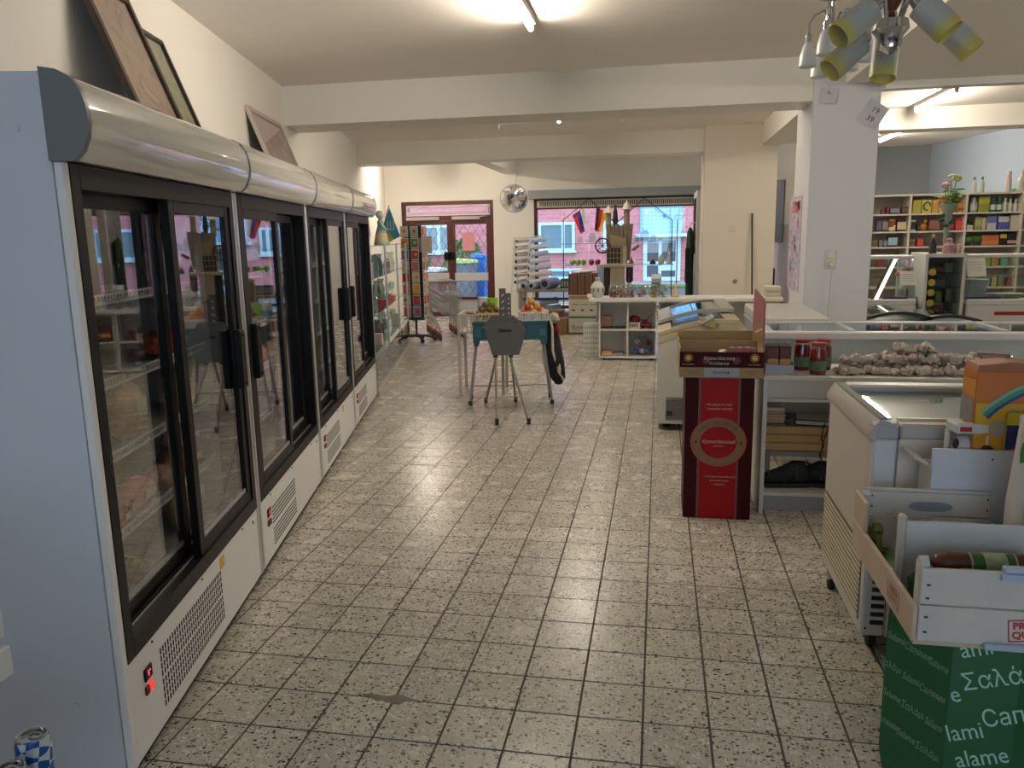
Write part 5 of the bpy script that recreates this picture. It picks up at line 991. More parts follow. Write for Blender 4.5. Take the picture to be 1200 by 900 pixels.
# low freezer with a grey band behind it, next to the column
cf = thing('chest_freezer', 'white chest freezer with a grey band standing before the column', 'freezer', (0, 0, 0)); MB().bx(.72, 1.16, 5.7, 6.85, .05, .80, ch=.004).build('cabinet', fz, cf); MB().bx(.71, 1.17, 5.69, 6.86, .80, .84, ch=.008).build('grey_band', fz_grey, cf); MB().bx(.715, 1.165, 5.69, 6.86, .842, .925, ch=.01).build('lid', fz, cf)
MB().bx(.80, .815, 5.686, 5.69, .85, .875).bx(.83, .90, 5.686, 5.69, .85, .875).build('control_label', cmat('#5a6068', .5), cf); [castor(cf, x, y) for x in (.8, 1.08) for y in (5.8, 6.75)]
# ice-cream freezer with curved sliding lids
ic = thing('curved_lid_freezer', 'ice cream freezer with curved sliding glass lids behind the red display', 'freezer', (0, 0, 0)); yN, yF_ = 6.05, 7.9; champ = mat('lid_champagne', (.50, .42, .26), .35, var=.05, metal=.2); greyl = mat('lid_grey', (.33, .33, .30), .35)
def arc(x0, x1, zlo, dz, n=12): return [(x0 + (x1 - x0) * k / n, zlo + dz * math.sin(PI / 2 * min(1, (k / n) * 1.25))) for k in range(n + 1)]
MB().prism([(.0, .06), (.66, .06), (.66, .80), (.42, .80), (.0, .725)], yN, yF_, 'y').build('cabinet', mat('freezer_grey_white', (.53, .52, .48), .4, var=.03), ic)
A = arc(.0, .60, .735, .10)
def lid(y0, y1, dz, name):
    pts = [(x, z + dz) for x, z in A]
    o = MB()
    for yy in (y0, y1 - .05): o.prism(pts + [(x, z - .028) for x, z in pts[::-1]], yy, yy + .05, 'y')
    for i in (0, len(pts) - 3): o.prism(pts[i:i + 3] + [(x, z - .028) for x, z in pts[i:i + 3][::-1]], y0 + .05, y1 - .05, 'y')
    lo = o.build('sliding_lid', champ if dz < .06 else greyl, ic, smooth=True); g = MB(); q = pts[2:-2]
    for k in range(len(q) - 1): g.quad((q[k][0], y0 + .05, q[k][1] - .01), (q[k + 1][0], y0 + .05, q[k + 1][1] - .01), (q[k + 1][0], y1 - .05, q[k + 1][1] - .01), (q[k][0], y1 - .05, q[k][1] - .01))
    g.build('lid_glass', glass('curved_lid_glass', (.55, .62, .66), 2.0), lo, smooth=True)
lid(6.06, 6.95, .035, ''); lid(6.55, 7.5, .075, ''); lid(7.1, 7.88, .035, '')
MB().prism([(x, z + .004) for x, z in A] + [(x, z - .05) for x, z in A[::-1]], yN - .004, yN + .04, 'y').build('front_frame', champ, ic, smooth=True)
MB().bx(.07, .42, yN - .006, yN, .09, .27).build('grille_plate', mat('grille_grey', (.20, .20, .19), .6), ic)
for k in range(9):
    if k: MB().bx(.072, .418, yN - .012, yN - .0062, .092 + .02 * k - .006, .092 + .02 * k).build('grille_bar', cmat('#6d6c66', .5), ic)
MB().bx(.075, .12, yN - .013, yN - .006, .125, .16).build('thermostat', rub, ic)
for y in (6.2, 7.7):
    for x in (.08, .58): MB().cyl((x, y, 0), (x, y, .06), .03, n=12).build('foot', rub, ic)
t = thing('price_holder', 'white slanted price holder on the curved freezer lid', 'price holder', (.36, 6.02, .875), .2); M = Matrix.Rotation(-.5, 4, 'Y'); MB().bx(-.05, .05, -.045, .045, 0, .012, M=M).build('holder', cmat('#c8c8c4', .4), t); MB().bx(-.04, .04, -.035, .035, .0122, .0135, M=M).build('price_strip', cmat('#7a8090', .5), t); MB().prism([(-.05, -.03), (.055, -.06), (.05, -.0), (-.045, .02)], -.03, .03, 'y').build('clip', cmat('#a89a70', .5), t)
# ================================================================== near chest freezer
nf = thing('chest_freezer', 'white chest freezer with a side grille and open glass top beside the salami crate', 'freezer', (0, 0, 0)); x0, x1, y0, y1, zt = .728, 1.95, 2.76, 3.46, .865
nfw = mat('freezer_warm_white', (.60, .555, .50), .38, var=.02, scale=4); nfb = mat('freezer_cool_white', (.58, .60, .63), .4, var=.02)
MB().bx(x0, x0 + .05, y0 + .03, y1, .09, zt - .05, ch=.003).build('side_wall', nfw, nf); MB().bx(x1 - .05, x1, y0 + .03, y1, .09, zt - .05).build('side_wall', nfw, nf)
MB().bx(x0 + .05, x1 - .05, y1 - .05, y1, .09, zt - .05).build('rear_wall', fz, nf); MB().bx(x0 + .08, x1, y0, y0 + .05, .09, zt - .05, ch=.003).build('front_wall', nfw, nf)
MB().bx(x0, x0 + .078, y0, y0 + .045, .09, zt - .05, ch=.008).build('corner_post', nfb, nf); MB().bx(x0 + .05, x1 - .05, y0 + .05, y1 - .05, .09, .34).build('tub_floor', fz_in, nf)
for b in ((x0 + .05, x0 + .056, y0 + .05, y1 - .05), (x1 - .056, x1 - .05, y0 + .05, y1 - .05), (x0 + .056, x1 - .056, y0 + .05, y0 + .056), (x0 + .056, x1 - .056, y1 - .056, y1 - .05)): MB().bx(*b, .34, zt - .05).build('liner', fz_in, nf)
rimb = mat('freezer_rim_beige', (.42, .39, .355), .4)
MB().prism([(x0 - .012, zt - .055), (x0 + .05, zt - .055), (x0 + .05, zt + .01), (x0 + .015, zt + .012), (x0 - .012, zt - .03)], y0 + .0, y1 + .01, 'y').build('rim_side', rimb, nf, smooth=True)
MB().bx(x0 + .02, x0 + .045, y0 + .02, y1 - .01, zt + .012, zt + .02).build('seal_side', mat('seal_matte_grey', (.30, .30, .29), .8, spec=.2), nf); MB().bx(x0 + .05, x1, y1 - .07, y1 + .01, zt - .05, zt + .018, ch=.008).build('rim_rear', fz, nf)
MB().bx(x0 + .082, x1, y0 - .004, y0 + .06, zt - .05, zt + .004, ch=.006).build('rim_front', rimb, nf); MB().bx(x0 - .0, x0 + .08, y0 - .006, y0 + .06, zt - .055, zt + .004, ch=.01).build('corner_cap', mat('corner_cap_grey', (.36, .36, .37), .4), nf)
MB().bx(x0 + .085, x1 - .02, y0 + .05, y0 + .062, zt + .004, zt + .012).build('lid_rail', mat('rail_brass', (.62, .52, .36), .35), nf); MB().bx(x0 + .05, x1 - .03, y0 + .06, y1 - .07, zt - .012, zt - .006).build('glass_lid', lidg, nf)
for b in ((x0 + .05, x0 + .062, y0 + .062, y1 - .07), (x0 + .52, x0 + .545, y0 + .062, y1 - .07)): MB().bx(*b, zt - .006, zt + .006).build('lid_frame', fz_grey, nf)
for k in range(13):     # louvres low on the side
    z = .135 + .021 * k; MB().bx(x0 - .006, x0 - .0002, y0 + .05, y1 - .02, z, z + .011, ch=.002).build('louvre', mat('louvre_cream', (.56, .50, .36), .5), nf)
MB().bx(x0 - .002, x0 - .0001, y0 + .045, y1 - .015, .13, .41).build('louvre_shadow', cmat('#6d6450', .7), nf)
vx0, vx1 = x0 + .028, x0 + .072
for k in range(9): MB().bx(vx0, vx1, y0 - .0012, y0 - .0002, .135 + .031 * k, .152 + .031 * k).build('vent_slot', cmat('#2a2724', .8), nf)
MB().cyl((.5 * (vx0 + vx1), y0 - .0012, .42), (.5 * (vx0 + vx1), y0 - .0002, .42), .02, n=16).build('round_vent', cmat('#4a4640', .8), nf)
MB().bx(x0 + .052, x0 + .074, y0 - .0012, y0 - .0003, .53, .60).build('rating_plate', cmat('#4c463e', .5), nf); MB().bx(x0 + .053, x0 + .073, y0 - .0018, y0 - .0012, .585, .598).build('plate_print', cmat('#c8c0b0', .5), nf)
for x, y in ((x0 + .06, y0 + .10), (x0 + .02, y1 - .12), (x1 - .1, y0 + .1), (x1 - .1, y1 - .1)): castor(nf, x, y)
for z in (.12, .43): MB().cyl((x0 + .014, y0 - .002, z), (x0 + .014, y0, z), .004, n=8).build('screw', slot_m, nf)
for z, y in ((.10, y0 + .02),): MB().bx(x0 + .10, x0 + .12, y0 - .03, y0 - .006, .0, .5).build('cable_duct', nfw, nf)
# ================================================================== octagonal green salami carton
green_f = mat('salami_green', (.004, .088, .027), .3, var=.06, spec=.6); gtxt = cmat('#9fd0c0', .4)
P8 = [tuple(at(1041, 722, Z=.478))[:2], tuple(at(1118, 754, Z=.478))[:2], (.905, 1.985), (1.0, 2.0), (1.04, 2.1), (1.04, 2.45), (.98, 2.55), (.83, 2.55), (.74, 2.44)]
gc = thing('green_salami_carton', 'green octagonal carton printed with the word salami in several languages', 'carton', (0, 0, 0)); bot = [((x - .87) * .96 + .87, (y - 2.25) * .96 + 2.25) for x, y in P8]
n = len(P8); lo = [((x - .87) * .93 + .87, (y - 2.25) * .93 + 2.25, 0) for x, y in P8]; mid = [(x, y, .09) for x, y in P8]; top = [(x, y, .478) for x, y in P8]
MB().add(lo + mid + top, [(i, (i + 1) % n, n + (i + 1) % n, n + i) for i in range(n)] + [(n + i, n + (i + 1) % n, 2 * n + (i + 1) % n, 2 * n + i) for i in range(n)] + [tuple(range(n))[::-1], tuple(range(2 * n, 3 * n))]).build('carton', green_f, gc)
words = ['Salame', 'Σαλάμι', 'Salami', 'Салями']
def face_text(A, B, rows, size, m, sx=1.0, tilt=.0):
    A, B = Vector((*A, 0)), Vector((*B, 0)); d = (B - A).normalized(); nrm = Vector((d.y, -d.x, 0)); ang = math.atan2(d.y, d.x); L = (B - A).length
    for (u, z, wd) in rows:
        p = A + d * (u * L) + nrm * .0012; o = text('lettering', wd, size, m, gc, (p.x, p.y, z), (PI / 2, -tilt, ang), ext=.0003, sx=sx)
r1 = []
for r, z in enumerate((.425, .34, .255, .17)):
    for k in range(3): r1.append((.16 + .33 * k - .06 * (r % 2), z - .012 * k, words[(k + 3 * r + 2) % 4]))
face_text(P8[0], P8[1], r1, .030, cmat('#7f9a78', .45), .62, -.12)  # side face lettering duller: the fall of light put into its print colour
d_ = Vector((P8[2][0] - P8[1][0], P8[2][1] - P8[1][1], 0)); ang_ = math.atan2(d_.y, d_.x)
def on_front(px, py, wd, size=.066, tilt=.30):
    d = CF + CR * ((px - 600) / FPX) + CU * ((450 - py) / FPX); o = Vector((0, 0, CAMH)); nn = Vector((d_.y, -d_.x, 0)).normalized(); A = Vector((*P8[1], 0)); t_ = (A - o).dot(nn) / d.dot(nn); p = o + d * t_ + nn * .0013
    text('lettering', wd, size, gtxt, gc, p, (PI / 2, -tilt, ang_), ext=.0003, sx=.82)
for q_ in ((1144, 760, 'ami'), (1174, 795, 'Σαλάμι'), (1119, 814, 'e'), (1184, 840, 'Сапо'), (1130, 858, 'lami'), (1150, 888, 'alame')): on_front(*q_)
# ================================================================== whitewashed wooden crate with salami
cw = mat('crate_whitewash', (.55, .52, .475), .6, var=.1, scale=12, bump=.2, bscale=40); cwp = mat('crate_plywood', (.52, .41, .31), .6, var=.12, scale=14, bump=.15)
wc = thing('wooden_crate', 'whitewashed wooden crate with a red stamp resting on the green carton', 'crate', (0, 0, 0)); cx0, cx1, cy0, cy1, cz = .645, 1.035, 1.97, 2.57, .50
MB().bx(cx0, cx1, cy0, cy1, cz - .016, cz - .004).build('base_board', cwp, wc)
for zz in ((.500, .594), (.598, .692)): MB().bx(cx0 + .004, cx1, cy0 - .012, cy0, zz[0], zz[1], ch=.002).build('front_board', cw, wc)
MB().bx(cx0 + .02, cx1, cy1, cy1 + .012, .615, .69, ch=.002).bx(cx0 + .02, cx1, cy1, cy1 + .012, .692, .70).build('rear_top_board', cw, wc); MB().bx(cx0 + .004, cx1, cy1, cy1 + .012, .500, .611, ch=.002).build('rear_low_board', cw, wc)
hs = [(.86 + .045 * math.cos(a) + (.02 if math.cos(a) > 0 else -.02), .645 + .016 * math.sin(a)) for a in [2 * PI * k / 20 for k in range(20)]]
MB().prism(hs, cy1 - .0012, cy1 - .0002, 'y').build('hand_slot', cmat('#7f8894', .6), wc)
MB().bx(cx0 - .010, cx0 + .002, cy0 - .012, cy1 + .012, .500, .592, ch=.002).build('side_board', cwp, wc); MB().bx(cx0 - .010, cx0 + .002, cy1 - .12, cy1 + .012, .592, .69, ch=.003).build('side_top_piece', cwp, wc); MB().bx(cx1, cx1 + .012, cy0 - .012, cy1 + .012, .500, .60, ch=.002).build('side_board', cwp, wc)
for x, y, z1 in ((cx0 + .003, cy0 + .002, .715), (cx0 + .003, cy1 - .035, .70)): MB().prism([(y, .502), (y + .032, .502), (y + .032, z1 - .02), (y + .016, z1), (y, z1 - .012)], x, x + .022, 'x').build('corner_post', cw, wc)
MB().bx(cx0 + .055, cx1, cy0 + .30, cy0 + .31, .51, .70, ch=.002).build('divider', mat('crate_paint_white', (.60, .60, .58), .5, var=.05), wc); MB().bx(cx0 + .035, cx0 + .055, cy0 + .285, cy0 + .315, .502, .722, ch=.006).build('divider_post', cw, wc)
MB().bx(cx0 + .12, cx0 + .24, cy0 + .31, cy0 + .312, .6995, .7015).build('paint_chip', cwp, wc)
for x in (.664, .668):
    for z in (.525, .565, .615, .65): MB().cyl((x, cy0 - .0135, z), (x, cy0 - .0115, z), .0028, n=8).build('nail', slot_m, wc)
for z in (.53, .57, .64, .675):
    MB().cyl((cx0 + .04, cy1 - .0015, z), (cx0 + .04, cy1, z), .003, n=8).build('nail', slot_m, wc); MB().cyl((cx0 + .38, cy1 - .0015, z), (cx0 + .38, cy1, z), .003, n=8).build('nail', slot_m, wc)
stamp = mat('stamp_red', (.45, .04, .05), .6, var=.3, scale=80)
def stampbox(cx, cz_, w, h, rot, ang, y=None, x=None, faint=False):
    m = stamp if not faint else mat('stamp_faint', (.45, .20, .14), .6, var=.3, scale=60)
    e = obj('stamp', None, wc, (x if x is not None else cx, y, cz_)); e.rotation_euler = rot; e.rotation_mode = 'XYZ'
    fr = MB(); q = .0032
    fr.bx(-w, w, -h, -h + q, 0, .0004).bx(-w, w, h - q, h, 0, .0004).bx(-w, -w + q, -h, h, 0, .0004).bx(w - q, w, -h, h, 0, .0004).build('stamp_border', m, e)
    text('lettering', 'PREMIUM', h * .85, m, e, (0, h * .42, .0003), (0, 0, 0), ext=.0002, sx=1.0 if not faint else .8, bold=.04); text('lettering', 'QUALITY', h * .85, m, e, (0, -h * .42, .0003), (0, 0, 0), ext=.0002, sx=1.05 if not faint else .82, bold=.04)
stampbox(.915, .548, .062, .029, (PI / 2, -.10, 0), 0, y=cy0 - .0125)
stampbox(0, .545, .052, .026, (PI / 2, 0, -PI / 2), 0, y=2.12, x=cx0 - .0105, faint=True)
MB().bx(.83, .97, cy0 - .02, cy0 + .0, .6925, .708, ch=.003).build('blue_foam_strip', cmat('#a8b2c8', .6), wc); MB().bx(.825, .91, cy0 - .022, cy0 - .0125, .675, .692).bx(.925, .97, cy0 - .022, cy0 - .0125, .675, .692).build('blue_foam_tab', cmat('#a8b2c8', .6), wc); MB().bx(.80, .91, cy0 - .028, cy0 - .0125, .494, .51, ch=.003).build('blue_foam_foot', cmat('#a8b2c8', .6), wc)
sal = mat('salami_casing', (.10, .028, .012), .3, var=.4, scale=40, bump=.3); sgreen = mat('salami_wrap_green', (.05, .13, .025), .35, var=.5, scale=30); slab_ = mat('salami_label', (.36, .40, .27), .4, var=.4, scale=60)
def salami(x, y, z, L, r, rot, lab, style):
    t = thing('salami', lab, 'salami', (x, y, z), rot)
    q = [(-L / 2, .006), (-L / 2 + .012, r * .7), (-L / 2 + .04, r), (L / 2 - .04, r), (L / 2 - .012, r * .7), (L / 2, .006)]
    Mx = Matrix.Translation((0, 0, r)) @ Matrix.Rotation(PI / 2, 4, 'Y')
    MB().lathe([(b, a) for a, b in q], 16, M=Mx).build('casing', sal if style else sgreen, t, smooth=True)
    if style: MB().lathe([(r * 1.02, -.06), (r * 1.02, .055)], 16, M=Mx, cap=False).build('paper_label', slab_, t, smooth=True); MB().lathe([(r * 1.03, -.055), (r * 1.03, -.025)], 16, M=Mx, cap=False).build('label_green', sgreen, t, smooth=True); MB().lathe([(r * 1.03, .03), (r * 1.03, .05)], 16, M=Mx, cap=False).build('label_green', sgreen, t, smooth=True)
    for s in (-1, 1): MB().tube([(s * L / 2, 0, r), (s * (L / 2 + .02), 0, r * 1.1)], .006, n=6).build('tied_end', sgreen, t)
salami(.885, 2.06, .498, .30, .026, .02, 'salami with a green wrapper lying against the crate front', 0); salami(.89, 2.12, .498, .30, .027, -.03, 'brown salami lying second in the crate', 1); salami(.88, 2.18, .498, .30, .026, .05, 'salami with green wrapper lying third in the crate', 0); salami(.88, 2.235, .498, .30, .026, -.02, 'brown salami lying against the crate divider', 1)
salami(.885, 2.095, .549, .29, .026, .03, 'green wrapped salami on the second layer of the crate', 0); salami(.89, 2.19, .549, .30, .028, -.06, 'brown salami on the second layer by the crate divider', 1)
salami(.885, 2.06, .602, .28, .026, -.02, 'green wrapped salami uppermost against the crate front', 0); salami(.88, 2.15, .604, .30, .03, .04, 'thick brown salami with a pale label, uppermost in the crate', 1)
salami(.70, 2.37, .498, .2, .026, 1.45, 'green wrapped salami behind the crate divider by the side board', 0); salami(.86, 2.42, .498, .28, .026, .1, 'brown salami behind the crate divider', 1)
t = thing('green_pouch', 'crumpled green pouch stuffed at the corner of the crate', 'pouch', (.712, 2.16, .498)); MB().blob((0, 0, .05), (.03, .05, .05), 10, 8, .22).build('film', mat('pouch_green', (.02, .075, .03), .25, var=.5, scale=25), t, smooth=True); MB().blob((0, -.02, .105), (.02, .02, .015), 8, 6, .2).build('knot', cmat('#3f6a2a', .3), t, smooth=True)
t = thing('green_pouch', 'olive pouch behind the crate divider', 'pouch', (.675, 2.47, .498)); MB().blob((0, 0, .055), (.022, .05, .055), 10, 8, .22).build('film', mat('pouch_olive', (.10, .12, .025), .3, var=.5, scale=25), t, smooth=True); MB().blob((0, -.02, .115), (.018, .018, .014), 8, 6, .2).build('knot', cmat('#5c6a2a', .3), t, smooth=True)
# ================================================================== narrow white stand with toys and sacks behind the crate
ws = thing('white_stand', 'narrow white board stand between crate and chest freezer', 'stand', (0, 0, 0)); wb = mat('board_cool_white', (.56, .585, .64), .45, var=.04)
MB().bx(.862, 1.42, 2.592, 2.606, .02, .829, ch=.002).build('front_board', wb, ws); MB().bx(.862, 1.42, 2.606, 2.74, .745, .757).build('stand_top', wsh, ws)
for x in (.87, 1.40): MB().bx(x, x + .012, 2.606, 2.74, .0, .745).build('side_panel', wsh, ws)
MB().cyl((1.035, 2.5905, .80), (1.035, 2.592, .80), .003, n=8).build('nail', slot_m, ws); MB().prism([(.815, .80), (.86, .775), (.86, .765), (.815, .79)], 2.62, 2.73, 'y').build('shelf_wing', cmat('#c8bfae', .5), ws)
wbx = thing('boxed_toy', 'small white window box with a toy, on the narrow stand', 'boxed toy', (.995, 2.655, .758), .08); bwm = cmat('#c9c9c6', .45)
MB().bx(-.068, .068, -.04, .04, .115, .15, ch=.006).build('box_top', bwm, wbx); MB().bx(.02, .068, -.04, .04, 0, .115, ch=.004).build('box_side', bwm, wbx); MB().bx(-.068, .02, -.04, .04, 0, .035).build('box_base', bwm, wbx); MB().bx(-.068, -.06, .02, .04, .035, .115).build('box_post', bwm, wbx)
MB().blob((-.02, 0, .07), (.042, .03, .036), 12, 8).build('toy_body', cmat('#b9b9bc', .2), wbx, smooth=True); MB().blob((.012, -.018, .075), (.016, .015, .03), 10, 7).build('toy_window', cmat('#141614', .15), wbx, smooth=True); MB().blob((-.055, -.012, .08), (.010, .012, .018), 10, 7).build('toy_wheel', rub, wbx, smooth=True)
MB().bx(-.058, -.022, -.0412, -.0402, .125, .14).build('red_mark', cmat('#a82028', .5), wbx); MB().prism([(.035, .128), (.056, .128), (.0455, .143)], -.0412, -.0402, 'y').build('green_mark', cmat('#1f6a3a', .5), wbx); MB().bx(-.03, .02, -.02, .02, .1502, .1508).build('top_print', cmat('#b0504a', .5), wbx)
oc = thing('orange_carton', 'big orange and yellow picture carton standing on the narrow stand', 'carton', (1.135, 2.675, .758)); orange = mat('carton_orange', (.52, .15, .02), .4, var=.12, scale=4); yel = mat('carton_yellow', (.62, .36, .02), .4, var=.12, scale=6)
MB().bx(-.155, .25, -.055, .055, 0, .315, ch=.002).build('carton', orange, oc); MB().bx(-.150, .245, -.0562, -.0552, .002, .215).build('yellow_print', yel, oc)
MB().prism([(-.15, .0), (-.15, .10), (-.06, .16), (.04, .19), (.245, .20), (.245, .0)], -.0575, -.0563, 'y').build('yellow_hill', mat('print_amber', (.58, .28, .015), .4, var=.15), oc)
def band(r0, r1, m, y):
    pts = [(.12 + r * math.cos(math.radians(a)), -.03 + r * math.sin(math.radians(a))) for r, rng in ((r1, range(96, 143, 4)), (r0, range(140, 95, -4))) for a in rng]; MB().prism([(x, z) for x, z in pts if True], y, y + .0008, 'y').build('rainbow_band', m, oc)
band(.315, .328, cmat('#3a8a6a', .4), -.0585); band(.305, .315, cmat('#24407a', .4), -.0585); band(.328, .338, cmat('#7aa8a0', .4), -.0585)
for (x, z, r) in ((.02, .255, .022), (.05, .265, .03), (.09, .26, .026), (.13, .258, .024), (.17, .262, .028)): MB().cyl((x, -.0592, z), (x, -.0582, z), r, n=18).build('cloud_print', cmat('#a8b4c4', .5), oc)
for (x, z, r) in ((-.085, .135, .026), (-.04, .175, .024), (.0, .185, .02), (-.02, .14, .02)): MB().cyl((x, -.0592, z), (x, -.0583, z), r, n=16).build('flower_print', cmat('#a39684', .5), oc)
for (x, z, r) in ((-.11, .06, .022), (-.085, .035, .014)): MB().cyl((x, -.0592, z), (x, -.0583, z), r, n=14).build('dark_print', cmat('#33240c', .5), oc)
MB().bx(-.1562, -.155, -.052, .052, .235, .285).build('side_label', cmat('#c88a2c', .5), oc); MB().bx(-.158, -.1553, -.045, .052, .0, .225).build('side_window', mat('grey_bag', (.25, .23, .22), .3, var=.2, scale=12, bump=.4, bscale=14), oc)
MB().prism([(-.155, .3155), (.25, .3155), (.25, .325), (-.06, .345), (-.15, .335)], -.052, .05, 'y').build('top_flap', mat('flap_orange_brown', (.34, .12, .05), .45), oc)
bb = thing('blue_yellow_carton', 'small flat blue and yellow pack in front of the orange carton', 'carton', (1.095, 2.609, .758))
MB().bx(-.022, .09, 0.0, .006, 0, .19).build('carton', cmat('#1a2a6a', .4), bb); MB().bx(-.022, .09, -.0012, -.0002, .15, .19).build('yellow_band', cmat('#c8b41c', .4), bb); MB().bx(-.0235, -.0222, .0, .006, 0, .19).build('yellow_edge', cmat('#c8b41c', .4), bb)
for (x, z) in ((.0, .07), (.02, .11), (.04, .05)): MB().cyl((x, -.0012, z), (x, -.0002, z), .006, n=10).build('dot_print', cmat('#c84a3a', .4), bb)
# white sack with leaves, standing in front of the stand at the crate's far side
boxed('brown_carton', 1.055, 1.45, 2.16, 2.57, 0, .50, '#8a6a44', 'brown carton under the white paper sack')
sk = thing('paper_sack', 'white paper sack with green leaves and a wooden spoon print', 'sack', (1.185, 2.37, .505), -.35)
skm = mat('sack_paper', (.56, .53, .50), .5, var=.06, scale=10, bump=.5, bscale=9); n = 16; vs = []
for (z, w_, d_) in ((0, .17, .09), (.06, .18, .11), (.22, .18, .115), (.36, .17, .09), (.44, .165, .04), (.475, .165, .012)):
    vs += [(w_ * math.copysign(abs(math.cos(2 * PI * k / n)) ** .55, math.cos(2 * PI * k / n)), d_ * math.copysign(abs(math.sin(2 * PI * k / n)) ** .55, math.sin(2 * PI * k / n)), z) for k in range(n)]
MB().add(vs, [(i * n + k, i * n + (k + 1) % n, (i + 1) * n + (k + 1) % n, (i + 1) * n + k) for i in range(5) for k in range(n)] + [tuple(range(n)), tuple(range(5 * n, 6 * n))]).build('sack', skm, sk, smooth=True)
text('lettering', 'Kochschinken', .05, cmat('#2a2624', .5), sk, (-.03, -.1175, .10), (PI / 2, .0, 0))
lg = cmat('#2f6a2c', .45)
def leaf(px, z, L, w_, ang, y=-.1165):
    pts = [(L * u, w_ * math.sin(PI * u) * s) for s, us in ((1, [k / 7 for k in range(8)]), (-1, [1 - k / 7 for k in range(1, 7)])) for u in us]; c_, s_ = math.cos(ang), math.sin(ang)
    MB().prism([(px + a * c_ - b * s_, z + a * s_ + b * c_) for a, b in pts], y - .002, y - .0008, 'y').build('leaf_print', lg, sk)
leaf(-.12, .30, .16, .035, 1.3); leaf(-.13, .26, .14, .03, -1.2); leaf(-.08, .24, .17, .03, -1.5); leaf(-.16, .36, .12, .03, 1.0, -.105)
MB().bx(-.105, -.075, -.1185, -.117, .20, .34).build('spoon_print', cmat('#9a6a3c', .5), sk); MB().cyl((-.06, -.1185, .16), (-.06, -.117, .16), .03, n=16).build('food_print', cmat('#b07040', .5), sk)
# ================================================================== shelf with cans at the near left
ls = thing('white_rack', 'white shelf rack at the shop front carrying drink cans', 'shelf', (0, 0, 0)); lwm = mat('rack_white', (.62, .61, .58), .45, var=.03)
MB().bx(-1.45, -1.02, .60, .975, .865, .90, ch=.004).build('upper_shelf', lwm, ls); MB().bx(-1.045, -1.015, .60, .985, .90, .955, ch=.003).build('upper_ledge', lwm, ls); MB().bx(-1.015, -1.003, .60, .98, .84, .89, ch=.003).build('price_ledge', lwm, ls)
for x, y in ((-1.44, .62), (-1.44, .94)): MB().bx(x - .03, x, y, y + .03, 0, 1.0).build('post', lwm, ls)
MB().bx(-1.45, -.93, .60, 1.02, .575, .592, ch=.003).build('lower_shelf', lwm, ls); MB().bx(-.93, -.922, .60, 1.02, .56, .597, ch=.002).build('price_ledge', lwm, ls); MB().bx(-1.3, -1.27, .62, 1.0, 0, .575).build('support', lwm, ls)
def can(x, y, z, lab, c1, c2, r=.0265, h=.135):
    t = thing('drink_can', lab, 'can', (x, y, z)); m = bpy.data.materials.get('can_print_' + c1[1:]) or None
    if m is None:
        m = mat('can_print_' + c1[1:], c1, .25, metal=.5); nt = m.node_tree; ck = nt.nodes.new('ShaderNodeTexChecker'); ck.inputs['Scale'].default_value = 55; ck.inputs[1].default_value = (*srgb(c1), 1); ck.inputs[2].default_value = (*srgb(c2), 1); tc_ = nt.nodes.new('ShaderNodeTexCoord'); mp = nt.nodes.new('ShaderNodeMapping'); mp.inputs['Rotation'].default_value = (.6, .5, .7); nt.links.new(tc_.outputs['Object'], mp.inputs[0]); nt.links.new(mp.outputs[0], ck.inputs[0]); nt.links.new(ck.outputs[0], nt.nodes['Principled BSDF'].inputs['Base Color'])
    MB().lathe([(r * .75, 0), (r, .008), (r, h - .012), (r * .9, h - .002)], 24, cap=False).build('can_body', m, t, smooth=True)
    MB().lathe([(0, h - .006), (r * .76, h - .006), (r * .8, h), (r * .88, h + .001), (r * .9, h - .004)], 24, cap=False).build('can_top', chrome, t, smooth=True); MB().tube([(.010 * math.cos(2 * PI * k / 12), .006 + .007 * math.sin(2 * PI * k / 12), h - .0045) for k in range(12)], .0014, n=5, close=True).build('pull_tab', chrome, t, smooth=True)
can(-.995, .985, .5925, 'blue and white drink can standing at the back of the lower rack shelf', '#1f5fae', '#d8e4ee'); can(-.965, .905, .5925, 'blue and white drink can in front of the first one', '#2c6cb8', '#dce6ee'); can(-1.055, .935, .5925, 'blue and white drink can behind the other two, nearest the rack posts', '#22589c', '#cfdcea')
# ================================================================== column fittings
ps = thing('poster', 'tall colourful collage poster on the side of the column', 'poster', (1.2105, 7.28, .98)); pm = art('poster_collage', ['#c8b8c4', '#b08a94', '#8f9ac0', '#d8ccd0', '#9a5a64', '#b8a8c8'], 9)
MB().bx(-.002, 0, 0, .62, 0, .84).build('sheet', pm, ps); rr = random.Random(11)
for k in range(26):
    y, z = rr.uniform(.02, .52), rr.uniform(.02, .76); MB().bx(-.0028, -.0021, y, y + rr.uniform(.04, .09), z, z + rr.uniform(.03, .08)).build('print', cmat(rr.choice(['#b0606a', '#8a94c0', '#d0c8d4', '#a88a9a', '#5a5a78', '#c89aa0', '#dcd4dc']), .5), ps)
MB().bx(-.0028, -.0021, .08, .5, .70, .80).build('headline', cmat('#c0727c', .5), ps)
so = thing('switch_plate', 'cream double switch and socket plate on the column front', 'switch', (1.415, 7.019, 1.275)); MB().bx(-.042, .042, -.01, 0, -.08, .08, ch=.004).build('plate', cmat('#cfccc0', .4), so); MB().bx(-.03, .03, -.016, -.0095, .012, .068, ch=.004).build('rocker', cmat('#d6d4ca', .35), so); MB().cyl((0, -.013, -.038), (0, -.0095, -.038), .028, n=20).build('socket_ring', cmat('#c2bfb2', .4), so, smooth=True)
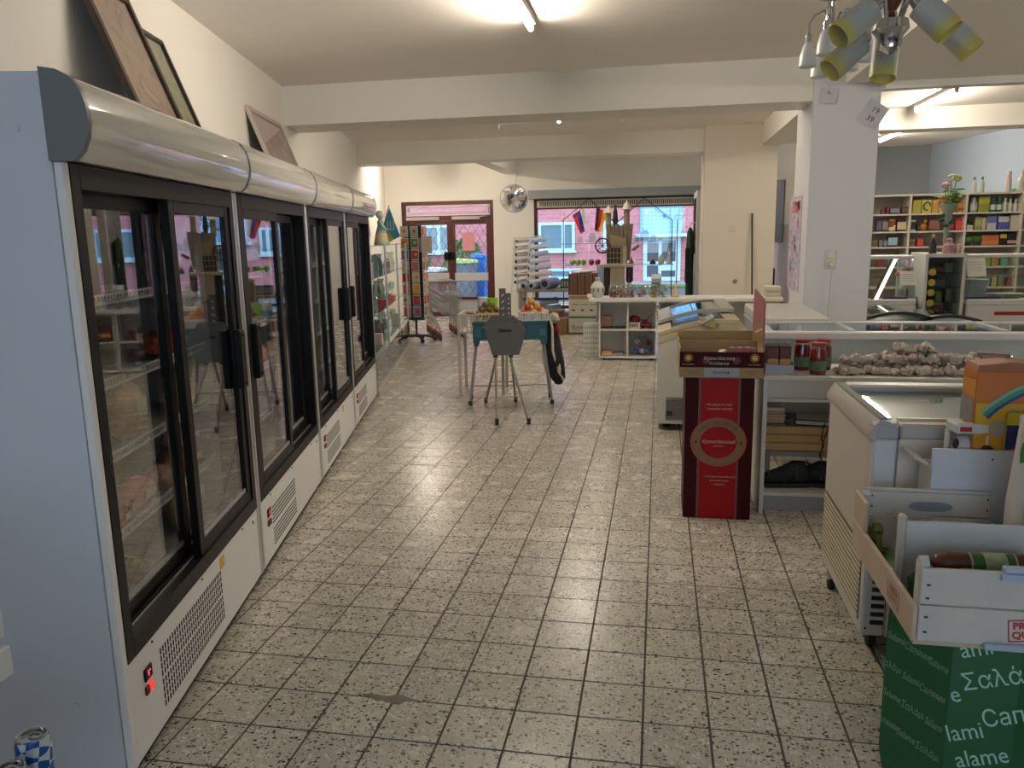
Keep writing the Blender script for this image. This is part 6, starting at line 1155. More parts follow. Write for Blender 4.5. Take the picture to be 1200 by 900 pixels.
pl_ = thing('power_cord', 'white plug and cable hanging from the column socket', 'cable', (1.415, 7.0, 1.235)); MB().cyl((0, -.03, 0), (0, .004, 0), .017, n=14).build('plug', cmat('#d8d6ce', .4), pl_, smooth=True); MB().tube([(0, -.03, 0), (.004, -.04, -.05), (0, -.025, -.2), (-.008, -.02, -.35), (-.002, -.02, -.6), (0, -.02, -1.2)], .005, n=6).build('cable', cmat('#cfcdc6', .5), pl_, smooth=True)
def tag_(px, py, Y, size, rot, lines, label):
    p = at(px, py, Y=Y); t = thing('price_tag', label, 'price tag', p, 0); t.rotation_euler = (0, rot, 0); MB().bx(-size, size, -.0006, .0006, -size * 1.1, size * 1.1).build('paper', cmat('#c3c2c8', .6), t)
    for k, l_ in enumerate(lines): text('lettering', l_, size * .75, cmat('#2a2a34', .6), t, (0, -.0012, size * (.4 - .85 * k)))
    MB().cyl((0, 0, size * 1.1), (-.0 - size * .5, 0, size * 1.6), .0012, n=5).build('string', cmat('#9a9488', .7), t)
tag_(1023, 134, 7.012, .085, .55, ('19', '39'), 'square white handwritten price tag hanging at the column edge'); tag_(972, 112, 7.0, .055, .1, ('4,-',), 'faint round-cornered price note stuck high on the column')
# recess between the pier and the column
t = thing('wall_cabinet', 'pale blue-white wall cabinet in the dark recess beside the pier', 'cabinet', (1.70, 13.0, 1.35)); MB().bx(-.14, .19, 0, .35, 0, .95, ch=.004).build('carcass', cmat('#9aa6b4', .5), t); MB().bx(-.135, .02, -.018, -.001, .01, .94, ch=.003).build('door', cmat('#a8b4c4', .45), t); MB().bx(.025, .185, -.018, -.001, .01, .94, ch=.003).build('door', cmat('#a3afbe', .45), t)
t = thing('office_chair', 'black padded chair in the recess beside the pier', 'chair', (1.62, 12.2, 0), .4); MB().bx(-.2, .2, -.2, .2, .42, .48, ch=.02).build('seat', rub, t); MB().bx(-.2, .2, .18, .23, .52, .98, ch=.02).build('backrest', rub, t)
for sx in (-.17, .17):
    for sy in (-.17, .17): MB().cyl((sx, sy, 0), (sx, sy, .42), .012, n=8).build('leg', chrome, t)
MB().bx(-.03, .03, .2, .22, .46, .56).build('back_bracket', chrome, t)
for k in range(5): boxed('paper_box', 1.24 + .004 * (k % 2), 1.40, 9.58, 9.82, TOP + .001 + .0245 * k, TOP + .025 + .0245 * k, ('#b9ae9c', '#c4bbaa', '#a89c8c', '#bfb4a4', '#cfc8bc')[k], ['lowest flat paper box on the counter end', 'second flat paper box in the counter pile', 'middle flat paper box in the counter pile', 'fourth flat paper box in the counter pile', 'topmost flat paper box in the counter pile'][k], 'paper box', lidgap=False)
# ================================================================== back shelving with cosmetics, pictures and bottles
YS = 11.0; shm = mat('shelf_cream', (.60, .55, .46), .5, var=.04); zl = [at(1040, py, Y=YS).z for py in (230.5, 251, 271.5, 289.5)]
zl += [zl[-1] - .26, zl[-1] - .52, .06]; xs = [at(px, 260, Y=YS).x for px in (1000, 1066, 1131.5, 1197, 1262)]
bs = thing('wall_shelving', 'long cream shelving full of small goods behind the deli counters', 'shelving', (0, YS, 0))
for x in xs: MB().bx(x - .012, x + .012, 0, .32, 0, zl[0]).build('upright', shm, bs)
MB().bx(xs[0] - .012, xs[-1] + .012, -.004, .33, zl[0], zl[0] + .024).build('top_board', shm, bs); MB().bx(xs[0], xs[-1], .32, .33, 0, zl[0]).build('back_panel', mat('shelf_back_tan', (.42, .36, .29), .6), bs)
for a in range(4):
    for z in zl[1:]: MB().bx(xs[a] + .0125, xs[a + 1] - .0125, .002, .32, z - .02, z).build('shelf_board', shm, bs)
def sp(row, px0, px1, h, col, label, name='product_box', dy=.06, d=.08, **k):
    a, b = at(px0, 270, Y=YS + dy), at(px1, 270, Y=YS + dy); z = (zl[0] + .0245) if row == 0 else zl[row] + .0005
    return boxed(name, a.x, b.x - .004, YS + dy, YS + dy + d, z, z + h, col, label, k.pop('cat', 'box'), **k)
def bt_(row, px, h, r, body, cap, label, name='bottle', dy=.09, neck=.35):
    a = at(px, 270, Y=YS + dy); z = (zl[0] + .0245) if row == 0 else zl[row] + .0005; t = thing(name, label, 'bottle', (a.x, YS + dy, z))
    MB().lathe([(0, 0), (r * .92, 0), (r, .008), (r, h * .62), (r * neck, h * .76), (r * neck, h * .84), (0, h * .84)], 14).build('bottle_body', cmat(body, .3), t, smooth=True); MB().lathe([(0, h * .84), (r * neck * 1.25, h * .84), (r * neck * 1.2, h), (0, h)], 12).build('cap', cmat(cap, .4), t, smooth=True); MB().lathe([(r * 1.01, h * .15), (r * 1.01, h * .5)], 14, cap=False).build('paper_label', cmat('#b9bab0', .5), t, smooth=True)
bt_(0, 1137, .19, .028, '#b8bcbc', '#22242a', 'white bottle with a black cap on the shelving top nearest the flowers'); bt_(0, 1146, .19, .028, '#aeb6b6', '#1a1c22', 'second black-capped white bottle on the shelving top')
bt_(0, 1176.5, .25, .035, '#c9a8a4', '#d8bab4', 'tall pink bottle on the shelving top', neck=.7); bt_(0, 1192, .26, .045, '#c2c0a8', '#b8b4a0', 'large cream bottle on the shelving top beside the blue-capped one'); bt_(0, 1200, .27, .045, '#b8b8a8', '#24508a', 'large bottle with a blue cap on the shelving top')
sp(0, 1183, 1187, .04, '#7fae7a', 'small green box on the shelving top beside the pink bottle')
# first row
sp(1, 1032, 1036, .06, '#6a2a22', 'little dark red box at the end of the upper shelf'); sp(1, 1037, 1041, .09, '#5a241c', 'dark red figurine box on the upper shelf'); sp(1, 1042, 1053, .09, '#2a2630', 'dark picture box with a pale scene on the upper shelf', bands=((.2, .8, '#7a7a90'),)); sp(1, 1055, 1065, .09, '#221a16', 'black picture box with a brown scene on the upper shelf', bands=((.2, .8, '#5a4430'),))
sp(1, 1068, 1078, .17, '#b0a040', 'yellow printed carton on the upper shelf by the divider'); t = sp(1, 1078.5, 1090, .17, '#c2b25c', 'yellow carton with a green ring print on the upper shelf'); MB().tube([(.04 * math.cos(2 * PI * k / 16), -.0425, .09 + .05 * math.sin(2 * PI * k / 16)) for k in range(14)], .01, n=6).build('ring_print', cmat('#2c6a44', .5), t)
sp(1, 1090.5, 1098, .17, '#c2a45a', 'yellow and orange printed carton on the upper shelf', bands=((.3, .8, '#c88a4a'),)); sp(1, 1098.5, 1106, .17, '#c8a050', 'orange flowered carton on the upper shelf', bands=((.4, .9, '#d08a40'),)); sp(1, 1120, 1129, .12, '#b07a3a', 'tan gift carton behind the flowers', bands=((.2, .5, '#7a5a24'),))
bt_(1, 1138.5, .18, .045, '#9a948a', '#8a847a', 'grey rounded bottle at the divider of the upper shelf', neck=.6); sp(1, 1144.5, 1157.5, .19, '#8a8a30', 'olive green carton on the upper shelf', bands=((.55, .85, '#a8a440'),))
for k, px in enumerate((1161, 1168.5)): bt_(1, px, .18, .036, '#1f5a38', '#2a7048', ['dark green bottle on the upper shelf beside the olive carton', 'dark green bottle on the upper shelf beside the white bottles'][k])
for k, px in enumerate((1175, 1181, 1187, 1193)): bt_(1, px, .17 - .01 * k, .027, '#bdb6aa', '#c8c4bc', ['tall white bottle next to the green ones', 'second white bottle from the green ones', 'third white bottle from the green ones', 'white bottle at the end of the upper shelf'][k])
# second row
for k, (a, b, h, c_, l_, bd) in enumerate(((1027, 1033.5, .16, '#2a2a3a', 'dark blue photo frame box on the second shelf', '#5a5a78'), (1034, 1041, .15, '#3a2c30', 'dark brown photo frame box on the second shelf', '#8a7a70'), (1041.5, 1049, .16, '#a86426', 'orange carton on the second shelf', '#7a3c14'), (1051, 1062, .14, '#2c2018', 'black framed picture with cream mount on the second shelf', '#c8b494'),
        (1067, 1073, .14, '#bdb4a4', 'small white box with dark pictures on the second shelf', '#2a2622'), (1075, 1079, .09, '#1f1a18', 'small black box on the second shelf', '#4a3c34'), (1088, 1101, .15, '#4a3430', 'dark red picture carton on the second shelf', '#8a5a50'), (1112, 1118, .13, '#6a2024', 'dark red carton on the second shelf behind the vase', '#8a3a38'), (1119.5, 1128.5, .14, '#b01c1c', 'bright red carton on the second shelf', '#c84a3c'))): sp(2, a, b, h, c_, l_, bands=((.15, .85, bd),))
t = thing('animal_figurine', 'orange-brown animal figurine on the second shelf', 'figurine', (at(1082, 270, Y=YS + .09).x, YS + .09, zl[2])); MB().blob((0, 0, .05), (.05, .03, .05), 10, 7).build('body', cmat('#a8682c', .5), t, smooth=True); MB().blob((.02, 0, .12), (.025, .025, .03), 8, 6).build('head', cmat('#b07434', .5), t, smooth=True)
t = thing('animal_figurine', 'white bird figurine before the orange carton', 'figurine', (at(1045, 270, Y=YS + .03).x, YS + .03, zl[2])); MB().blob((0, 0, .03), (.045, .022, .03), 10, 7).build('body', cmat('#cfc4a8', .5), t, smooth=True); MB().blob((.03, 0, .065), (.016, .016, .016), 8, 6).build('head', cmat('#cfc4a8', .5), t, smooth=True)
bt_(2, 1133.5, .15, .014, '#1c1a18', '#141414', 'slim black bottle at the divider of the second shelf'); sp(2, 1133, 1140, .06, '#c8c0b4', 'low white box with a pink line on the second shelf', dy=.02, d=.04, bands=((.4, .6, '#b08080'),)); sp(2, 1142, 1150, .16, '#8a8850', 'olive carton on the second shelf', bands=((.3, .8, '#a8a46a'),)); sp(2, 1150.5, 1155, .15, '#b8b094', 'slim cream carton on the second shelf')
for k, (a, b, l_) in enumerate(((1156.5, 1167.5, 'blue and white carton on the second shelf beside the cream one'), (1169, 1182, 'blue carton with two white panels on the second shelf'))): sp(2, a, b, .17, '#b8b8b4' if k == 0 else '#4a52a0', l_, bands=((.5, .98, '#5a64a8'),) if k == 0 else ((.55, .95, '#c0bca8'),))
sp(2, 1183.5, 1195, .18, '#bdb6a8', 'plain white carton at the end of the second shelf')
# third row
for k, (a, b, h, c_, l_, bd) in enumerate(((1024, 1030, .08, '#8a7a50', 'small tan card box on the third shelf', '#5a4a34'), (1031, 1036, .10, '#3a3c44', 'small dark picture on the third shelf', '#7a7a80'), (1036.5, 1041, .09, '#4a4c58', 'small grey framed picture on the third shelf', '#8a8a94'), (1041.5, 1053, .14, '#2a241e', 'black framed picture with a pale blue scene on the third shelf', '#8ab4c0'), (1067, 1074, .09, '#a89c84', 'cream card box on the third shelf', '#6a5a4a'), (1076, 1083.5, .10, '#b02420', 'red carton on the third shelf', '#c84a40'))): sp(3, a, b, h, c_, l_, bands=((.15, .85, bd),))
for k in range(4):
    x = at(1134 + 5 * k, 285, Y=YS + .08).x; t = thing('green_plant_pot', ['small green potted plant by the divider on the third shelf', 'second small green plant from the divider', 'third small green plant from the divider', 'small green plant next to the orange carton'][k], 'plant', (x, YS + .1, zl[3])); MB().lathe([(0, 0), (.025, 0), (.03, .05), (0, .05)], 12).build('pot', cmat('#3a2c20', .6), t, smooth=True); MB().blob((0, 0, .085), (.042, .042, .045), 10, 7, .25, random.Random(k)).build('foliage', cmat('#2f5a1a' if k % 2 else '#447024', .7), t, smooth=True)
sp(3, 1152, 1172, .13, '#b8683a', 'wide orange carton on the third shelf', bands=((.1, .5, '#c4764a'),)); sp(3, 1153, 1166, .03, '#1c1a18', 'flat black box lying behind the wide orange carton', dy=.2); sp(3, 1173, 1181, .16, '#181614', 'black carton with a yellow square on the third shelf', bands=((.55, .85, '#c8b424'),)); sp(3, 1181.5, 1196, .15, '#1a1816', 'black carton with a pink strip on the third shelf', bands=((.15, .4, '#c09a94'),))
for k, (px, c_, l_) in enumerate(((1070, '#6a8a40', 'green box low on the shelving behind the glass counter'), (1139, '#9aa83c', 'lime box low on the shelving behind the counter glass'), (1157, '#8a9a34', 'olive lime box low on the shelving beside the orange one'), (1166, '#b07a4a', 'orange box low on the shelving behind the counter glass'), (1177, '#5a9a84', 'teal box low on the shelving behind the counter glass'), (1030, '#7a3030', 'red box low on the shelving behind the lit counter'), (1043, '#8a8a80', 'grey box low on the shelving behind the lit counter'))): sp(4, px, px + 8, .10, c_, l_)
for k, (px, c_) in enumerate(((1160, '#8a8ab0'), (1168, '#a8a860'), (1176, '#707a4a'), (1142, '#b0a890'), (1186, '#7a3a34'))): sp(5, px, px + 6, .12, c_, ['lilac box on the lowest visible shelf', 'pale lime box on the lowest visible shelf', 'dark lime box on the lowest visible shelf', 'cream box on the lowest visible shelf', 'dark red box on the lowest visible shelf'][k])
# ================================================================== deli counters
YD = 8.7; dw = mat('deli_white', (.62, .60, .56), .4, var=.03); dg = glass('deli_glass', (.90, .94, .92), 1.5)
def deli(px0, px1, label, stripe=False, x1=None):
    xa = at(px0, 330, Y=YD).x; xb = x1 if x1 else at(px1, 330, Y=YD).x; t = thing('deli_counter', label, 'counter', (xa, YD, 0)); w = xb - xa
    MB().bx(0, w, 0, .75, .08, .74, ch=.006).build('base_cabinet', dw, t); MB().bx(.02, w - .02, .03, .7, 0, .08).build('plinth', rub, t); MB().bx(0, w, .0, .06, .74, .80, ch=.008).build('front_rail', dw, t); MB().bx(.0, w, .06, .74, .74, .755).build('display_deck', cmat('#b0aca0', .4), t)
    MB().add([(0.01, .02, .80), (w - .01, .02, .80), (w - .01, .20, 1.21), (.01, .20, 1.21), (.01, .026, .80), (w - .01, .026, .80), (w - .01, .206, 1.21), (.01, .206, 1.21)], BOXF).build('front_glass', dg, t)
    for x in (.0, w - .006): MB().prism([(.03, .80), (.70, .80), (.70, 1.21), (.21, 1.21)], x, x + .006, 'x').build('end_glass', dg, t)
    MB().bx(0, w, .18, .50, 1.21, 1.245, ch=.006).build('top_shelf', dw, t); MB().bx(.02, w - .02, .35, .68, 1.0, 1.008).build('glass_shelf', dg, t)
    for x in (.01, w - .025): MB().bx(x, x + .015, .66, .68, .755, 1.21).build('rear_post', alu, t)
    MB().prism([(.0, .80), (.03, .83), (.035, .80), (.03, .1), (0, .1)], w, w + .01, 'x').build('black_edge', rub, t)
    if stripe: MB().bx(.25, w, -.003, -.0005, .64, .675).build('red_stripe', cmat('#b02018', .4), t)
    return t, xa, xb
c1, xa, xb = deli(1000, 1076, 'glass deli counter with a lit slanted tube, nearest the column')
a, b = at(1024, 356, Y=YD + .08), at(1050, 303, Y=YD + .5); o = MB().cyl(a - Vector((xa, YD, 0)), b - Vector((xa, YD, 0)), .016, n=10).build('light_tube', emit('counter_tube', (1, .93, .8), 5.0), c1, smooth=True)
MB().cyl(a - Vector((xa + .035, YD, .0)), b - Vector((xa + .035, YD, 0)), .018, n=8).build('tube_holder', cmat('#4a4640', .5), c1, smooth=True)
c2_, xc, xd = deli(1137, 1260, 'glass deli counter with a red stripe beyond the glass door cabinet', True)
for (nm_, lab, px0, px1, dy) in (('blue_tray', 'blue plastic tray in the lit deli counter', 1040, 1070, .25), ('blue_tray', 'long blue plastic tray in the red-striped counter', 1140, 1182, .25)):
    A_, B_ = at(px0, 350, Y=YD + dy), at(px1, 350, Y=YD + dy); t = thing(nm_, lab, 'tray', ((A_.x + B_.x) / 2, YD + dy, .7555)); w = (B_.x - A_.x) / 2; MB().bx(-w, w, -.12, .2, 0, .006).build('tray_base', cmat('#28308a', .4), t); MB().bx(-w, w, -.12, -.112, .006, .035).build('tray_rim', cmat('#2c3696', .4), t); MB().bx(-w, w, .192, .2, .006, .035).build('tray_rim', cmat('#2c3696', .4), t)
p = at(1149, 345, Y=YD + .45); t = thing('white_bucket', 'white plastic bucket in the red-striped deli counter', 'bucket', (p.x - .03, YD + .55, .757)); MB().lathe([(0, 0), (.10, 0), (.125, .20), (.132, .20), (.132, .215), (.118, .21), (.096, .008), (0, .008)], 24).build('pail', cmat('#b8bcbc', .35), t, smooth=True); MB().tube([(.13 * math.cos(a_), -.02, .2 - .10 * math.sin(a_)) for a_ in [PI * k / 10 for k in range(11)]], .004, n=5).build('handle', chrome, t, smooth=True)
for k, (px, r) in enumerate(((1166, .10), (1182, .13))): q = at(px, 350, Y=YD + .6); t = thing('white_bowl', ['small white bowl beside the bucket in the counter', 'wide white bowl farther along the counter'][k], 'bowl', (q.x, YD + .56, .757)); MB().lathe([(0, 0), (r * .5, 0), (r, .06), (r * .97, .06), (r * .5, .008), (0, .008)], 22).build('bowl', cmat('#c4c0b4', .35), t, smooth=True); MB().tube([(r * math.cos(2 * PI * k2 / 20), r * math.sin(2 * PI * k2 / 20), .06) for k2 in range(20)], .005, n=5, close=True).build('rim', cmat('#cfcabc', .35), t, smooth=True)
t = thing('meat_piece', 'piece of pink ham on the glass shelf of the lit counter', 'ham', (at(1059, 313, Y=YD + .5).x, YD + .5, 1.0085)); MB().blob((0, 0, .035), (.09, .06, .035), 12, 7, .1).build('ham', cmat('#9a4a44', .4), t, smooth=True); MB().blob((.08, 0, .03), (.02, .03, .025), 8, 6).build('cut_face', cmat('#c07a70', .4), t, smooth=True)
for px, py, w_, h_, lab in ((1067, 327, .085, .075, 'white paper note taped on the lit deli counter'), (1147, 314, .088, .10, 'white paper note taped on the red-striped deli counter')): q = at(px, py, Y=YD - .01); t = thing('paper_note', lab, 'notice', (q.x, YD - .004 + .07, q.z)); t.rotation_euler = (math.radians(-23), 0, 0); MB().bx(-w_, w_, -.012, -.010, -h_, h_).build('sheet', cmat('#cac6bc', .6), t); [MB().bx(-w_ * .7, w_ * .6, -.0128, -.0121, h_ * (.5 - .3 * k), h_ * (.5 - .3 * k) + .006).build('text_line', cmat('#a09c94', .6), t) for k in range(4)]
# glass-door cabinet between the counters
XA, XB = at(1083, 330, Y=8.75).x, at(1131, 330, Y=8.75).x; gcab = thing('glass_cabinet', 'white glass-door cabinet with yellow round labels between the deli counters', 'cabinet', (XA, 8.75, 0)); w = XB - XA; H_ = at(1100, 297, Y=8.75).z
for x in (0, w - .03): MB().bx(x, x + .03, 0, .5, 0, H_, ch=.004).build('side_panel', dw, gcab)
MB().bx(.03, w - .03, .01, .5, H_ - .04, H_).build('top_panel', dw, gcab); MB().bx(.03, w - .03, 0.01, .5, 0, .62).build('base_panel', dw, gcab); MB().bx(.03, w - .03, .47, .5, .62, H_ - .04).build('back_panel', cmat('#5a5044', .6), gcab); MB().bx(.03, w - .03, .012, .016, .62, H_ - .04).build('glass_door', dg, gcab); MB().bx(w - .11, w - .06, -.003, 0.009, .50, .55).build('maker_plate', cmat('#8a8880', .5), gcab)
for k in range(1, 4): MB().bx(.031, w - .031, .03, .46, .62 + .15 * k - .006, .62 + .15 * k).build('glass_shelf', glass('shelf_glass_green', (.62, .78, .74), 1.6), gcab)
for k in range(5): MB().cyl((.075, .009, .655 + .105 * k), (.075, .0115, .655 + .105 * k), .036, n=18).build('round_label', cmat('#b09a2c', .5), gcab)
for k, (x, z, c_, l_, wd, h) in enumerate(((.20, .6205, '#6a1c1a', 'dark red pack on the floor of the glass cabinet', .09, .10), (.20, .7215, '#9a5a44', 'salmon pink pack on the dark red one in the cabinet', .08, .045), (.30, .6205, '#2a1a16', 'dark brown pack on the floor of the glass cabinet', .06, .06), (.20, .7705, '#7a8440', 'small green picture card in the glass cabinet', .06, .10), (.29, .7705, '#8a8f88', 'grey-green bottle pack in the glass cabinet', .06, .12), (.20, .9205, '#3a5a64', 'blue-grey cup set in the glass cabinet', .10, .07), (.18, 1.0705, '#5a2418', 'brown pack on the top shelf of the glass cabinet', .09, .05), (.27, 1.0705, '#7a7a78', 'silver pot on the top shelf of the glass cabinet', .08, .09))):
    x *= w / .36; boxed('cabinet_goods', XA + x - wd / 2, XA + x + wd / 2, 8.95, 9.05, z, z + h, c_, l_, 'pack')
# things standing on the cabinet
q = at(1108, 297, Y=8.9); fv = thing('flower_vase', 'tall grey-green glass vase with coral flower and leafy stems on the glass cabinet', 'vase', (q.x, 8.93, H_))
MB().lathe([(0, 0), (.03, 0), (.022, .08), (.024, .25), (.05, .42), (.085, .50), (.08, .50), (.045, .42), (.018, .25), (.016, .02), (0, .02)], 18).build('vase', mat('vase_glass_grey', (.24, .28, .23), .15, var=.2), fv, smooth=True)
rr = random.Random(8)
for k in range(7):
    a_ = rr.uniform(0, 6.28); L_ = rr.uniform(.12, .3); d_ = Vector((math.cos(a_) * rr.uniform(.3, 1), math.sin(a_) * .4, 1)).normalized(); p0 = Vector((0, 0, .46)); p1 = p0 + d_ * L_; MB().tube([p0 - Vector((0, 0, .2)), p0, p1], .004, n=5).build('stalk', cmat('#3f6a2a', .6), fv)
    for j in range(5):
        m_ = MB(); c_ = p0.lerp(p1, .3 + .17 * j); u = Vector((rr.gauss(0, 1), rr.gauss(0, .5), rr.gauss(0, .6))).normalized(); v = u.orthogonal().normalized() * .016; m_.add([c_, c_ + u * .03 + v, c_ + u * .075, c_ + u * .03 - v, c_ + u * .035 + v.cross(u) * .4], [(0, 1, 4), (1, 2, 4), (2, 3, 4), (3, 0, 4)]); m_.build('leaf', cmat('#5f8a2c' if j % 2 else '#3f6a24', .6), fv)
for (x, z, c_) in ((-.045, .68, '#d09a86'), (.01, .76, '#c9c4a8'), (.06, .75, '#a8b86a'), (-.06, .55, '#b98a4a'), (.07, .56, '#b07a34')):
    MB().tube([(0, 0, .45), (x * .6, 0, z * .8), (x, 0, z)], .004, n=5).build('stalk', cmat('#3f6a2a', .6), fv)
    for k in range(7): a_ = 2 * PI * k / 7; MB().blob((x + .028 * math.cos(a_), -.01 - .008 * (k % 2), z + .022 * math.sin(a_)), (.02, .01, .014), 7, 5).build('petal', cmat(c_, .6), fv, smooth=True)
for (x, y, z) in ((-.05, -.02, .38), (-.06, -.02, .33), (-.02, -.04, .28), (.03, -.03, .31)): MB().blob((x, y, z), (.03, .012, .02), 8, 6).build('hanging_leaf', cmat('#2f5020', .6), fv, smooth=True)
for k, (px, r, h, c_, l_) in enumerate(((1092, .035, .19, '#2a2224', 'dark dressed doll standing on the glass cabinet'), (1122, .03, .13, '#c9aaa4', 'slim pale pink bottle on the glass cabinet'), (1111, .055, .15, '#b98a92', 'wide pink bottle before the vase on the glass cabinet'))):
    q = at(px, 297, Y=8.82); t = thing('doll' if k == 0 else 'pink_bottle', l_, 'doll' if k == 0 else 'bottle', (q.x, 8.81, H_)); MB().lathe([(0, 0), (r, 0), (r * 1.0, h * .55), (r * .45, h * .72), (r * .4, h * .8), (0, h * .8)], 16).build('dress' if k == 0 else 'bottle_body', cmat(c_, .5), t, smooth=True)
    MB().blob((0, 0, h * .9), (r * .55, r * .55, h * .12), 10, 7).build('head' if k == 0 else 'stopper', cmat('#a88a7a' if k == 0 else c_, .5), t, smooth=True)
# chest with curved dark lids in front of the counters
cl = thing('chest_freezer', 'low chest with curved dark-edged lids in front of the lit deli counter', 'freezer', (1.86, 7.65, 0)); MB().bx(0, 1.1, 0, .62, .05, .66, ch=.006).build('cabinet', dw, cl)
for k, (x, dz) in enumerate(((.03, .05), (.45, .02))):
    pts = [(x + .55 * j / 10, .68 + dz + .05 * math.sin(PI * j / 10)) for j in range(11)]; MB().prism(pts + [(a_, b_ - .03) for a_, b_ in pts[::-1]], -.01, .05, 'y').build('lid_edge', cmat('#26282a', .4), cl, smooth=True); MB().prism(pts + [(a_, b_ - .02) for a_, b_ in pts[::-1]], .05, .60, 'y').build('lid', glass('curved_lid_glass', (.55, .62, .66), 2.0), cl, smooth=True)
for x in (.06, 1.0): MB().bx(x, x + .04, .05, .55, 0, .05).build('foot', rub, cl)
# ================================================================== glassware shelves, cards, carts along the left wall beyond the fridges
def lw(s, x, z): return Q0 + FD * s + FN * x + Vector((0, 0, z))      # run along the wall, distance from the fridge front line, height
S0, S1 = 5.56, 9.35
gs = thing('glass_showcase', 'glass shelf showcase full of glassware along the left wall', 'showcase', lw(S0, 0, 0), FROT); gsm = glass('showcase_glass', (.80, .86, .84), 1.5); Ls = S1 - S0
MB().bx(-.60, -.0, 0, Ls, 0, .06, ch=.004).build('base', cmat('#a8a49c', .4), gs); MB().bx(-.62, -.60, 0, Ls, .06, 1.75).build('back_panel', mat('showcase_mirror', (.40, .42, .41), .12, metal=.6), gs)
for z in (.38, .75, 1.12, 1.45): MB().bx(-.60, -.06, .01, Ls - .01, z - .008, z).build('glass_shelf', glass('shelf_glass_green', (.62, .78, .74), 1.6), gs)
for y in (0, 1.25, 2.5, Ls - .02):
    MB().bx(-.60, -.58, y, y + .02, .06, 1.75).build('post', alu, gs)
    MB().bx(-.04, -.02, y, y + .02, .06, 1.46).build('post', alu, gs)
MB().bx(-.02, -.014, .02, Ls - .02, .06, .36).build('front_glass', gsm, gs)
rr = random.Random(21); kinds = []
def glassware(kind):
    if kind == 0: return jar(.045, .14, .7)
    if kind == 1: return MB().lathe([(.0, 0), (.035, .002), (.006, .01), (.006, .07), (.03, .10), (.04, .14), (.036, .19), (.033, .19), (.036, .14), (.026, .105), (0, .09)], 16)
    if kind == 2: return MB().lathe([(0, 0), (.05, 0), (.065, .05), (.11, .085), (.105, .085), (.06, .055), (.045, .008), (0, .008)], 18)
    return MB().lathe([(0, 0), (.05, 0), (.06, .08), (.035, .16), (.05, .22), (.046, .22), (.031, .16), (.055, .08), (.046, .008), (0, .008)], 16)
gm = [glass('glassware_clear', (.88, .92, .91), 1.55), glass('glassware_pink', (.90, .74, .74), 1.5), glass('glassware_smoke', (.70, .74, .72), 1.5)]
meshes = {}; words_k = ['glass jar', 'stemmed glass', 'shallow glass bowl', 'waisted glass vase']; words_m = ['clear', 'pinkish', 'smoky']; lev = ['lowest', 'second', 'third', 'top']
for li, z in enumerate((.38, .75, 1.12)):
    for k in range(16):
        kd, mi = rr.randrange(4), rr.choice((0, 0, 1, 2)); s = .16 + k * .226 + rr.uniform(-.04, .04)
        if (kd, mi) not in meshes: meshes[kd, mi] = glassware(kd).mesh('glassware', gm[mi], True)
        obj('glassware', meshes[kd, mi], None, lw(S0 + s, -.20 - .18 * (k % 2), z + .0005), 0, '%s %s, %s from the fridges on the %s glass shelf of the showcase' % (words_m[mi], words_k[kd], ['first', 'second', 'third', 'fourth', 'fifth', 'sixth', 'seventh', 'eighth', 'ninth', 'tenth', 'eleventh', 'twelfth', 'thirteenth', 'fourteenth', 'fifteenth', 'last'][k], lev[li]), 'glassware', 'glassware on the %s showcase shelf' % lev[li])
for k, (s, z, c_, h, l_) in enumerate(((.35, .75, '#a8542c', .12, 'orange gift box low on the showcase shelf nearest the fridges'), (.6, .0605, '#b06a7a', .14, 'pink gift box on the showcase base'), (1.6, .75, '#a83a34', .08, 'red gift box on the second showcase shelf'), (2.5, .75, '#c8744c', .06, 'flat orange box on the second showcase shelf'), (.45, 1.1205, '#8a6a60', .16, 'brownish gift bag on the third showcase shelf'), (1.0, .3805, '#b8a8a4', .12, 'pale pink gift box on the lowest showcase shelf'), (2.9, .3805, '#b0aca4', .16, 'grey white gift box on the lowest showcase shelf'), (.22, .3805, '#8a4a54', .13, 'wine red gift box on the lowest showcase shelf'))):
    p = lw(S0 + s, -.12, z + .0005); t = thing('gift_box', l_, 'box', p, FROT); MB().bx(-.05, .05, -.06, .06, 0, h, ch=.004).build('box', cmat(c_, .5), t); MB().bx(-.051, .051, -.008, .008, 0, h + .001).build('ribbon', cmat('#d0c4b0', .4), t)
# black and grey boxes at the fridge end
t = thing('floor_heater', 'dark grey boxed appliance on the floor at the end of the fridge row', 'appliance', lw(5.42, -.12, 0), FROT); MB().bx(-.2, .06, -.06, .10, 0.02, .36, ch=.006).build('casing', cmat('#55554f', .5), t); MB().bx(.0605, .063, -.05, .03, .05, .33).build('front_grille', slot_m, t); MB().bx(-.15, .0, -.05, .09, 0, .02).build('foot', rub, t)
# doll, red bag and pennant on the top shelf
p = lw(S0 + 1.75, -.12, 1.4505); dl = thing('doll', 'doll in a pale mint dress and white hair on the showcase top shelf', 'doll', p, FROT); MB().lathe([(.09, 0), (.085, .03), (.06, .14), (.035, .22), (.04, .26), (.02, .29), (0, .29)], 16).build('dress', cmat('#8fb0a4', .7), dl, smooth=True); MB().blob((0, 0, .325), (.035, .035, .042), 12, 8).build('head', cmat('#c8a090', .6), dl, smooth=True); MB().blob((-.01, .0, .345), (.045, .045, .045), 12, 8, .08).build('hair', cmat('#b9bab2', .8), dl, smooth=True)
for s_ in (-1, 1): MB().tube([(0, s_ * .035, .25), (.03, s_ * .07, .2), (.06, s_ * .05, .17)], .014, n=8).build('arm', cmat('#8fb0a4', .7), dl, smooth=True)
MB().lathe([(.087, .02), (.064, .13)], 16, cap=False).build('apron_print', cmat('#c8b890', .7), dl, smooth=True)
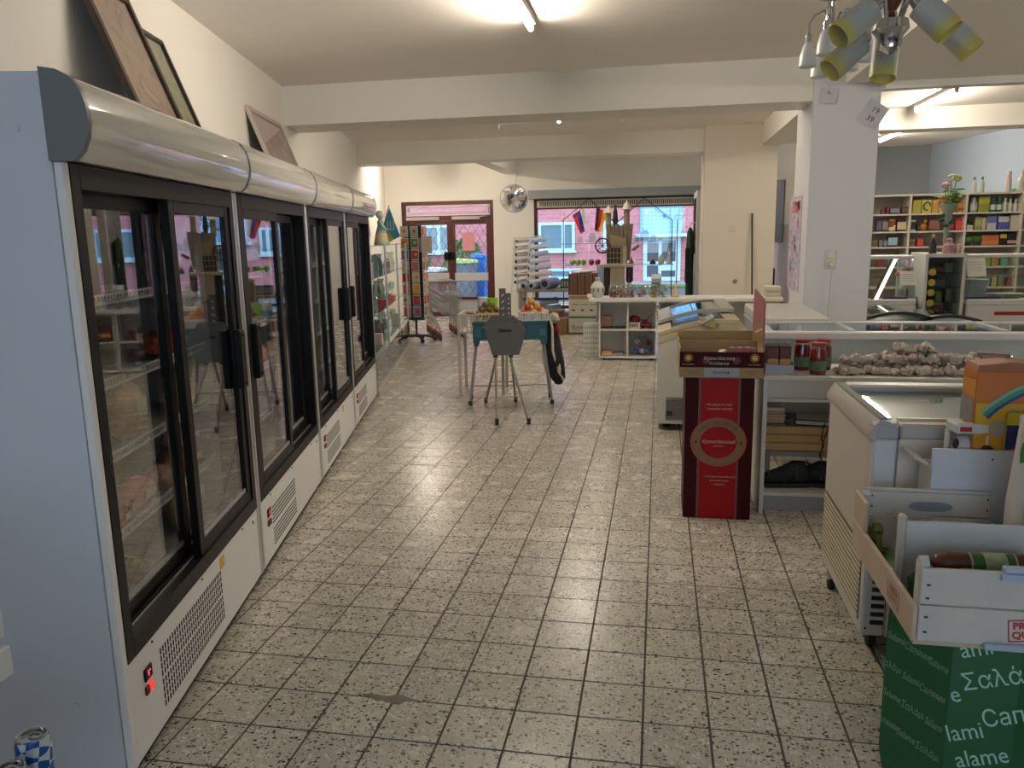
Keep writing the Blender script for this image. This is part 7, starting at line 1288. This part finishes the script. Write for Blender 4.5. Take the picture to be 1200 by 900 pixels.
p = lw(S0 + 1.5, -.30, 1.4505); t = thing('red_bag', 'hanging red cloth bag with black top beside the doll', 'bag', p, FROT); MB().lathe([(0, 0), (.07, .0), (.09, .12), (.07, .36), (.05, .42), (0, .42)], 14).build('cloth', cmat('#8f1a1c', .7), t, smooth=True); MB().tube([(-.03, 0, .41), (0, 0, .47), (.03, 0, .41)], .01).build('handle', rub, t, smooth=True); MB().lathe([(.052, .40), (.05, .44), (0, .44)], 12).build('bag_top', rub, t, smooth=True)
pc = [at(x, y, Y=10.3) for x, y in ((456, 243), (469, 277), (450, 287), (448, 272))]
pn = thing('pennant', 'blue and yellow pennant with a pale trident outline hanging over the showcase', 'flag', pc[0]); q = [c_ - pc[0] for c_ in pc]
m1 = q[0].lerp(q[3], .5)
def slab(pts, name, m, dy=0, th=.004): pts = [Vector((v.x, dy, v.z)) for v in pts]; n_ = len(pts); MB().add(pts + [v + Vector((0, th, 0)) for v in pts], [tuple(range(n_)), tuple(range(n_, 2 * n_))[::-1]] + [(i, (i + 1) % n_, n_ + (i + 1) % n_, n_ + i) for i in range(n_)]).build(name, m, pn)
slab([q[0], q[1], q[1].lerp(q[2], .35), q[3].lerp(q[0], .25)], 'blue_field', cmat('#2f84a8', .6)); slab([q[3].lerp(q[0], .25), q[1].lerp(q[2], .35), q[2], q[3]], 'yellow_field', cmat('#a8a04a', .6), .0)
cxy = (q[0] + q[1] + q[3]) / 3
for dx in (-.045, 0, .045): MB().bx(cxy.x + dx - .005, cxy.x + dx + .005, -.003, -.0005, cxy.z - .05, cxy.z + .06).build('emblem_bar', cmat('#b9c08a', .6), pn)
MB().bx(cxy.x - .05, cxy.x + .05, -.003, -.0005, cxy.z - .06, cxy.z - .05).build('emblem_bar', cmat('#b9c08a', .6), pn); MB().tube([(0, 0, .03), (q[3].x - .02, 0, q[3].z - .05), (q[3].x - .02, 0, 1.455 - pc[0].z)], .006).build('stick', wood_r, pn)
# postcard spinner
sp_ = thing('card_spinner', 'tall black spinner stand full of greeting cards before the entrance', 'card stand', (-3.55, 11.2, 0)); MB().cyl((0, 0, .06), (0, 0, 1.72), .018, n=10).build('pole', rub, sp_, smooth=True)
for k in range(5): a_ = 2 * PI * k / 5 + .3; l_ = MB().tube([(0, 0, .09), (.14 * math.cos(a_), .14 * math.sin(a_), .08), (.27 * math.cos(a_), .27 * math.sin(a_), .05)], .018, n=8).build('foot_arm', rub, sp_, smooth=True); MB().cyl((.27 * math.cos(a_), .27 * math.sin(a_) - .012, .03), (.27 * math.cos(a_), .27 * math.sin(a_) + .012, .03), .03, n=12).build('castor', rub, l_, smooth=True)
wirem = mat('card_pocket_wire', (.05, .05, .05), .5)
MB().bx(-.13, .13, -.012, .012, .32, 1.70).build('card_panel', cmat('#3a3a38', .6), sp_); MB().bx(-.012, .012, -.13, .13, .32, 1.70).build('card_panel', cmat('#3a3a38', .6), sp_)
rr = random.Random(6); cc = ['#b04a54', '#c98a3c', '#a85a88', '#5a7a3c', '#c8b8a8', '#b03a34', '#8a6a9a', '#d0a040', '#9aa89a', '#c06a7a']; cn = dict(zip(cc, ['rose red', 'orange', 'magenta', 'green', 'beige', 'bright red', 'purple', 'yellow', 'grey-green', 'pink']))
for (dx, dy, rz) in ((-.075, -.17, 0), (.075, -.17, 0), (.17, -.07, PI / 2), (.17, .07, PI / 2)):
    for r in range(8):
        z = .38 + .165 * r; b_ = rr.choice(cc); f_ = rr.choice(cc); t = thing('greeting_card', 'card with %s picture and %s flower, %s row of the spinner %s' % (cn[b_], cn[f_], ['lowest', 'second', 'third', 'fourth', 'fifth', 'sixth', 'seventh', 'topmost'][r], 'edge' if rz else 'front'), 'card', (-3.55 + dx, 11.2 + dy, z), rz, 'greeting cards on the spinner')
        MB().bx(-.058, .058, -.003, .003, 0, .155).build('card', cmat('#c9bfb0', .5), t); MB().bx(-.05, .05, -.0042, -.0032, .02, .14).build('picture', cmat(b_, .5), t); MB().blob((rr.uniform(-.015, .015), -.0045, .085), (.025, .002, .025), 8, 5).build('flower_print', cmat(f_, .5), t, smooth=True)
for sx in (-1, 1): MB().bx(sx * .14 - .003, sx * .14 + .003, -.18, .13, .34, .35).build('pocket_wire', wirem, sp_)
for r in range(8): MB().bx(-.14, .14, -.185, -.178, .40 + .165 * r, .405 + .165 * r).bx(-.14, -.136, -.18, -.012, .40 + .165 * r, .405 + .165 * r).bx(.136, .14, -.18, -.012, .40 + .165 * r, .405 + .165 * r).build('pocket_wire', wirem, sp_)
a_, b_ = at(494, 277, Y=11.05), at(507, 297, Y=11.05); t = thing('paper_notice', 'white paper notice with fine lines clipped to the card spinner', 'notice', (a_.x, 11.03, b_.z)); MB().bx(0, b_.x - a_.x, 0, .003, 0, a_.z - b_.z).build('sheet', cmat('#c9b8ac', .6), t)
for k in range(6): MB().bx(.02, b_.x - a_.x - .03, -.001, -.0002, .04 + .03 * k, .045 + .03 * k).build('text_line', cmat('#a08a80', .6), t)
MB().bx(-.12, .0, .002, .006, .02, a_.z - b_.z - .02).build('folded_sheet', cmat('#8a7a70', .6), t)
# nested shopping carts
def cart():
    t = thing('shopping_cart', 'chrome shopping cart at the open end of the nested row by the card spinner', 'cart', (0, 0, 0), 0, 'nested shopping carts by the entrance'); wm = mat('cart_wire', (.40, .41, .43), .3, metal=.8)
    # local +y is the pushing end
    def hoop(y, z, w): return [(-w, y, z), (w, y, z)]
    fr_ = [(-.25, .42, .98), (-.25, .38, .60), (-.24, .30, .42), (-.20, -.40, .16)]
    for sx in (-1, 1): MB().tube([(sx * abs(x), y, z) for x, y, z in fr_], .013, n=8).build('frame_tube', tube_m, t, smooth=True)
    MB().cyl((-.25, .42, .98), (.25, .42, .98), .016, n=8).build('handle_bar', cmat('#8f8f92', .4), t, smooth=True)
    for sx in (-1, 1):
        for (y, z0) in ((-.40, .16), (.34, .46)):
            q_ = y + (0 if y < 0 else .05); MB().tube([(sx * .21, y, z0), (sx * .22, q_, .12)], .011, n=6).build('wheel_strut', tube_m, t); MB().bx(sx * .22 - .022, sx * .22 + .022, q_ - .022, q_ + .022, .085, .13, ch=.006).build('wheel_mount', cmat('#b04a2c', .5), t); MB().cyl((sx * .22 - .013, q_, .052), (sx * .22 + .013, q_, .052), .052, n=16).build('wheel', cmat('#3a3a3a', .6), t, smooth=True)
    b = MB(); top = [(-.24, .38, .90), (.24, .38, .90), (.17, -.45, .80), (-.17, -.45, .80)]; bot = [(-.20, .34, .52), (.20, .34, .52), (.15, -.38, .46), (-.15, -.38, .46)]
    for ring_ in (top, bot): b.tube(ring_, .006, n=6, close=True)
    tv, bv = [Vector(v) for v in top], [Vector(v) for v in bot]
    for e in range(4):
        n_ = 10 if e % 2 else 7
        for k in range(n_): u = k / n_; b.cyl(tv[e].lerp(tv[(e + 1) % 4], u), bv[e].lerp(bv[(e + 1) % 4], u), .0018, n=4, cap=False)
        for k in range(1, 4): b.cyl(tv[e].lerp(bv[e], k / 4), tv[(e + 1) % 4].lerp(bv[(e + 1) % 4], k / 4), .0025, n=4, cap=False)
    for k in range(1, 9): b.cyl(bv[0].lerp(bv[1], k / 9), bv[3].lerp(bv[2], k / 9), .0025, n=4, cap=False)
    b.build('wire_basket', wm, t); MB().bx(-.1, .1, .36, .40, .94, .965, ch=.006).build('coin_lock', cmat('#a84a3a', .5), t); MB().bx(-.12, .12, .31, .325, .60, .72, ch=.004).build('child_seat', cmat('#9aa0a4', .5), t)
    return t
c0 = cart(); c0.location = (-3.17, 11.62, 0); c0.rotation_euler = (0, 0, .46); c0.scale = (.86, .86, .86)
for k in range(1, 4): copy_tree(c0, Vector((-3.17 - .085 * k, 11.62 + .19 * k, 0)), .46, ['', 'chrome shopping cart, second in the nested row by the entrance', 'chrome shopping cart, third in the nested row by the entrance', 'chrome shopping cart at the inner end of the nested row'][k])
